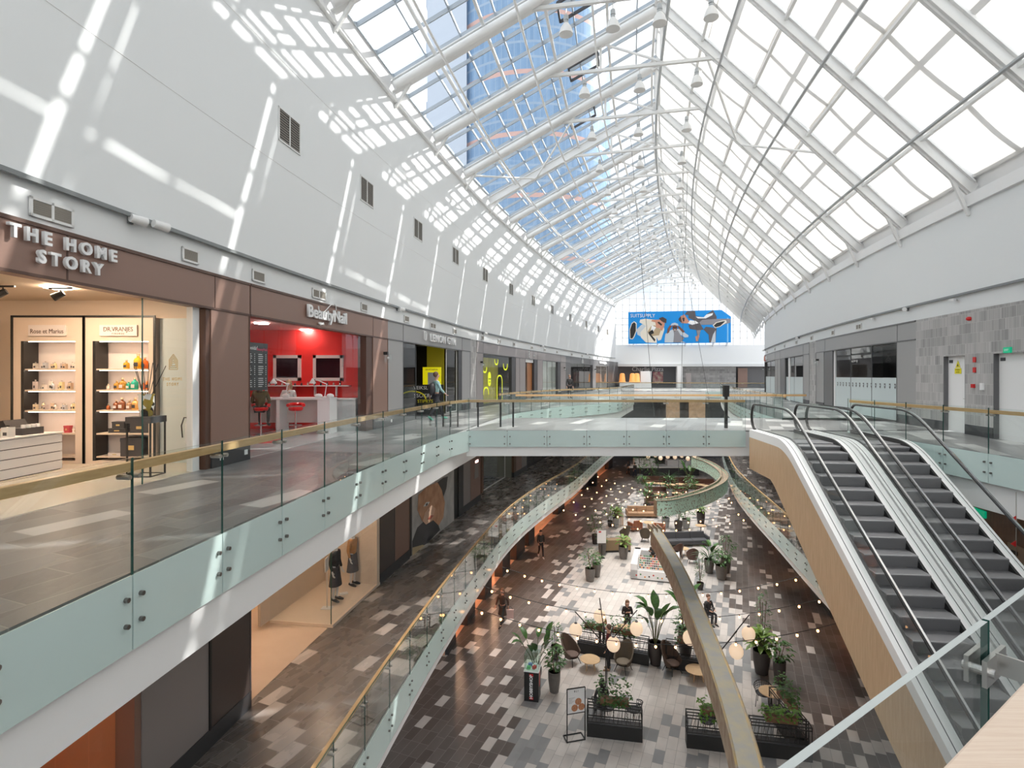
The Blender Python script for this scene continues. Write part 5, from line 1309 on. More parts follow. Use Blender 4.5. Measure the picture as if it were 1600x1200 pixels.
# ================================================================ GROUND LEVEL rows
H0 = 4.2
DG = -8.7
XG = lambda x: sx(x, DG)
M['peach'] = mat('peach_shop', (.85, .50, .34), .35)
f = lfront('ground floor row of orange lit shops under the left galleries', XG(700), XG(955), Z0, DG)
for a, b in ((700, 712), (730, 742), (758, 768), (785, 797), (807, 820), (826, 835), (872, 882), (913, 931), (951, 957)): f.pier(XG(a), XG(b), M['dbrown'], H0, .25, .5)
for a, b in ((712, 730), (742, 758), (768, 785), (797, 807), (820, 826), (835, 872), (882, 913), (931, 951)):
    f.glass(XG(a), XG(b), .03, H0, -.3, 1, M['shopglass'], None)
room('orange_row', 'L', XG(700), XG(957), 4, Z0, H0, M['peach'], M['peach'], M['peach'], d=DG, lights=[(XG(q), 1.4, .6, 2.2) for q in (720, 750, 776, 802, 823, 854, 897, 941)], lcol=(1, .60, .36), ls=9)
for i, (x, c) in enumerate(((845, 'red'), (858, 'red'), (892, 'red'), (904, 'violet'))):
    t = thing('window_poster', '%s poster in an orange lit ground floor shop window, %s from the left' % ('violet lit screen' if c == 'violet' else 'white and red', ORD[i]), 'poster', F(XG(x), DG - .22, Z0 + 1.5)); Mx = wallM(XG(x), Z0 + 1.6, 'L', DG, -.2); L_ = Matrix.Translation(-t.location) @ Mx
    m = MB(); m.prism([(-.4, -.8), (.4, -.8), (.4, .8), (-.4, .8)], .02, L_); m.build('sheet', M['white2'] if c == 'red' else emis('violet_glow', (.12, .05, .35), 1), t); m = MB(); m.prism(rrect(.22, .22, .2), .01, L_ @ Matrix.Translation((0, .35, .02))); m.build('disc', M['red'] if c == 'red' else emis('magenta_glow', (.5, .1, .5), 1), t)
m = MB(); q = F(XG(921), DG + .4, Z0); m.box((q.x, q.y, Z0 + .7), (.9, .7, 1.4), -.3); tag(m.build('dark_cabinet', M['black'], bevel=.02), 'black cabinet before the dark pier of the orange shop row', 'cabinet')
f = Front('ground floor row of dark shopfronts under the right galleries', 'R', sx(1500, DR), XR(1176), Z0)
for i, (a, b) in enumerate(((1500, 1440), (1420, 1370), (1360, 1330), (1300, 1283), (1282, 1266), (1252, 1240), (1230, 1215), (1200, 1185))): f.pier(sx(a, DR), sx(b, DR), M['charcoal'] if i % 2 else M['dbrown'], H0, .25, .4)
room('right_row', 'R', sx(1560, DR), XR(1176), 3, Z0, H0, M['peach'], M['peach'], M['peach'], lights=[(sx(q, DR), 1.3, .5, 2) for q in (1430, 1315, 1260, 1207)], lcol=(1, .6, .36), ls=7)
# ================================================================ BACK WALL AND FAR END
m = MB(); m.bx(9, 45, 82, 82.2, Z0, 3.4); struct(m.build('wall_back_recess', M['dgrey']))
m = MB(); m.bx(9, 45, 79.9, 82, 3.1, 3.3); struct(m.build('ceiling_back_recess', M['white']))
m = MB(); m.bx(PY(1058, 0, 80).x, PY(1066, 0, 80).x, 79.9, 80.6, 0, 3.1); struct(m.build('wall_back_column', M['white2']))
m = MB(); m.bx(PY(1066, 0, 81).x, PY(1152, 0, 81).x, 81.5, 81.7, 0, 3.1); struct(m.build('wall_back_mosaic', M['stonetile']))
def bb(nm, x0, x1, y0, y1, Y, mt, lab, cat, dep=.6):
    a, b = PY(x0, y1, Y), PY(x1, y0, Y); m = MB(); m.bx(a.x, b.x, Y, Y + dep, 0 if nm != 'menu_screen' else a.z, b.z); return tag(m.build(nm, mt, bevel=.03), lab, cat)
bb('kiosk_fridge', 1001, 1018, 580, 603, 79, M['white2'], 'large white fridge block at the distant snack counter', 'fridge'); bb('menu_screen', 1020, 1036, 581, 598, 81.92, mat('colourful_poster', (.35, .08, .12), .4, noise=(.6, .5, .4), nscale=2), 'dark red picture panel at the back, right of the white fridge', 'picture', .1)
bb('snack_counter', 968, 1002, 597, 606, 78, M['white2'], 'long white distant snack counter under orange lamps', 'counter'); bb('display_pillar', 1073, 1080, 583, 603, 78.6, M['taupe'], 'grey upright display at the back before the mosaic wall', 'display'); bb('brown_door_panel', 1153, 1168, 575, 603, 81.4, M['brown'], 'rust brown panel at the far right end of the back wall', 'panel', .1)
for i, x in enumerate((972, 988, 995)):
    q = PY(x, 597, 78.5); t = thing('orange_lamp', 'orange cone lamp standing on the distant white counter, %s of three' % ORD[i], 'lamp', (q.x, 78.4, 0.85)); m = MB(); m.lathe((0, 0, 0), [(.55, 0), (.45, .1), (.35, 1.1), (.2, 1.25)], 12); m.build('cone', mat('orange_cone', (.85, .35, .10), .5, emit=(1, .4, .1), es=.3), t, smooth=True)
t = thing('shop_sign', 'white lettered sign on the dark far shop under the banner', 'sign', PY(1012, 576, 81.98)); text('Charlie Pizza', .9, M['white2'], axes(PY(1012, 577, 81.98), (1, 0, 0), (0, 0, 1)), t, 'lettering', .03)
for i, (a, b) in enumerate(((1042, 1062), (1078, 1102))):
    p, q = PY(a, 660, 81.4), PY(b, 622, 81.4); m = MB(); m.bx(p.x, q.x, 81.4, 81.9, Z1, -1.6); tag(m.build('lit_shop_window', mat('warm_window', (.6, .42, .28), .5, emit=(1, .62, .38), es=.22, noise=(.2, .13, .08), nscale=1.3)), 'warm lit distant shop window one floor down, %s of two' % ('left' if i == 0 else 'right'), 'window')
# banner
YBN = 79.5
def BN(zx, zy): q = PY(980 + zx / 8.89, 470 + zy / 8.89, YBN); return (q.x, q.z)
t = thing('advertising_banner', 'huge blue banner with three posing people high on the back wall', 'banner', (24, YBN, 8.5))
def bp(nm, pts, mt, k):
    m = MB(); m.prism([BN(*p) for p in pts], .03 + k, axes((0, YBN + .0, 0), (1, 0, 0), (0, 0, 1))); m.build(nm, mt, t, world=True)
bc = lambda n, c: mat('print_' + n, c, .6)
B_ = {'blue': bc('blue', (.0, .27, .72)), 'cream': bc('cream', (.78, .72, .62)), 'tan': bc('tan', (.48, .36, .22)), 'skin': bc('skin', (.58, .27, .18)), 'skd': bc('deep_skin', (.20, .08, .05)), 'blk': bc('black', (.02, .02, .02)), 'gry': bc('suit', (.10, .09, .10)), 'lgr': bc('light_grey', (.55, .60, .64)), 'hair': bc('hair', (.07, .045, .04)), 'wh': bc('white', (.85, .85, .85)), 'mid': bc('mid_grey', (.26, .25, .27)), 'pale': bc('pale_blue', (.2, .52, .85))}
bp('blue_ground', [(15, 600), (15, 160), (600, 145), (1310, 128), (1440, 220), (1440, 580)], B_['blue'], 0)
bp('pale_edge', [(1385, 575), (1385, 235), (1405, 240), (1405, 575)], B_['pale'], .01)
# left man: sole, leg, jacket, head and hands
bp('trouser_leg', [(140, 470), (130, 400), (200, 330), (310, 300), (330, 420), (230, 520)], B_['lgr'], .02)
bp('suit_body', [(170, 300), (180, 262), (250, 250), (400, 265), (500, 330), (515, 400), (470, 540), (430, 555), (405, 500), (410, 585), (260, 580), (190, 510), (180, 440), (260, 350)], B_['cream'], .03)
bp('lapel', [(280, 430), (330, 350), (380, 340), (470, 400), (440, 480), (350, 490), (300, 470)], B_['tan'], .04)
bp('tie', [(290, 440), (350, 400), (370, 450), (330, 470), (390, 540), (380, 570), (310, 480)], B_['blk'], .05)
bp('shirt', [(340, 340), (400, 370), (350, 440), (325, 410)], B_['wh'], .05)
bp('arm_and_hands', [(330, 285), (345, 265), (450, 262), (520, 300), (515, 350), (480, 420), (450, 380), (400, 375), (390, 300)], B_['skin'], .055)
bp('face_hair', [(440, 245), (490, 225), (545, 255), (540, 310), (500, 300), (470, 280)], B_['hair'], .06); bp('sunglasses', [(415, 300), (440, 290), (485, 330), (470, 348), (440, 325)], B_['blk'], .065)
bp('shoe_sole_rim', [(35, 530), (30, 400), (60, 310), (95, 285), (130, 310), (130, 420), (100, 500), (75, 535)], B_['cream'], .05); bp('shoe_sole', [(42, 520), (38, 400), (65, 320), (95, 298), (118, 320), (118, 420), (90, 490), (70, 525)], B_['blk'], .06)
# middle man
bp('jacket', [(520, 530), (530, 460), (600, 410), (640, 390), (720, 390), (790, 440), (850, 480), (845, 505), (800, 510), (740, 470), (760, 560), (810, 580), (520, 580)], B_['lgr'], .03)
bp('dark_shirt', [(640, 580), (650, 460), (640, 410), (700, 410), (740, 480), (790, 520), (740, 580)], B_['mid'], .045)
bp('left_arm', [(550, 460), (560, 390), (590, 340), (620, 350), (590, 400), (580, 440)], B_['skd'], .05); bp('right_arm', [(700, 340), (730, 360), (800, 430), (770, 445), (710, 380)], B_['skd'], .05)
bp('head', [(630, 400), (625, 350), (660, 335), (695, 350), (690, 400), (660, 425)], B_['skd'], .055); bp('cap', [(600, 345), (620, 315), (660, 305), (700, 320), (710, 350), (660, 335)], B_['lgr'], .06); bp('sunglasses', [(630, 360), (690, 360), (685, 378), (635, 378)], B_['blk'], .065); bp('teeth', [(645, 400), (675, 400), (670, 410), (650, 410)], B_['wh'], .065)
# right man, mid leap
bp('suit', [(850, 340), (960, 290), (900, 260), (850, 240), (850, 200), (800, 190), (830, 145), (940, 140), (950, 210), (1060, 230), (1110, 180), (1190, 130), (1240, 220), (1240, 270), (1020, 330), (1060, 400), (980, 410), (870, 390)], B_['gry'], .03)
bp('raised_leg', [(1000, 300), (1040, 265), (1200, 255), (1320, 250), (1430, 250), (1430, 305), (1300, 340), (1200, 330), (1020, 335)], B_['mid'], .04)
bp('standing_leg', [(1060, 400), (1090, 360), (1240, 380), (1225, 580), (1140, 580), (1130, 470)], B_['gry'], .035); bp('trouser_light', [(1160, 580), (1190, 470), (1225, 410), (1225, 580)], B_['lgr'], .04)
bp('raised_shoe', [(1185, 340), (1230, 300), (1320, 275), (1370, 270), (1380, 300), (1290, 360), (1220, 380)], B_['cream'], .05); bp('raised_sole', [(1200, 345), (1240, 308), (1330, 285), (1360, 285), (1290, 350), (1225, 370)], B_['blk'], .06)
bp('shirt_front', [(840, 310), (870, 270), (950, 280), (990, 310), (900, 335)], B_['wh'], .045); bp('head', [(725, 270), (740, 215), (790, 190), (810, 215), (860, 290), (830, 315), (750, 310)], B_['skin'], .05); bp('hair', [(720, 280), (712, 255), (740, 215), (750, 260), (762, 310)], B_['hair'], .06); bp('sunglasses', [(762, 240), (795, 235), (790, 285), (770, 280)], B_['blk'], .065)
bp('lowered_arm', [(960, 410), (1020, 405), (1000, 490), (970, 480)], B_['mid'], .04); bp('lowered_hand', [(945, 500), (985, 475), (1000, 490), (980, 560), (955, 565)], B_['skin'], .05); bp('white_gap', [(950, 220), (1060, 230), (1100, 190), (1190, 170), (1180, 200), (1090, 245), (980, 245)], B_['wh'], .045)
m = MB()
for x_ in (17.5, 21, 25, 29, 31): m.bx(x_ - .06, x_ + .06, YBN + .03, 79.99, 6.0, 6.9)
m.build('mounting_brackets', M['whitem'], t, world=True)
cx_, cz_ = BN(214, 207); text('SUITSUPPLY', 1.02, B_['wh'], axes((cx_, YBN - .06, cz_), (1, 0, 0), (0, 0, 1)), t, 'lettering', .02, bold=.0, sp=1.08, fit=(3.5, .5))
# ================================================================ TOWER OUTSIDE
m = bpy.data.materials.new('tower_glass'); m.use_nodes = True; M['tower'] = m; N = NT(m); b = m.node_tree.nodes['Principled BSDF']
tcn = N.node('ShaderNodeTexCoord'); sp = N.node('ShaderNodeSeparateXYZ'); N.link(tcn.outputs['Object'], sp.inputs[0])
fz = N.m('FRACT', N.m('DIVIDE', sp.outputs[2], 3.6)); band = N.m('LESS_THAN', fz, .16); big = N.m('LESS_THAN', N.m('FRACT', N.m('DIVIDE', sp.outputs[2], 14.4)), .075)
an = N.m('ARCTAN2', sp.outputs[1], sp.outputs[0]); fa = N.m('LESS_THAN', N.m('FRACT', N.m('MULTIPLY', an, 14)), .08)
wn = N.node('ShaderNodeTexWhiteNoise', noise_dimensions='2D'); cb = N.node('ShaderNodeCombineXYZ'); N.link(N.m('FLOOR', N.m('MULTIPLY', an, 28)), cb.inputs[0]); N.link(N.m('FLOOR', N.m('DIVIDE', sp.outputs[2], 3.6)), cb.inputs[1]); N.link(cb.outputs[0], wn.inputs['Vector'])
c = N.mix(wn.outputs['Value'], (.17, .29, .45), (.23, .36, .53)); c = N.mix(N.m('MAXIMUM', band, fa), c, (.30, .40, .52)); c = N.mix(big, c, (.60, .38, .33)); N.link(c, b.inputs['Base Color']); b.inputs['Roughness'].default_value = .25
t = thing('office_tower', 'tall round blue glass office tower with orange bands seen through the roof', 'tower', (5, 150, 0))
mm = MB(); mm.lathe((0, 0, -20), [(21.5, 0), (21.5, 160)], 48); mm.build('glass_drum', M['tower'], t, smooth=True)
mm = MB(); mm.bx(-25.5, -16, -16, 2, -20, 130)
mm.build('concrete_core', mat('tower_concrete', (.52, .58, .66), .7), t); mm = MB()
for k in range(8): mm.bx(-26.7, -25.5, -10, -6, 5 + 15 * k, 11 + 15 * k)
mm.build('balcony_blocks', bpy.data.materials['tower_concrete'], t)
# ================================================================ HANGING SCULPTURE
M['patina'] = mat('green_patina', (.50, .69, .57), .7, noise=(.20, .15, .10), nscale=11); M['bronze'] = mat('bronze_edge', (.36, .28, .20), .45, .6, noise=(.52, .42, .30), nscale=6)
nd = M['patina'].node_tree; [setattr(n.inputs[1], 'default_value', .55) or setattr(n.inputs[2], 'default_value', .63) for n in nd.nodes if n.type == 'MAP_RANGE']
def smooth_path(pts, k=6):
    out = []; P_ = [Vector(p) for p in pts]
    for i in range(len(P_) - 1):
        p0 = P_[max(i - 1, 0)]; p1 = P_[i]; p2 = P_[i + 1]; p3 = P_[min(i + 2, len(P_) - 1)]
        for j in range(k):
            t_ = j / k; out.append(.5 * ((2 * p1) + (p2 - p0) * t_ + (2 * p0 - 5 * p1 + 4 * p2 - p3) * t_ ** 2 + (3 * p1 - p0 - 3 * p2 + p3) * t_ ** 3))
    out.append(P_[-1]); return out
ZT = -4.81
ring = smooth_path([P(x, y, ZT) for x, y in ((1024, 781), (1046, 780), (1072, 774), (1096, 767), (1119, 757), (1130, 748.5), (1131, 740), (1122, 731), (1107, 722), (1092, 716.5), (1084, 714))])
t = thing('ribbon_sculpture', 'suspended curling channel with green patina sides and bronze edges', 'sculpture', ring[0])
w = .22; hh = .8
m = MB(); m.sweep(ring, [(w, -hh), (w, 0), (w - .03, 0), (w - .03, -hh)]); m.sweep(ring, [(-w + .03, -hh), (-w + .03, 0), (-w, 0), (-w, -hh)])
m.build('side_plates', M['patina'], t, world=True)
m = MB(); m.sweep(ring, [(w - .03, -.12), (w - .03, -.1), (-w + .03, -.1), (-w + .03, -.12)][::-1]); m.sweep(ring, [(w, -hh), (w - .02, -hh + .03), (-w + .02, -hh + .03), (-w, -hh)]); m.build('channel_floor', M['bronze'], t, world=True)
m = MB(); 
for q in (w, -w): m.sweep(ring, [(q - .035, 0), (q + .035, 0), (q + .035, .03), (q - .035, .03)])
a = ring[0]; e = (ring[1] - ring[0]).normalized(); n_ = Vector((e.y, -e.x, 0)); m.bar(a - n_ * w - Vector((0, 0, hh / 2)), a + n_ * w - Vector((0, 0, hh / 2)), .03, hh); m.build('bronze_rims', M['bronze'], t, world=True)
ZB = -5.3
M['rustbeam'] = mat('weathered_steel', (.23, .23, .22), .5, .2, noise=(.29, .26, .19), nscale=3.2, bump=.2); M['rustside'] = mat('rusty_side', (.28, .20, .14), .6, .2, noise=(.42, .35, .26), nscale=4, bump=.3)
beam = smooth_path([P(x, y, ZB) for x, y in ((1024, 826), (1056, 881), (1090, 958), (1121, 1035), (1147, 1110), (1171, 1200), (1192, 1330), (1215, 1560), (1235, 2000))])
t = thing('beam_sculpture', 'long weathered steel box beam curving down the atrium with golden edge', 'sculpture', beam[0]); w = .22
m = MB(); m.sweep(beam, [(w, 0), (w - .02, .0), (-w, 0), (-w, -.04), (w, -.04)][::-1]); m.build('top_plate', M['rustbeam'], t, world=True)
m = MB(); m.sweep(beam, [(-w, -.0), (-w - .03, -.06), (-w - .0, -.75), (w, -.75), (w, -.02)]); m.build('box_sides', M['rustside'], t, world=True)
m = MB(); m.sweep(beam, [(w - .03, .0), (w - .0, .025), (w + .02, 0)]); m.sweep(beam, [(-w - .03, 0), (-w, .025), (-w + .035, .0)]); m.build('golden_edge', mat('worn_gold', (.42, .31, .15), .5, .2, noise=(.32, .28, .22), nscale=5), t, world=True)
a = beam[0]; e = (beam[1] - beam[0]).normalized(); n_ = Vector((e.y, -e.x, 0)); m = MB()
for q in (-w * .9, 0, w * .9): m.bar(a + n_ * q - e * .9 + Vector((0, 0, -.1)), a + n_ * q + e * .6 + Vector((0, 0, .1)), .03, .2)
m.build('open_trough', M['rustside'], t, world=True)
for i, (b0, tx, Yt) in enumerate(((ring[3], 985, 31), (ring[9], 1075, 34), (ring[30], 1050, 41))):
    top = PY(tx, 210, Yt); top.z = 15.2 if top.z > 15 else top.z; m = MB(); m.tube([b0 + Vector((0, 0, 0)), top], .012, 5); tag(m.build('suspension_cable', M['cable']), 'thin suspension cable rising from the green ribbon to the roof, %s from the camera' % ORD[i], 'cable')
# ================================================================ BRIDGE THINGS
t = thing('barrier_rail', 'low black metal barrier with three posts on the bridge', 'barrier', (-.4, 18.9, 0))
for x in (-.76, .01, .44):
    m = MB(); m.bx(x - .03, x + .03, -.03, .03, 0, .87); m.build('post', M['black'], t)
m = MB(); m.bx(-1.0, .47, -.03, .03, .84, .90); m.build('top_rail', M['black'], t)
t = thing('barrier_rail', 'low black metal barrier on the upper left gallery beside the bridge', 'barrier', (-2.15, 18.9, 0))
for x in (-.45, -.2, .05, .3):
    m = MB(); m.bx(x - .025, x + .025, -.03, .03, 0, .85); m.build('post', M['black'], t)
m = MB(); m.bx(-.47, .32, -.03, .03, .82, .87); m.build('top_rail', M['black'], t)
t = thing('ticket_post', 'slim black post with reader box at the bridge end by the escalators', 'post', (7.15, 18.5, 0)); m = MB(); m.bx(-.045, .045, -.04, .04, 0, 1.05); m.build('pole', M['black'], t); m = MB(); m.bx(-.09, .09, -.06, .06, 1.05, 1.42); m.build('reader_box', M['black'], t)
m = MB(); m.tube([(9.9, 10.9, -.7), (9.9, 10.9, -2.9)], .008, 5); t = thing('pennant_cable', 'thin cable with small red pennants hanging right of the escalators', 'cable', (10.2, 11.2, -.8)); t0c = t
mm = MB(); mm.tube([(0, 0, .2), (0, 0, -2.2)], .008, 5); mm.build('cable', M['steel'], t)
for i in range(4):
    mm = MB(); mm.prism([(0, -.07), (0, .07), (-.12, 0)], .004, axes((0, 0, -.35 - i * .5), (1, 0, 0), (0, 0, 1))); mm.build('pennant', M['red'], t)
# ================================================================ FESTOON LIGHTS
M['bulbcap'] = mat('bulb_socket', (.25, .10, .05), .5)
_bm = MB(); _bm.ball((0, 0, -.055), .036, 8, 0, (1, 1, 1.25)); 
def festoon(a, b, sag, n, lab):
    t = thing('festoon_lights', lab, 'string lights', a); a = Vector(a); b = Vector(b); fn = lambda q: a.lerp(b, q) + Vector((0, 0, -4 * sag * q * (1 - q)))
    m = MB(); m.tube([fn(i / 24) for i in range(25)], .011, 5); m.build('cable', M['cable'], t, world=True)
    for i in range(n):
        p = fn((i + .5) / n) - t.location
        if festoon.b is None: m = MB(); m.ball((0, 0, -.09), .042, 8, 0, (1, 1, 1.25)); festoon.b = m.build('bulb', M['bulb'], t, smooth=True); m = MB(); m.tube([(0, 0, 0), (0, 0, -.05)], .02, 6); festoon.c = m.build('socket', M['bulbcap'], t); o, o2 = festoon.b, festoon.c
        else:
            o = festoon.b.copy(); o2 = festoon.c.copy(); COL.objects.link(o); COL.objects.link(o2); o.parent = t; o2.parent = t
        o.location = p; o2.location = p
festoon.b = None
ZF = -6.15
fl = [((-1.35, 18.9), (10.9, 17.9), 1.02, 19), ((-1.1, 20.8), (11.35, 19.8), 1.0, 18), ((-.55, 23.0), (11.6, 21.9), .95, 17)]
for i, (a, b, sg, n) in enumerate(fl): festoon((*a, ZF), (*b, ZF), sg, n, 'string of warm bulbs across the atrium, %s from the camera' % ORD[i])
for i, s_ in enumerate((32.5, 34.8, 37, 39.2, 41.5, 44)): festoon(F(s_, eL1(s_) - .02, ZF), F(s_ - (.5 if i % 2 else -.5), eR1(s_), ZF), 1.0, 15, 'string of warm bulbs across the atrium, %s from the camera' % ORD[i + 3])
# ================================================================ PLANTS
def leafmat(n, a, b, s=9):
    return mat(n, a, .38, noise=b, nscale=s)
M['leaf'] = leafmat('leaf_green', (.035, .10, .025), (.08, .19, .045)); M['leafd'] = leafmat('leaf_dark', (.02, .06, .022), (.045, .11, .035)); M['leafl'] = leafmat('leaf_lime', (.28, .40, .08), (.10, .22, .04), 22)
M['stem'] = mat('stem', (.12, .13, .05), .6); M['trunk'] = mat('trunk', (.16, .10, .06), .8); M['soil'] = mat('soil', (.03, .02, .015), .9)
M['potg'] = mat('grey_taupe_pot', (.17, .155, .14), .5, noise=(.14, .13, .12), nscale=8); M['potd'] = mat('dark_pot', (.055, .045, .042), .5); M['potl'] = mat('light_grey_pot', (.36, .37, .37), .5); M['woodbox'] = wood_mat('brown_planter_wood', (.13, .065, .03), (.24, .13, .07), (1, 0, 0), 30)
def leaf(m, b, d, L, W, droop=.4, seg=3, mi=0):
    b = Vector(b); d = Vector(d).normalized(); sd = d.cross(Vector((0, 0, 1)))
    if sd.length < .05: sd = Vector((1, 0, 0))
    sd.normalize(); vs = []; p = b.copy(); dd = d.copy()
    for i in range(seg + 1):
        t = i / seg; w = W * .5 * math.sin(PI * min(.97, .08 + t * .92)) ** .8 if i < seg else 0.004
        up = sd.cross(dd).normalized()
        vs += [p - sd * w + up * w * .35, p, p + sd * w + up * w * .35]
        dd = (dd + Vector((0, 0, -droop / seg))).normalized(); p = p + dd * L / seg
    fs = []
    for i in range(seg): a = i * 3; fs += [(a, a + 1, a + 4, a + 3), (a + 1, a + 2, a + 5, a + 4)]
    m.add(vs, fs, mi)
def foliage(kind, t, h, r, z0, n, seed, L=.18):
    q = random.Random(seed); m = MB(); st = MB(); g = M['leaf']
    if kind == 'paddle':
        for i in range(n):
            a = i * 2.4 + q.random(); out = q.uniform(.25, .75) * r; hh = h * q.uniform(.5, 1); e = Vector((math.cos(a) * out, math.sin(a) * out, z0 + hh * .72))
            st.tube([(math.cos(a) * .03, math.sin(a) * .03, z0 - .05), (e.x * .5, e.y * .5, z0 + hh * .42), e], .012, 5); leaf(m, e, (math.cos(a) * .5, math.sin(a) * .5, 1.1), h * .36, h * .15, q.uniform(.5, 1.7), 4)
    elif kind == 'bush':
        for k in range(3): a = k * 2.1; st.tube([(0, 0, z0 - .05), (math.cos(a) * r * .4, math.sin(a) * r * .4, z0 + h * .8)], .014, 5)
        for i in range(n):
            a = q.random() * 2 * PI; v = q.random(); rr = r * math.sin(PI * (.12 + .8 * v)) * q.uniform(.35, 1); c = Vector((math.cos(a) * rr, math.sin(a) * rr, z0 + h * (.12 + .86 * v)))
            leaf(m, c, (math.cos(a + q.uniform(-.7, .7)), math.sin(a + q.uniform(-.7, .7)), q.uniform(-.2, .9)), L * q.uniform(.7, 1.3), L * .48, .7, 2)
    elif kind == 'arch':
        for i in range(n):
            a = i * 2.399; v = (i + .5) / n; e = Vector((math.cos(a) * r * .35 * (1 - v * .5), math.sin(a) * r * .35 * (1 - v * .5), z0 + h * (.15 + .6 * v)))
            st.tube([(0, 0, z0), e], .012, 4); leaf(m, e, (math.cos(a), math.sin(a), .5 + v), L * 1.9, L * .8, 1.3, 4)
        g = M['leafl']
    elif kind == 'palm':
        for i in range(n):
            a = i * 2.399; leaf(m, (0, 0, z0), (math.cos(a) * .7, math.sin(a) * .7, q.uniform(.5, 1.6)), h * q.uniform(.8, 1.2), .05, 1.6, 5)
        g = M['leafd']
    st.v and st.build('stems', M['trunk'] if kind == 'bush' else M['stem'], t)
    m.build('foliage', g, t, smooth=2)
def pot(t, r, h, mt, k=.72):
    m = MB(); m.lathe((0, 0, 0), [(r * k * .8, 0), (r * k, .02), (r * .97, h * .6), (r, h), (r * .9, h), (r * .88, h - .06)], 20); m.build('pot', mt, t, smooth=True)
    m = MB(); m.lathe((0, 0, h - .09), [(r * .88, 0), (r * .88, .03)], 16); m.build('soil', M['soil'], t)
sd_ = [0]
def plant(kind, x, y, lab, r=.27, h=.62, ph=.9, pr=.45, mt=None, n=60, L=.18, z=Z0, nm='potted_plant'):
    p = P(x, y, z); sd_[0] += 1; t = thing(nm, lab, 'plant', p); pot(t, r, h, mt or M['potg']); foliage(kind, t, ph, pr, h - .06, n, sd_[0], L); return t
plant('bush', 866, 1081, 'bushy green plant in taupe pot beside the black display stand', .24, .80, .95, .42, None, 110, .19)
plant('paddle', 838, 1062, 'tall paddle leaved plant behind the black display stand', .22, .5, 1.75, .95, M['potd'], 11)
plant('bush', 868, 1030, 'light green bush between the paddle plant and the first brown armchair', .2, .6, 1.1, .32, M['potd'], 90, .12)
plant('paddle', 1024, 1038, 'tall paddle leaved plant in dark pot between the two fence planters', .3, .95, 2.1, .85, M['potd'], 13)
plant('bush', 1071, 1030, 'dense dark green plant in dark pot right of the tall paddle plant', .28, .85, 1.3, .5, M['potd'], 110, .2)
plant('paddle', 1068, 1005, 'very tall paddle leaved plant half behind the steel beam', .25, .7, 2.2, .6, M['potd'], 8)
plant('bush', 922, 908, 'small leafy tree in taupe pot alone on the floor, nearer of two', .3, .78, 1.25, .62, None, 120, .18); plant('bush', 932, 901, 'leafy plant in taupe pot close behind the lone small tree', .27, .8, .7, .4, None, 60, .18)
plant('bush', 941, 866, 'leafy plant in grey pot beside the framed menu stand', .28, .8, .8, .45, M['potg'], 60, .2); plant('bush', 930, 850, 'tall loose plant at the left end of the far seating area', .25, .7, 1.6, .6, M['potd'], 90, .2)
plant('arch', 974, 873, 'variegated plant in rounded taupe pot left of the white kiosk', .32, .85, .8, .5, None, 20, .26); plant('arch', 962, 824, 'yellow green variegated plant in light grey pot before the tan sofa', .27, .8, .95, .55, M['potl'], 26, .28); plant('paddle', 953, 823, 'dark paddle leaves beside the light grey pot', .2, .5, 1.3, .8, M['potd'], 7)
plant('bush', 968, 808, 'low green plant in small brown pot behind the variegated plant', .22, .6, .6, .4, M['woodbox'], 50, .2)
plant('palm', 1108, 895, 'spiky arching plant in taupe pot right of the steel beam', .3, .85, 1.25, .6, None, 34); plant('paddle', 1111, 893, 'upright paddle leaf plant touching the spiky arching plant', .12, .4, 1.9, .3, M['potd'], 5)
plant('bush', 1127, 905, 'broad leafy plant in taupe pot, front of the pair by the dark tiles', .34, .85, .95, .6, None, 110, .26); plant('bush', 1134, 895, 'tall leafy plant in taupe pot, rear of the pair by the dark tiles', .3, .9, 1.5, .62, None, 110, .22)
plant('bush', 1094, 921, 'climbing vine plant in a low pot just right of the steel beam', .2, .4, 1.8, .34, M['potd'], 120, .13)
plant('arch', 1095, 820, 'short bright rosette plant in dark tall pot near the green ribbon', .34, 1.05, .5, .4, M['potd'], 20, .24)
plant('arch', 1190, 1052, 'large lime variegated plant in dark pot at right of the steel beam', .34, .95, 1.0, .6, M['potd'], 34, .3)
plant('bush', 1192, 1040, 'slender climbing tree rising behind the lime variegated plant', .22, .7, 2.6, .36, M['potd'], 150, .14)
plant('bush', 1218, 1068, 'leafy green plant beside the tall lime variegated plant', .24, .9, .9, .5, M['potd'], 110, .2)
for i, (x, y, k, h_, n) in enumerate(((1000, 752, 'bush', 4.2, 170), (1018, 755, 'bush', 2.6, 110), (1003, 768, 'bush', 1.0, 80), (1045, 760, 'palm', 2.0, 40), (1077, 761, 'paddle', 2.4, 12), (1015, 786, 'paddle', 1.4, 9), (1046, 776, 'bush', 1.4, 80), (1062, 788, 'bush', 1.0, 70), (1080, 777, 'bush', 1.0, 80), (1030, 800, 'bush', 1.1, 70), (1079, 769, 'bush', 1.0, 60), (1011, 801, 'paddle', 1.5, 9), (1040, 824, 'bush', 1.0, 70), (1060, 830, 'paddle', 1.9, 9), (1072, 826, 'bush', .8, 60))):
    plant(k, x, y, 'green %s in the far seating garden, %s of its plants' % ({'bush': 'leafy plant', 'palm': 'spiky palm', 'paddle': 'paddle leaved plant'}[k], ORD[i]), .32, .8, h_, .9 if h_ > 2 else .7, M['potd'] if i % 2 else M['potl'], n, .32)
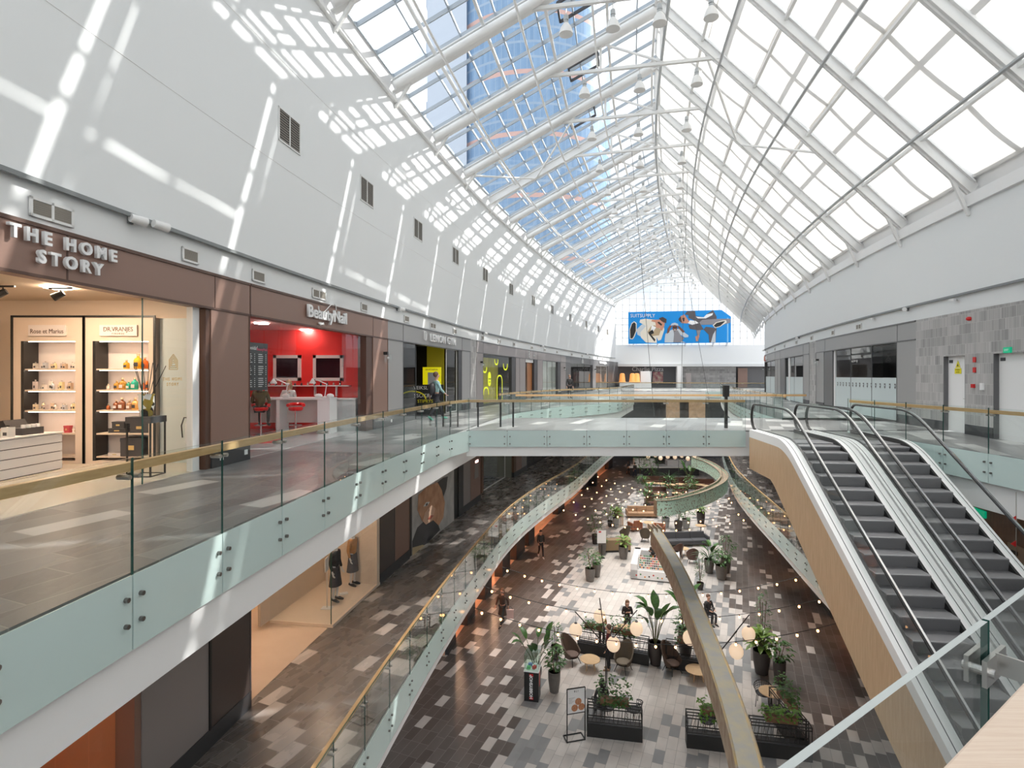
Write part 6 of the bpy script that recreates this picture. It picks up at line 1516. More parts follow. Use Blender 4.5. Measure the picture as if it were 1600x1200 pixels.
# planter on the left gallery one floor down
p = P(752, 768, Z1); t = thing('potted_plant', 'dark leafy shrub in tall grey square planter by the glazed lobby door', 'plant', (p.x - .4, p.y, Z1)); m = MB(); m.bx(-.4, .4, -.4, .4, 0, 1.3); m.build('pot', M['dgrey'], t); foliage('bush', t, 2.3, .7, 1.25, 150, 77, .25)
# ================================================================ FENCE PLANTERS
def fencep(p, rz, L, lab, side=False):
    t = thing('planter_fence', lab, 'fence', p, rz); W = .38
    m = MB(); m.bx(0, L, 0, W, 0, .44); m.bx(.02, L - .02, .02, W - .02, .44, .46, 1); m.build('planter_box', [M['black'], M['charcoal']], t)
    for y in (.02, W - .02):
        m = MB(); r = .014
        for z in (.52, .98, 1.08): m.bar((0, y, z), (L, y, z), .028, .028)
        for x in (0.012, L - .012): m.bar((x, y, .44), (x, y, 1.08), .028, .028, up=(0, 1, 0))
        m.build('rails', M['black'], t)
        m = MB(); n = int(L / .14); x = .03
        for i in range(n):
            x0 = L * (i + .15) / n; x1 = L * (i + (.85 if i % 2 else .4)) / n; m.tube([(x0, y, .52), (x1, y, .98)], .008, 4)
            if i % 3 == 0: m.tube([(x1, y, .52), (x0, y, .98)], .008, 4)
        m.build('slanted_bars', M['black'], t)
    m = MB()
    for x in (0.012, L - .012): m.bar((x, 0, 1.08), (x, W, 1.08), .028, .028)
    m.build('end_rails', M['black'], t); return t
def boxplant(p, rz, L, lab, h=.35, lime=False, trail=.5, n=120):
    t = thing('flower_box', lab, 'planter', p, rz); sd_[0] += 1; q = random.Random(sd_[0])
    m = MB(); m.bx(-L / 2, L / 2, -.12, .12, 0, .2); m.build('wooden_box', M['woodbox'], t); m = MB()
    for i in range(n):
        x = q.uniform(-L / 2 - .1, L / 2 + .1); a = q.random() * 2 * PI; up = q.random() ** 1.5
        z = .2 + h * up if q.random() > trail * .4 else .2 - q.random() * .35 * trail; y = q.uniform(-.2, .2) if z > .2 else -.17
        leaf(m, (x, y, z), (math.cos(a), math.sin(a), q.uniform(-.2, .8)), q.uniform(.08, .16), .085, .7, 2)
    m.build('foliage', M['leaf'] if not lime else M['leafg2'], t, smooth=2)
M['leafg2'] = leafmat('leaf_fresh', (.10, .24, .03), (.17, .34, .06))
pa, pb = P(917, 1151, Z0), P(1004, 1161, Z0); rz = math.atan2(pb.y - pa.y, pb.x - pa.x)
fencep(pa, rz, (pb - pa).length, 'black planter fence with ivy box, beside the biscuit poster stand')
def onf(pa, rz, x, y, z): return (pa.x + x * math.cos(rz) - y * math.sin(rz), pa.y + x * math.sin(rz) + y * math.cos(rz), pa.z + z)
boxplant(onf(pa, rz, .92, .19, 1.09), rz, .95, 'brown wooden box with tall ivy on the fence by the biscuit poster', .85, n=230)
pa, pb = P(1073, 1169, Z0), P(1270, 1192, Z0); rz2 = math.atan2(pb.y - pa.y, pb.x - pa.x); Lf = (pb - pa).length
fencep(pa, rz2, Lf * .47, 'black planter fence at the bottom, left of the steel beam'); p2 = Vector(onf(pa, rz2, Lf * .52, 0, 0)); fencep(p2, rz2, Lf * .48, 'black planter fence at the bottom, right of the steel beam')
boxplant(onf(pa, rz2, .95, .19, 1.09), rz2, .95, 'yellow green trailing plant box on the bottom fence left of the beam', .3, True, 1.0, 170); boxplant(onf(p2, rz2, .95, .19, 1.09), rz2, .95, 'brown box of fresh green leaves on the bottom right fence', .3, True, .3, 150)
pc = Vector(onf(pa, rz2, Lf - .02, .45, 0)); fencep(pc, rz2 + R(100), 1.9, 'black planter fence running away from the camera at the right'); 
boxplant(onf(pc, rz2 + R(100), .95, .19, 1.09), rz2 + R(100), 1.0, 'brown leafy plant box on the receding right fence', .6, False, .3, 170)
pa, pb = P(902, 1020, Z0), P(1013, 1041, Z0); rz3 = math.atan2(pb.y - pa.y, pb.x - pa.x); pm = pa.lerp(pb, .0)
fencep(pa, rz3, (pb - pa).length, 'long black planter fence behind the brown armchairs, left'); boxplant(onf(pa, rz3, .7, .19, 1.09), rz3, .8, 'low green box on the rear left fence, left one', .25); boxplant(onf(pa, rz3, 2.0, .19, 1.09), rz3, 1.0, 'ivy box on the rear left fence, before the standing woman', .6, n=150)
pa, pb = P(1040, 1044, Z0), P(1128, 1058, Z0); rz4 = math.atan2(pb.y - pa.y, pb.x - pa.x); fencep(pa, rz4, (pb - pa).length, 'black planter fence behind the right brown armchair, ending at the beam'); boxplant(onf(pa, rz4, 1.1, .19, 1.09), rz4, 1.3, 'leafy box on the rear right fence above the right armchair', .7, n=170)
# ================================================================ FURNITURE
M['arm'] = mat('brown_upholstery', (.10, .065, .048), .7); M['armseat'] = mat('brown_cushion', (.16, .105, .085), .7); M['arm2'] = mat('olive_brown_upholstery', (.115, .09, .062), .7); M['seat2'] = mat('olive_cushion', (.19, .155, .11), .7)
def armchair(p, rz, lab, m1=None, m2=None):
    t = thing('lounge_chair', lab, 'chair', p, rz); m1 = m1 or M['arm']; m2 = m2 or M['armseat']; m = MB(); nu, nv = 16, 5; vo = []; vi = []
    for i in range(nu + 1):
        a = R(-125) + R(250) * i / nu; top = .50 + .62 * max(0, math.cos(a * .72)) ** 1.6
        for j in range(nv + 1):
            v = j / nv; rr = .27 + .11 * v ** .7; z = .28 + (top - .28) * v; back = .12 * v * max(0, math.cos(a))
            x = rr * math.sin(a); y = -(rr * math.cos(a)) * 1.0 - back
            vo.append((x * 1.06, y * 1.06, z)); vi.append((x * .93, y * .93, z))
    n = nv + 1; N_ = len(vo); fs = []
    for i in range(nu):
        for j in range(nv):
            a = i * n + j; fs += [(a, a + n, a + n + 1, a + 1), (N_ + a, N_ + a + 1, N_ + a + n + 1, N_ + a + n)]
        a = i * n + nv; fs.append((a, a + n, N_ + a + n, N_ + a))
    for i in (0, nu):
        for j in range(nv): a = i * n + j; fs.append((a, a + 1, N_ + a + 1, N_ + a))
    m.add(vo + vi, fs); m.lathe((0, -.0, .26), [(.2, 0), (.28, .04)], 18); m.build('backrest', m1, t, smooth=True)
    m = MB(); m.lathe((0, .02, .34), [(.2, 0), (.27, .03), (.275, .08), (.2, .12), (.02, .125)], 20, 0, 1.0, 1.05); m.build('seat', m2, t, smooth=True)
    for x, y in ((-.2, -.2), (.2, -.2), (.2, .22), (-.2, .22)):
        m = MB(); m.tube([(x * .8, y * .8, .32), (x * 1.35, y * 1.35, 0)], .022, 8, r2=.012); m.build('leg', M['black'], t)
    return t
armchair(P(893, 1036, Z0), R(222), 'brown high backed armchair beside the leftmost low wooden table'); armchair(P(974, 1048, Z0), R(140), 'olive brown high backed armchair right of the leftmost low table', M['arm2'], M['seat2']); armchair(P(1050, 1050, Z0), R(208), 'brown high backed armchair left of the low table by the beam')
armchair(P(976, 842, Z0), R(20), 'brown armchair with its back turned, left behind the white kiosk', M['arm2']); armchair(P(1008, 846, Z0), R(-15), 'brown armchair with its back turned, right behind the white kiosk', M['arm2'])
def rtable(p, r, h, lab, central=False, legm=None):
    t = thing('round_table', lab, 'table', p); m = MB(); m.lathe((0, 0, h - .035), [(r * .97, 0), (r, .008), (r, .028), (r * .985, .035), (.01, .035)], 32); m.build('tabletop', M['tablewood'], t, smooth=True)
    if central: m = MB(); m.tube([(0, 0, .02), (0, 0, h - .04)], .035, 10); m.build('pole', M['black'], t); m = MB(); m.lathe((0, 0, 0), [(r * .6, 0), (r * .6, .015), (.04, .03)], 20); m.build('base', M['black'], t)
    else:
        for k in range(4):
            a = PI / 4 + k * PI / 2; m = MB(); m.tube([(math.cos(a) * r * .45, math.sin(a) * r * .45, h - .03), (math.cos(a) * r * .62, math.sin(a) * r * .62, 0)], .024, 8, r2=.017); m.build('leg', legm or M['tablewood'], t)
rtable(P(922, 1045, Z0), .42, .42, 'low round wooden table between the two left brown armchairs'); rtable(P(1089, 1062, Z0), .45, .42, 'low round wooden table right of the brown armchair by the beam'); rtable(P(1205, 1112, Z0), .42, .74, 'round wooden cafe table with woven black chairs', True)
rtable(P(1014, 826, Z0), .45, .5, 'small round wooden table before the tan sofa'); rtable(P(1068, 868, Z0), .36, .5, 'small round table between the dark sofa chairs'); rtable(P(1095, 835, Z0), .4, .7, 'small table with warm top beyond the dark sofa', True)
rtable(P(975, 1006, Z0), .4, .74, 'wooden table behind the rear left fence', True); rtable(P(1098, 1020, Z0), .45, .74, 'wooden table behind the rear right fence', True)
def woven(p, rz, lab):
    t = thing('woven_chair', lab, 'chair', p, rz); m = MB()
    for k in range(15):
        a = R(-115) + R(230) * k / 14; m.tube([(.24 * math.sin(a), -.24 * math.cos(a), .44), (.31 * math.sin(a), -.33 * math.cos(a), .62 + .16 * math.cos(a * .7))], .009, 4)
    for z, r_ in ((.5, .26), (.57, .28), (.64, .30)): m.tube([(r_ * math.sin(a), -r_ * 1.03 * math.cos(a), z + .04 * math.cos(a)) for a in [R(-115) + R(230) * k / 14 for k in range(15)]], .008, 4)
    m.build('backrest', M['charcoal'], t)
    m = MB(); m.tube([(.31 * math.sin(a), -.33 * math.cos(a), .62 + .16 * math.cos(a * .7)) for a in [R(-115) + R(230) * k / 18 for k in range(19)]], .016, 6); m.build('top_rail', M['black'], t)
    m = MB(); m.lathe((0, 0, .42), [(.2, 0), (.25, .01), (.25, .04), (.02, .05)], 18); m.build('seat', M['charcoal'], t, smooth=True)
    for x, y in ((-.17, -.17), (.17, -.17), (.19, .19), (-.19, .19)): m = MB(); m.tube([(x, y, .43), (x * 1.2, y * 1.2, 0)], .013, 6); m.build('leg', M['black'], t)
woven(P(1192, 1102, Z0), R(150), 'woven black chair left behind the round cafe table'); woven(P(1218, 1140, Z0), R(15), 'woven black chair in front of the round cafe table'); woven(P(990, 1128, Z0), R(30), 'woven black chair behind the right part of the ivy fence'); woven(P(938, 1122, Z0), R(-20), 'woven black chair behind the ivy fence, under the seated person'); woven(P(1105, 1146, Z0), R(10), 'woven black chair behind the trailing plant fence')
def sofa(p, rz, L, mt, lab, mt2=None):
    t = thing('sofa', lab, 'sofa', p, rz); m = MB(); m.bx(-L / 2, L / 2, -.38, .38, .16, .30); m.build('base', mt, t, bevel=.02); n = max(2, round(L / 1.0))
    for i in range(n): x0 = -L / 2 + .08 + (L - .16) * i / n; x1 = x0 + (L - .16) / n - .01; m = MB(); m.bx(x0, x1, -.22, .40, .30, .45); m.build('seat_cushion', mt2 or mt, t, bevel=.03); m = MB(); m.hexa([(x0, -.38, .3), (x1, -.38, .3), (x1, -.20, .3), (x0, -.20, .3), (x0, -.45, .88), (x1, -.45, .88), (x1, -.32, .88), (x0, -.32, .88)]); m.build('backrest', mt, t, bevel=.03)
    for s_ in (-1, 1): m = MB(); m.bx(s_ * L / 2 - .06, s_ * L / 2 + .06, -.42, .38, .16, .68); m.build('armrest', mt, t, bevel=.03)
    for x in (-1, 1):
        for y in (-.3, .3): m = MB(); m.tube([(x * (L / 2 - .1), y, .16), (x * (L / 2 - .1), y, 0)], .02, 6); m.build('leg', M['black'], t)
M['tan'] = mat('tan_leather', (.42, .26, .15), .5); M['sofag'] = mat('charcoal_fabric', (.075, .078, .088), .75); M['leather'] = mat('dark_brown_leather', (.10, .045, .03), .4)
sofa(P(1003, 808, Z0), R(178), 2.6, M['tan'], 'tan leather sofa behind the small wooden table'); sofa(P(1069, 852, Z0), R(185), 3.4, M['sofag'], 'long charcoal fabric sofa right of the steel beam')
for i, (x, y, rz_, lb) in enumerate(((992, 829, 20, 'rust orange low chair left of the small table'), (1030, 833, -20, 'rust orange low chair right of the small table'))): sofa(P(x, y, Z0), R(rz_), .8, mat('rust_leather', (.32, .11, .05), .5), lb)
armchair(P(1058, 872, Z0), R(10), 'dark brown armchair before the charcoal sofa, left', M['leather']); armchair(P(1082, 880, Z0), R(-10), 'dark brown armchair before the charcoal sofa, right', M['leather'])
for i, (x, y, L) in enumerate(((1028, 757, 3.2), (1060, 759, 3), (1094, 762, 3.4), (1030, 775, 3), (1062, 773, 3), (1096, 776, 3.6), (1034, 791, 3))):
    sofa(P(x, y, Z0), R(180), L, M['leather'], 'dark brown leather booth sofa in the far seating garden, %s of seven' % ORD[i])
for i, (x, y) in enumerate(((1018, 765), (1032, 766), (1048, 768), (1063, 767), (1078, 767), (1094, 768), (1105, 770), (1030, 784), (1058, 782))):
    rtable(P(x, y, Z0), .5, .74, 'far round pale table among the leather booths, %s of nine' % ORD[i], True)
# biscuit poster stand
pa, pb = P(886, 1161, Z0), P(914, 1156, Z0); rz = math.atan2(pb.y - pa.y, pb.x - pa.x); W_ = (pb - pa).length
t = thing('poster_stand', 'black framed poster stand with three round biscuits', 'sign', pa, rz)
m = MB()
for x in (0, W_): m.bar((x, .0, 0), (x, 0, 1.78), .03, .03, up=(0, 1, 0))
for z in (.02, .95, 1.78): m.bar((0, 0, z), (W_, 0, z), .03, .03)
m.bar((0, .0, .02), (-.0, .36, .02), .03, .03); m.bar((W_, .0, .02), (W_, .36, .02), .03, .03); m.bar((0, .36, .02), (W_, .36, .02), .03, .03); m.build('frame', M['black'], t)
m = MB(); m.bx(.015, W_ - .015, -.008, .008, .965, 1.765); m.build('poster', mat('poster_paper', (.72, .72, .72), .5), t)
Mt = axes(t.location, (math.cos(rz), math.sin(rz), 0), (0, 0, 1))
_tx = text('BLI', .09, M['black'], Mt @ Matrix.Translation((W_ * .5, 1.68, .01)), None, 'lettering', .002, sp=1.4); _tx.data.transform(Mt.inverted() @ Matrix.Identity(4)); _tx.data.transform(Matrix.Rotation(PI / 2, 4, 'X')); _tx.parent = t
for i, (x, z) in enumerate(((W_ * .62, 1.33), (W_ * .42, 1.13), (W_ * .8, 1.14))):
    m = MB(); m.prism([(x + .115 * math.cos(a), z + .115 * math.sin(a)) for a in [2 * PI * k / 20 for k in range(20)]], .004, axes((0, -.009 , 0), (1, 0, 0), (0, 0, 1))); m.build('printed_biscuit', mat('biscuit_print', (.36, .14, .06), .6, noise=(.52, .25, .13), nscale=30), t)
m = MB()
for i in range(6): m.bx(.06, .06 + .22 - .05 * (i % 3), -.0095, -.009, 1.47 - i * .035, 1.478 - i * .035)
m.build('printed_lines', M['dgrey'], t)
# HOBBYSHOP stand
p = P(832, 1090, Z0); t = thing('display_stand', 'black display stand with red and white lettering and glass case on top', 'stand', p, R(-12)); m = MB(); m.bx(-.27, .27, -.27, .27, 0, 1.1); m.build('cabinet', M['black'], t); m = MB(); m.bx(-.29, .29, -.29, .29, 1.1, 1.13); m.build('white_tray', M['white2'], t)
m = MB()
for a, b in (((-.27, -.27), (.27, -.27)), ((.27, -.27), (.27, .27)), ((.27, .27), (-.27, .27)), ((-.27, .27), (-.27, -.27))): m.quad((*a, 1.13), (*b, 1.13), (*b, 1.72), (*a, 1.72))
m.quad((-.27, -.27, 1.72), (.27, -.27, 1.72), (.27, .27, 1.72), (-.27, .27, 1.72)); m.build('glass_case', glass_mat('greenish_case_glass', (.80, .93, .88), 1.2), t)
for i, (x, y, c) in enumerate(((-.12, -.1, (.2, .6, .25)), (.08, -.05, (.7, .1, .1)), (.1, .12, (.75, .75, .75)), (-.1, .12, (.2, .3, .6)))): m = MB(); m.box((x, y, 1.19), (.14, .1, .1), i); m.build('toy_model', mat('toy_paint', c, .4), t)
def vtext(s, size, mt, T, loc):
    o = text(s, size, mt, Matrix.Identity(4), None, 'lettering', .002, bold=.006); o.data.transform(Matrix.Rotation(PI / 2, 4, 'Z')); o.data.transform(Matrix.Rotation(PI / 2, 4, 'X')); o.parent = T; o.location = loc; return o
vtext('HOBBYSHOP', .155, M['white2'], t, (.0, -.272, .55)); m = MB(); m.bx(-.075, .075, -.274, -.271, .08, .17); m.bx(-.075, .075, -.274, -.271, .93, 1.04); m.build('red_blocks', M['red'], t); m = MB(); m.bx(.271, .274, -.1, .1, .5, 1.05); m.build('red_side_print', M['red'], t)
# framed menu stand, far left
p = P(940, 872, Z0); t = thing('menu_stand', 'white framed menu stand beside the grey potted plant', 'sign', p, R(5)); m = MB(); m.bx(-.3, .3, -.02, .02, 1.0, 1.85); m.build('board', M['white2'], t); m = MB(); m.bx(-.2, .2, -.15, .15, 0, .03); m.bar((0, 0, .03), (0, 0, .9), .06, .06, up=(0, 1, 0)); m.build('post', M['black'], t); m = MB(); m.prism(rrect(.09, .05, .04), .004, axes((-.12, -.022, 1.76), (1, 0, 0), (0, 0, 1))); m.build('red_mark', M['red'], t)
p = P(962, 861, Z0); t = thing('planter_bench', 'long tan upholstered low partition bench near the menu stand', 'bench', p, R(4)); m = MB(); m.bx(-1.1, 1.0, -.3, .3, .12, .85); m.build('body', mat('tan_fabric', (.30, .21, .12), .7), t, bevel=.03); m = MB(); m.bx(-1.08, .98, -.28, .28, 0, .12); m.build('plinth', M['black'], t)
p = P(968, 821, Z0); t = thing('slatted_screen', 'pale vertical slat drum stand behind the light grey pot', 'stand', p); m = MB()
for k in range(16): a = 2 * PI * k / 16; m.box((.3 * math.cos(a), .3 * math.sin(a), .5), (.05, .05, 1.0), a)
m.build('slats', M['palewood'], t)
# kiosk
pa, pb = P(985, 905, Z0), P(1062, 913, Z0); kz = math.atan2(pb.y - pa.y, pb.x - pa.x); t = thing('souvenir_kiosk', 'white island kiosk with tiered rows of small colourful goods', 'kiosk', pa, kz); L_ = (pb - pa).length
m = MB(); m.bx(0, L_, 0, .5, .04, .62); m.bx(0, .45, 0, 3.3, .04, .95); m.bx(L_ - .4, L_, 0, 3.3, .04, .95); m.bx(0, L_, 2.9, 3.3, .04, .95); m.build('counter', M['white2'], t, bevel=.05)
m = MB(); m.bx(.05, L_ - .05, .06, 3.2, 0, .04); m.build('plinth', M['charcoal'], t)
for k in range(6):
    m = MB(); m.bx(.48, L_ - .42, .05 + .12 * k, .17 + .12 * k, .62, .70 + .1 * k); m.build('tier', M['white2'], t)
m = MB(); m.bx(.42, .47, 0, .85, .6, 1.35); m.bx(L_ - .43, L_ - .38, 0, .85, .6, 1.35); m.build('side_cheeks', M['white2'], t, bevel=.02)
cols = [mat('goods_%s' % n, c, .5) for n, c in (('red', (.6, .05, .04)), ('green', (.08, .25, .1)), ('orange', (.75, .3, .05)), ('black', (.03, .03, .03)), ('cream', (.7, .62, .5)), ('brown', (.25, .12, .06)))]
for k in range(6):
    m = MB(); n = 18
    for i in range(n):
        x = .56 + (L_ - 1.05) * i / (n - 1); c = rnd.randrange(6)
        (m.box if i % 3 else m.box)((x, .10 + .12 * k, .70 + .1 * k + .04), (.07, .05, .085), rnd.uniform(-.2, .2), c)
    m.build('row_of_small_goods', cols, t)['kind'] = 'stuff'
for i in range(9): m = MB(); m.prism([(.05 * math.cos(a), .05 * math.sin(a)) for a in [2 * PI * q / 8 for q in range(8)]], .006, axes((.35 + i * (L_ - .6) / 9, -.001, .28 + .08 * math.sin(i * 2)), (1, 0, 0), (0, 0, 1))); m.build('printed_emblem', cols[i % 4], t)
# far white counter kiosk
p = P(1035, 741, Z0); t = thing('cafe_counter', 'far white and black coffee counter behind the seating garden', 'counter', p); m = MB(); m.bx(-4.2, 4.2, -1, 1, .0, .95); m.build('black_front', M['charcoal'], t); m = MB(); m.bx(-4.3, 4.3, -1.1, 1.1, .95, 1.1); m.bx(-3.5, -1.0, -.4, .6, 1.1, 1.9); m.bx(.5, 3.4, -.4, .6, 1.1, 1.8); m.build('white_top', M['white2'], t)
# lamp trees
def lamptree(p, rz, lab, k=1.0):
    t = thing('lamp_tree', lab, 'lamp', p, rz); m = MB()
    for a in range(3): m.tube([(.03 * math.cos(a * 2.1), .03 * math.sin(a * 2.1), 0), (.03 * math.cos(a * 2.1), .03 * math.sin(a * 2.1), 2.3)], .014, 6)
    m.build('pole', M['black'], t); m = MB(); m.lathe((0, 0, 0), [(.3, 0), (.3, .02), (.05, .04)], 20); m.build('base', M['black'], t)
    for a in range(4):
        c, s_ = math.cos(a * PI / 2), math.sin(a * PI / 2); m = MB(); m.tube([(0, 0, 2.25), (1.16 * c, 1.16 * s_, 3.55)], .02, 6); m.build('arm', M['black'], t)
        m = MB(); m.tube([(1.13 * c, 1.13 * s_, 3.52), (1.13 * c, 1.13 * s_, 3.08)], .004, 4); m.build('cord', M['black'], t)
        m = MB(); m.ball((0, 0, 0), .235, 18, sc=(1, 1, 1.12)); o = m.build('paper_globe', M['globe'], t, smooth=2); o.location = (1.13 * c, 1.13 * s_, 2.86); m = MB(); m.lathe((0, 0, .25), [(.06, 0), (.05, .03)], 10); m.build('cap', M['dgrey'], o)
lamptree(Vector((3.47, 20.4, Z0)), R(3), 'black lamp tree with four glowing paper globes behind the ivy fence'); lamptree(Vector((7.45, 19.9, Z0)), R(8), 'black lamp tree with glowing paper globes, mostly behind the steel beam'); lamptree(P(1028, 752, Z0), 0, 'distant lamp tree with globes, left of two in the far garden'); lamptree(P(1070, 753, Z0), 0, 'distant lamp tree with globes, right of two in the far garden')
# ================================================================ PEOPLE
def skinned(name, verts, edges, radii, mt, parent, root=0, sub=1):
    me = bpy.data.meshes.new(name); me.from_pydata([tuple(v) for v in verts], edges, []); ob = bpy.data.objects.new(name, me); COL.objects.link(ob)
    ob.modifiers.new('skin', 'SKIN').use_smooth_shade = True
    for i, r in enumerate(radii):
        sv = me.skin_vertices[0].data[i]; sv.radius = r if isinstance(r, tuple) else (r, r); sv.use_root = (i == root)
    if sub: ob.modifiers.new('sub', 'SUBSURF').levels = sub; ob.modifiers['sub'].render_levels = sub
    m2 = bpy.data.meshes.new_from_object(ob.evaluated_get(bpy.context.evaluated_depsgraph_get())); bpy.data.objects.remove(ob); m2.materials.clear(); m2.materials.append(mt); m2.name = name
    o = bpy.data.objects.new(name, m2); COL.objects.link(o); o.parent = parent; return o
SKIN = mat('skin', (.62, .36, .26), .5); HAIRS = {}
def person(p, rz, H, pose, lab, top=(.05, .05, .05), leg=(.03, .03, .035), hair=(.08, .05, .03), longh=False, shoe=(.03, .03, .03), skin=None, nm='person', coat=False, seat=.45, skirt=False, bald=False):
    t = thing(nm, lab, 'person' if nm == 'person' else 'mannequin', p, rz); k = H / 1.75; sk = skin or SKIN
    J = {'pel': (0, 0, .95), 'sp': (0, 0, 1.12), 'ch': (0, 0, 1.32), 'nb': (0, 0, 1.47), 'nk': (0, .015, 1.54), 'hd': (0, .03, 1.66)}
    for s, n in ((-1, 'l'), (1, 'r')):
        J['sh' + n] = (s * .18, 0, 1.42); J['el' + n] = (s * .235, -.02, 1.14); J['wr' + n] = (s * .245, .06, .90)
        J['hp' + n] = (s * .09, 0, .91); J['kn' + n] = (s * .10, .02, .50); J['an' + n] = (s * .10, -.02, .09); J['to' + n] = (s * .12, .15, .03)
    if pose == 'walk':
        J['knl'] = (-.09, .20, .53); J['anl'] = (-.09, .30, .11); J['tol'] = (-.1, .46, .06); J['knr'] = (.09, -.06, .49); J['anr'] = (.1, -.32, .15); J['tor'] = (.1, -.2, .03); J['ell'] = (-.24, -.14, 1.16); J['wrl'] = (-.24, -.16, .92); J['elr'] = (.24, .08, 1.16); J['wrr'] = (.22, .26, 1.0)
    if pose == 'phone':
        for s, n in ((-1, 'l'), (1, 'r')): J['el' + n] = (s * .24, .03, 1.13); J['wr' + n] = (s * .07, .24, 1.28)
        J['hd'] = (0, .07, 1.64)
    if pose == 'sit':
        dz = seat + .1 - .95
        for q in ('pel', 'sp', 'ch', 'nb', 'nk', 'hd', 'shl', 'shr'): a = J[q]; J[q] = (a[0], a[1] + (.03 if q != 'pel' else 0), a[2] + dz)
        for s, n in ((-1, 'l'), (1, 'r')):
            J['hp' + n] = (s * .09, .03, seat + .08); J['kn' + n] = (s * .12, .46, seat + .08); J['an' + n] = (s * .12, .44, max(.08, seat - .37)); J['to' + n] = (s * .12, .6, max(.03, seat - .44)); J['el' + n] = (s * .25, .08, 1.14 + dz); J['wr' + n] = (s * .14, .34, 1.1 + dz)
    J = {q: Vector(v) * k for q, v in J.items()}
    V = []; E_ = []; Rr = []; ix = {}
    def av(q, v, r): ix[q] = len(V); V.append(v); Rr.append(tuple(x * k for x in r) if isinstance(r, tuple) else r * k)
    for q, r in (('pel', (.13, .10)), ('sp', (.115, .085)), ('ch', (.14, .10)), ('nb', (.07, .06)), ('nk', .052), ('hd', (.085, .10))): av(q, J[q], r)
    av('hd2', J['hd'] + Vector((0, .0, .07)) * k, (.07, .085)); av('ns', J['hd'] + Vector((0, .115, -.01)) * k, .012)
    E_ += [(0, 1), (1, 2), (2, 3), (3, 4), (4, 5), (5, 6), (5, 7)]
    for s, n in ((-1, 'l'), (1, 'r')):
        av('ear' + n, J['hd'] + Vector((s * .09, 0, 0)) * k, .014); E_.append((ix['hd'], ix['ear' + n]))
        av('sh' + n, J['sh' + n], .055); av('el' + n, J['el' + n], .038); av('wr' + n, J['wr' + n], .024); d = (J['wr' + n] - J['el' + n]).normalized(); pm = J['wr' + n] + d * .06 * k; av('pm' + n, pm, (.026, .018))
        E_ += [(ix['ch'], ix['sh' + n]), (ix['sh' + n], ix['el' + n]), (ix['el' + n], ix['wr' + n]), (ix['wr' + n], ix['pm' + n])]
        sd = d.cross(Vector((0, 1, 0)) if abs(d.y) < .8 else Vector((0, 0, 1))).normalized(); cu = sd.cross(d)
        for f, (o, ln) in enumerate(((-.028, .068), (-.010, .08), (.010, .075), (.027, .058))):
            a = pm + (sd * o + d * .03) * k; av('f%s%d' % (n, f), a, .0085); av('g%s%d' % (n, f), a + (d * ln * .6 + cu * .012) * k, .008); av('h%s%d' % (n, f), a + (d * ln + cu * .035) * k, .007); E_ += [(ix['pm' + n], len(V) - 3), (len(V) - 3, len(V) - 2), (len(V) - 2, len(V) - 1)]
        a = J['wr' + n] + (d * .03 - sd * .028 * s) * k; av('t' + n, a, .0095); av('u' + n, a + (d * .04 - sd * .03 * s + cu * .015) * k, .008); E_ += [(ix['wr' + n], len(V) - 2), (len(V) - 2, len(V) - 1)]
        for q, r in (('hp', .085), ('kn', .052), ('an', .034), ('to', .028)): av(q + n, J[q + n], r)
        E_ += [(ix['pel'], ix['hp' + n]), (ix['hp' + n], ix['kn' + n]), (ix['kn' + n], ix['an' + n]), (ix['an' + n], ix['to' + n])]
    skinned('body', V, E_, Rr, sk, t)
    def sub(nm_, keys, edges, mt, rs):
        v = [J[q] for q in keys]; skinned(nm_, v, [(keys.index(a), keys.index(b)) for a, b in edges], [tuple(x * k for x in r) if isinstance(r, tuple) else r * k for r in rs], mt, t)
    mc = lambda n, c: mat('cloth_' + n, c, .8)
    if top is not None:
        wl = lambda n: J['el' + n].lerp(J['wr' + n], .92); J['cl'], J['cr'] = wl('l'), wl('r')
        sub('jacket', ['pel', 'sp', 'ch', 'nb', 'shl', 'ell', 'cl', 'shr', 'elr', 'cr'], [('pel', 'sp'), ('sp', 'ch'), ('ch', 'nb'), ('ch', 'shl'), ('shl', 'ell'), ('ell', 'cl'), ('ch', 'shr'), ('shr', 'elr'), ('elr', 'cr')], mc('top', top), [(.155, .125), (.14, .11), (.165, .125), (.075, .07), .07, .052, .038, .07, .052, .038])
    if skirt or coat:
        m = MB(); z0 = J['pel'].z; ln = (.50 if skirt else .42) * k; m.lathe((0, .0, z0 - ln), [(.23 * k, 0), (.19 * k, ln * .5), (.15 * k, ln * 1.1)], 16, 0, 1, .75); m.build('skirt' if skirt else 'coat_hem', mc('hem', leg if skirt else top), t, smooth=True)
    if not skirt:
        sub('trousers', ['pel', 'hpl', 'knl', 'anl', 'hpr', 'knr', 'anr'], [('pel', 'hpl'), ('hpl', 'knl'), ('knl', 'anl'), ('pel', 'hpr'), ('hpr', 'knr'), ('knr', 'anr')], mc('legs', leg), [(.14, .11), .095, .062, .048, .095, .062, .048])
    for n in 'lr':
        a, b = J['an' + n], J['to' + n]; m = MB(); m.tube([a + (a - b) * .25 - Vector((0, 0, .035)) * k, a.lerp(b, .5) - Vector((0, 0, .015)) * k, b + (b - a) * .25], [.042 * k, .046 * k, .03 * k], 8); m.build('shoe', mc('shoe', shoe), t, smooth=True)
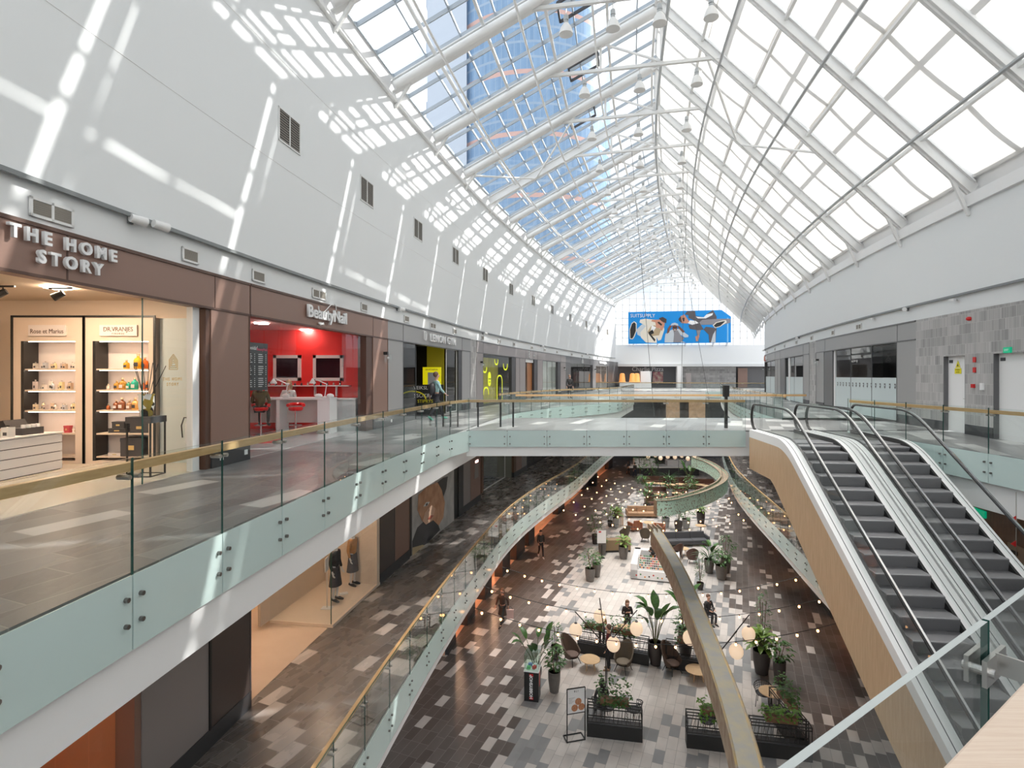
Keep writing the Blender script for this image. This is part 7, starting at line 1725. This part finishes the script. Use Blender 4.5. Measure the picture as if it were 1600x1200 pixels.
    if not bald:
        h = J['hd']; m = MB(); m.ball(h + Vector((0, -.042, .052)) * k, .107 * k, 14, sc=(.95, .98, 1.06))
        if longh: m.tube([h + Vector((0, -.07, .05)) * k, h + Vector((0, -.10, -.08)) * k, h + Vector((0, -.11, -.24)) * k], [.09 * k, .10 * k, .06 * k], 10)
        m.build('hair', mat('hair', hair, .6), t, smooth=True)
        m = MB()
        for s in (-1, 1): m.ball(h + Vector((s * .032, .098, .012)) * k, .011 * k, 6)
        m.build('eyes', M['black'], t); m = MB(); m.ball(h + Vector((0, .098, -.05)) * k, .02 * k, 8, sc=(1, .4, .35)); m.build('mouth', mat('lips', (.45, .14, .12), .5), t)
    return t
person(P(845, 871, Z0), R(190), 1.78, 'walk', 'person in black with white shoes walking beside the orange shops', shoe=(.8, .8, .8), hair=(.03, .02, .02))
person(P(785, 977, Z0), R(150), 1.76, 'walk', 'person with long brown hair and dark coat walking under the left gallery', top=(.07, .045, .035), leg=(.03, .03, .03), hair=(.22, .11, .06), longh=True, coat=True)
t = thing('shopping_bag', 'pale pink bag held low by the person in the dark coat', 'bag', P(790, 977, Z0) + Vector((.22, .02, .34))); m = MB(); m.hexa([(-.16, -.06, 0), (.16, -.06, 0), (.16, .06, 0), (-.16, .06, 0), (-.18, -.05, .42), (.18, -.05, .42), (.18, .05, .42), (-.18, .05, .42)]); m.build('bag_body', mat('pink_bag', (.62, .45, .42), .6), t); m = MB(); m.tube([(.1 * math.cos(a), 0, .42 + .14 * math.sin(a)) for a in [PI * i / 8 for i in range(9)]], .008, 5); m.build('handle', M['black'], t)
person(P(980, 996, Z0), R(180), 1.72, 'phone', 'woman with brown hair in black jacket looking down at her hands', top=(.03, .025, .025), leg=(.03, .03, .035), hair=(.20, .10, .05), longh=True)
person(P(951, 1047, Z0), R(70), 1.84, 'stand', 'man in dark red sweater standing by the left lamp tree', top=(.13, .02, .025), leg=(.02, .02, .025), hair=(.12, .07, .05), shoe=(.3, .2, .12))
person(P(940, 1012, Z0), R(200), 1.62, 'phone', 'person in mustard top behind the rear fence, left of the red sweater', top=(.35, .2, .06), hair=(.25, .13, .07))
person(P(982, 742, Z0), R(10), 1.72, 'walk', 'distant person in black coat walking away, left of two', coat=True, leg=(.5, .3, .22), hair=(.03, .02, .02), longh=True); person(P(992, 746, Z0), R(10), 1.75, 'walk', 'distant person in dark jacket and jeans, right of two', leg=(.03, .045, .08), hair=(.05, .03, .02))
person(P(1020, 893, Z0) + Vector((0, 0, .06)), R(120), 1.72, 'phone', 'kiosk seller in black behind the tiers of small goods', hair=(.45, .25, .12))
person(Vector((3.22, 19.75, Z0)), R(10), 1.72, 'sit', 'dark haired person in black seated behind the ivy fence', hair=(.02, .015, .015), longh=True, seat=.46)
person(P(1106, 972, Z0), R(200), 1.72, 'sit', 'person in black seated beside the very tall paddle plant', hair=(.15, .08, .05), seat=.46); woven(P(1106, 972, Z0), R(20), 'woven black chair under the person behind the beam')
person(Vector((-3.0, 21.9, 0)), R(-60), 1.84, 'walk', 'man in pale teal shirt walking past the gym entrance', top=(.35, .55, .55), leg=(.05, .05, .06), hair=(.15, .09, .06), shoe=(.1, .5, .35))
t = thing('backpack', 'dark backpack worn by the man in the teal shirt', 'bag', Vector((-3.15, 21.82, 1.0))); m = MB(); m.ball((0, 0, .22), .22, 12, sc=(.75, .75, 1.15)); m.build('pack_body', M['charcoal'], t, smooth=True); m = MB(); m.tube([(.1, .0, .42), (.22, .1, .35), (.2, .1, .1)], .02, 6); m.build('strap', M['black'], t)
person(PY(890, 626, 43), R(190), 1.78, 'stand', 'man in black jacket standing by the dark grey shops', hair=(.25, .18, .14)); bpy.data.objects['person.%03d' % 10 if 'person.010' in bpy.data.objects else 'person']
for o in list(COL.objects):
    if o.get('label') == 'man in black jacket standing by the dark grey shops': o.location.z = 0.0
person(Vector((-7.15, 17.75, .0)), R(180), 1.68, 'sit', 'masked woman in white working behind the nail desk', top=(.75, .75, .75), leg=(.05, .05, .05), hair=(.45, .28, .14), longh=True, seat=.72)
person(Vector((-7.35, 16.15, .0)), R(10), 1.7, 'sit', 'customer in patterned olive top on the red stool at the nail desk', top=(.10, .10, .05), leg=(.03, .03, .03), hair=(.10, .06, .04), longh=True, seat=.72)
for o in list(COL.objects):
    if o.get('label', '').startswith('masked woman'):
        m = MB(); m.ball((0, .125, 1.47), .055, 10, sc=(1, .6, .8)); m.build('face_mask', mat('mask_blue', (.6, .75, .85), .6), o)
MW = mat('mannequin_white', (.75, .74, .73), .35)
for x, y, tp, lg, lb in ((524, 938, (.03, .03, .035), (.05, .045, .055), 'white mannequin in black jacket and dark short skirt, leftmost in the window'), (551, 914, (.50, .26, .10), (.10, .10, .11), 'white mannequin in gold jacket and grey skirt'), (561, 905, (.04, .04, .045), (.09, .09, .10), 'white mannequin in dark jacket behind the gold one')):
    q = P(x, y, Z1 + .08); person(q, R(-105), 1.82, 'stand', lb, top=tp, leg=lg, skin=MW, nm='mannequin', skirt=True, bald=True)
q = P(511, 950, Z1 + .08); t = thing('price_stand', 'thin white stand with sign plate in the mannequin window', 'sign', q); m = MB(); m.bx(-.16, .16, -.12, .12, 0, .012); m.build('base', M['white2'], t); m = MB(); m.tube([(0, 0, 0), (0, 0, 1.15)], .012, 6); m.build('pole', M['whitem'], t); m = MB(); m.bx(-.02, .0, -.15, .15, 1.1, 1.5); m.build('sign_plate', M['white2'], t)
for i, (x, y) in enumerate(((537, 928), (564, 906))): q = P(x, y, Z1 + .08); m = MB(); m.box((q.x, q.y, q.z + .015), (.25, .16, .03), .5); tag(m.build('price_card', M['white2']), 'small white price card at the feet of the %s' % ('black dressed mannequin' if i == 0 else 'gold jacket mannequin'), 'card')
# ================================================================ groups of repeats
GRP = {'roof_frame': 'steel roof frames', 'roof_blind': 'fabric blinds under the right roof slope', 'high_bay_lamp': 'bell lamps hanging from the roof frames', 'air_vent': 'louvre vents along the walls',
       'floodlight': 'floodlights above the shops', 'wall_lantern': 'black wall lanterns', 'perfume_bottle': 'pale bottles in the left lit cabinet', 'fragrance_bottle': 'corked bottles in the right lit cabinet',
       'salon_bottle': 'bottles on the salon shelf', 'diffuser_bottle': 'diffuser bottles on the white counter', 'festoon_lights': 'strings of warm bulbs', 'planter_fence': 'black planter fences of the cafe',
       'flower_box': 'wooden plant boxes on the fences', 'potted_plant': 'potted plants around the cafe', 'lounge_chair': 'upholstered lounge chairs', 'woven_chair': 'woven black cafe chairs', 'round_table': 'round tables',
       'sofa': 'sofas and booths', 'lamp_tree': 'lamp trees with paper globes', 'glass_balustrade': 'glass railings', 'shopfront': 'shopfronts', 'sprinkler_pipe': 'pipes along the roof', 'person': 'people in the mall',
       'mannequin': 'mannequins in the window', 'light_garland': 'white light garlands', 'bar_stool': 'salon stools', 'escalator': 'pair of escalators'}
_cnt = {}
for o in COL.objects:
    if o.parent is None and o.get('category'): _cnt.setdefault(o.name.split('.')[0], []).append(o)
for nm_, obs in _cnt.items():
    if len(obs) < 2: continue
    for o in obs: o['group'] = GRP.get(nm_, nm_.replace('_', ' ') + 's')
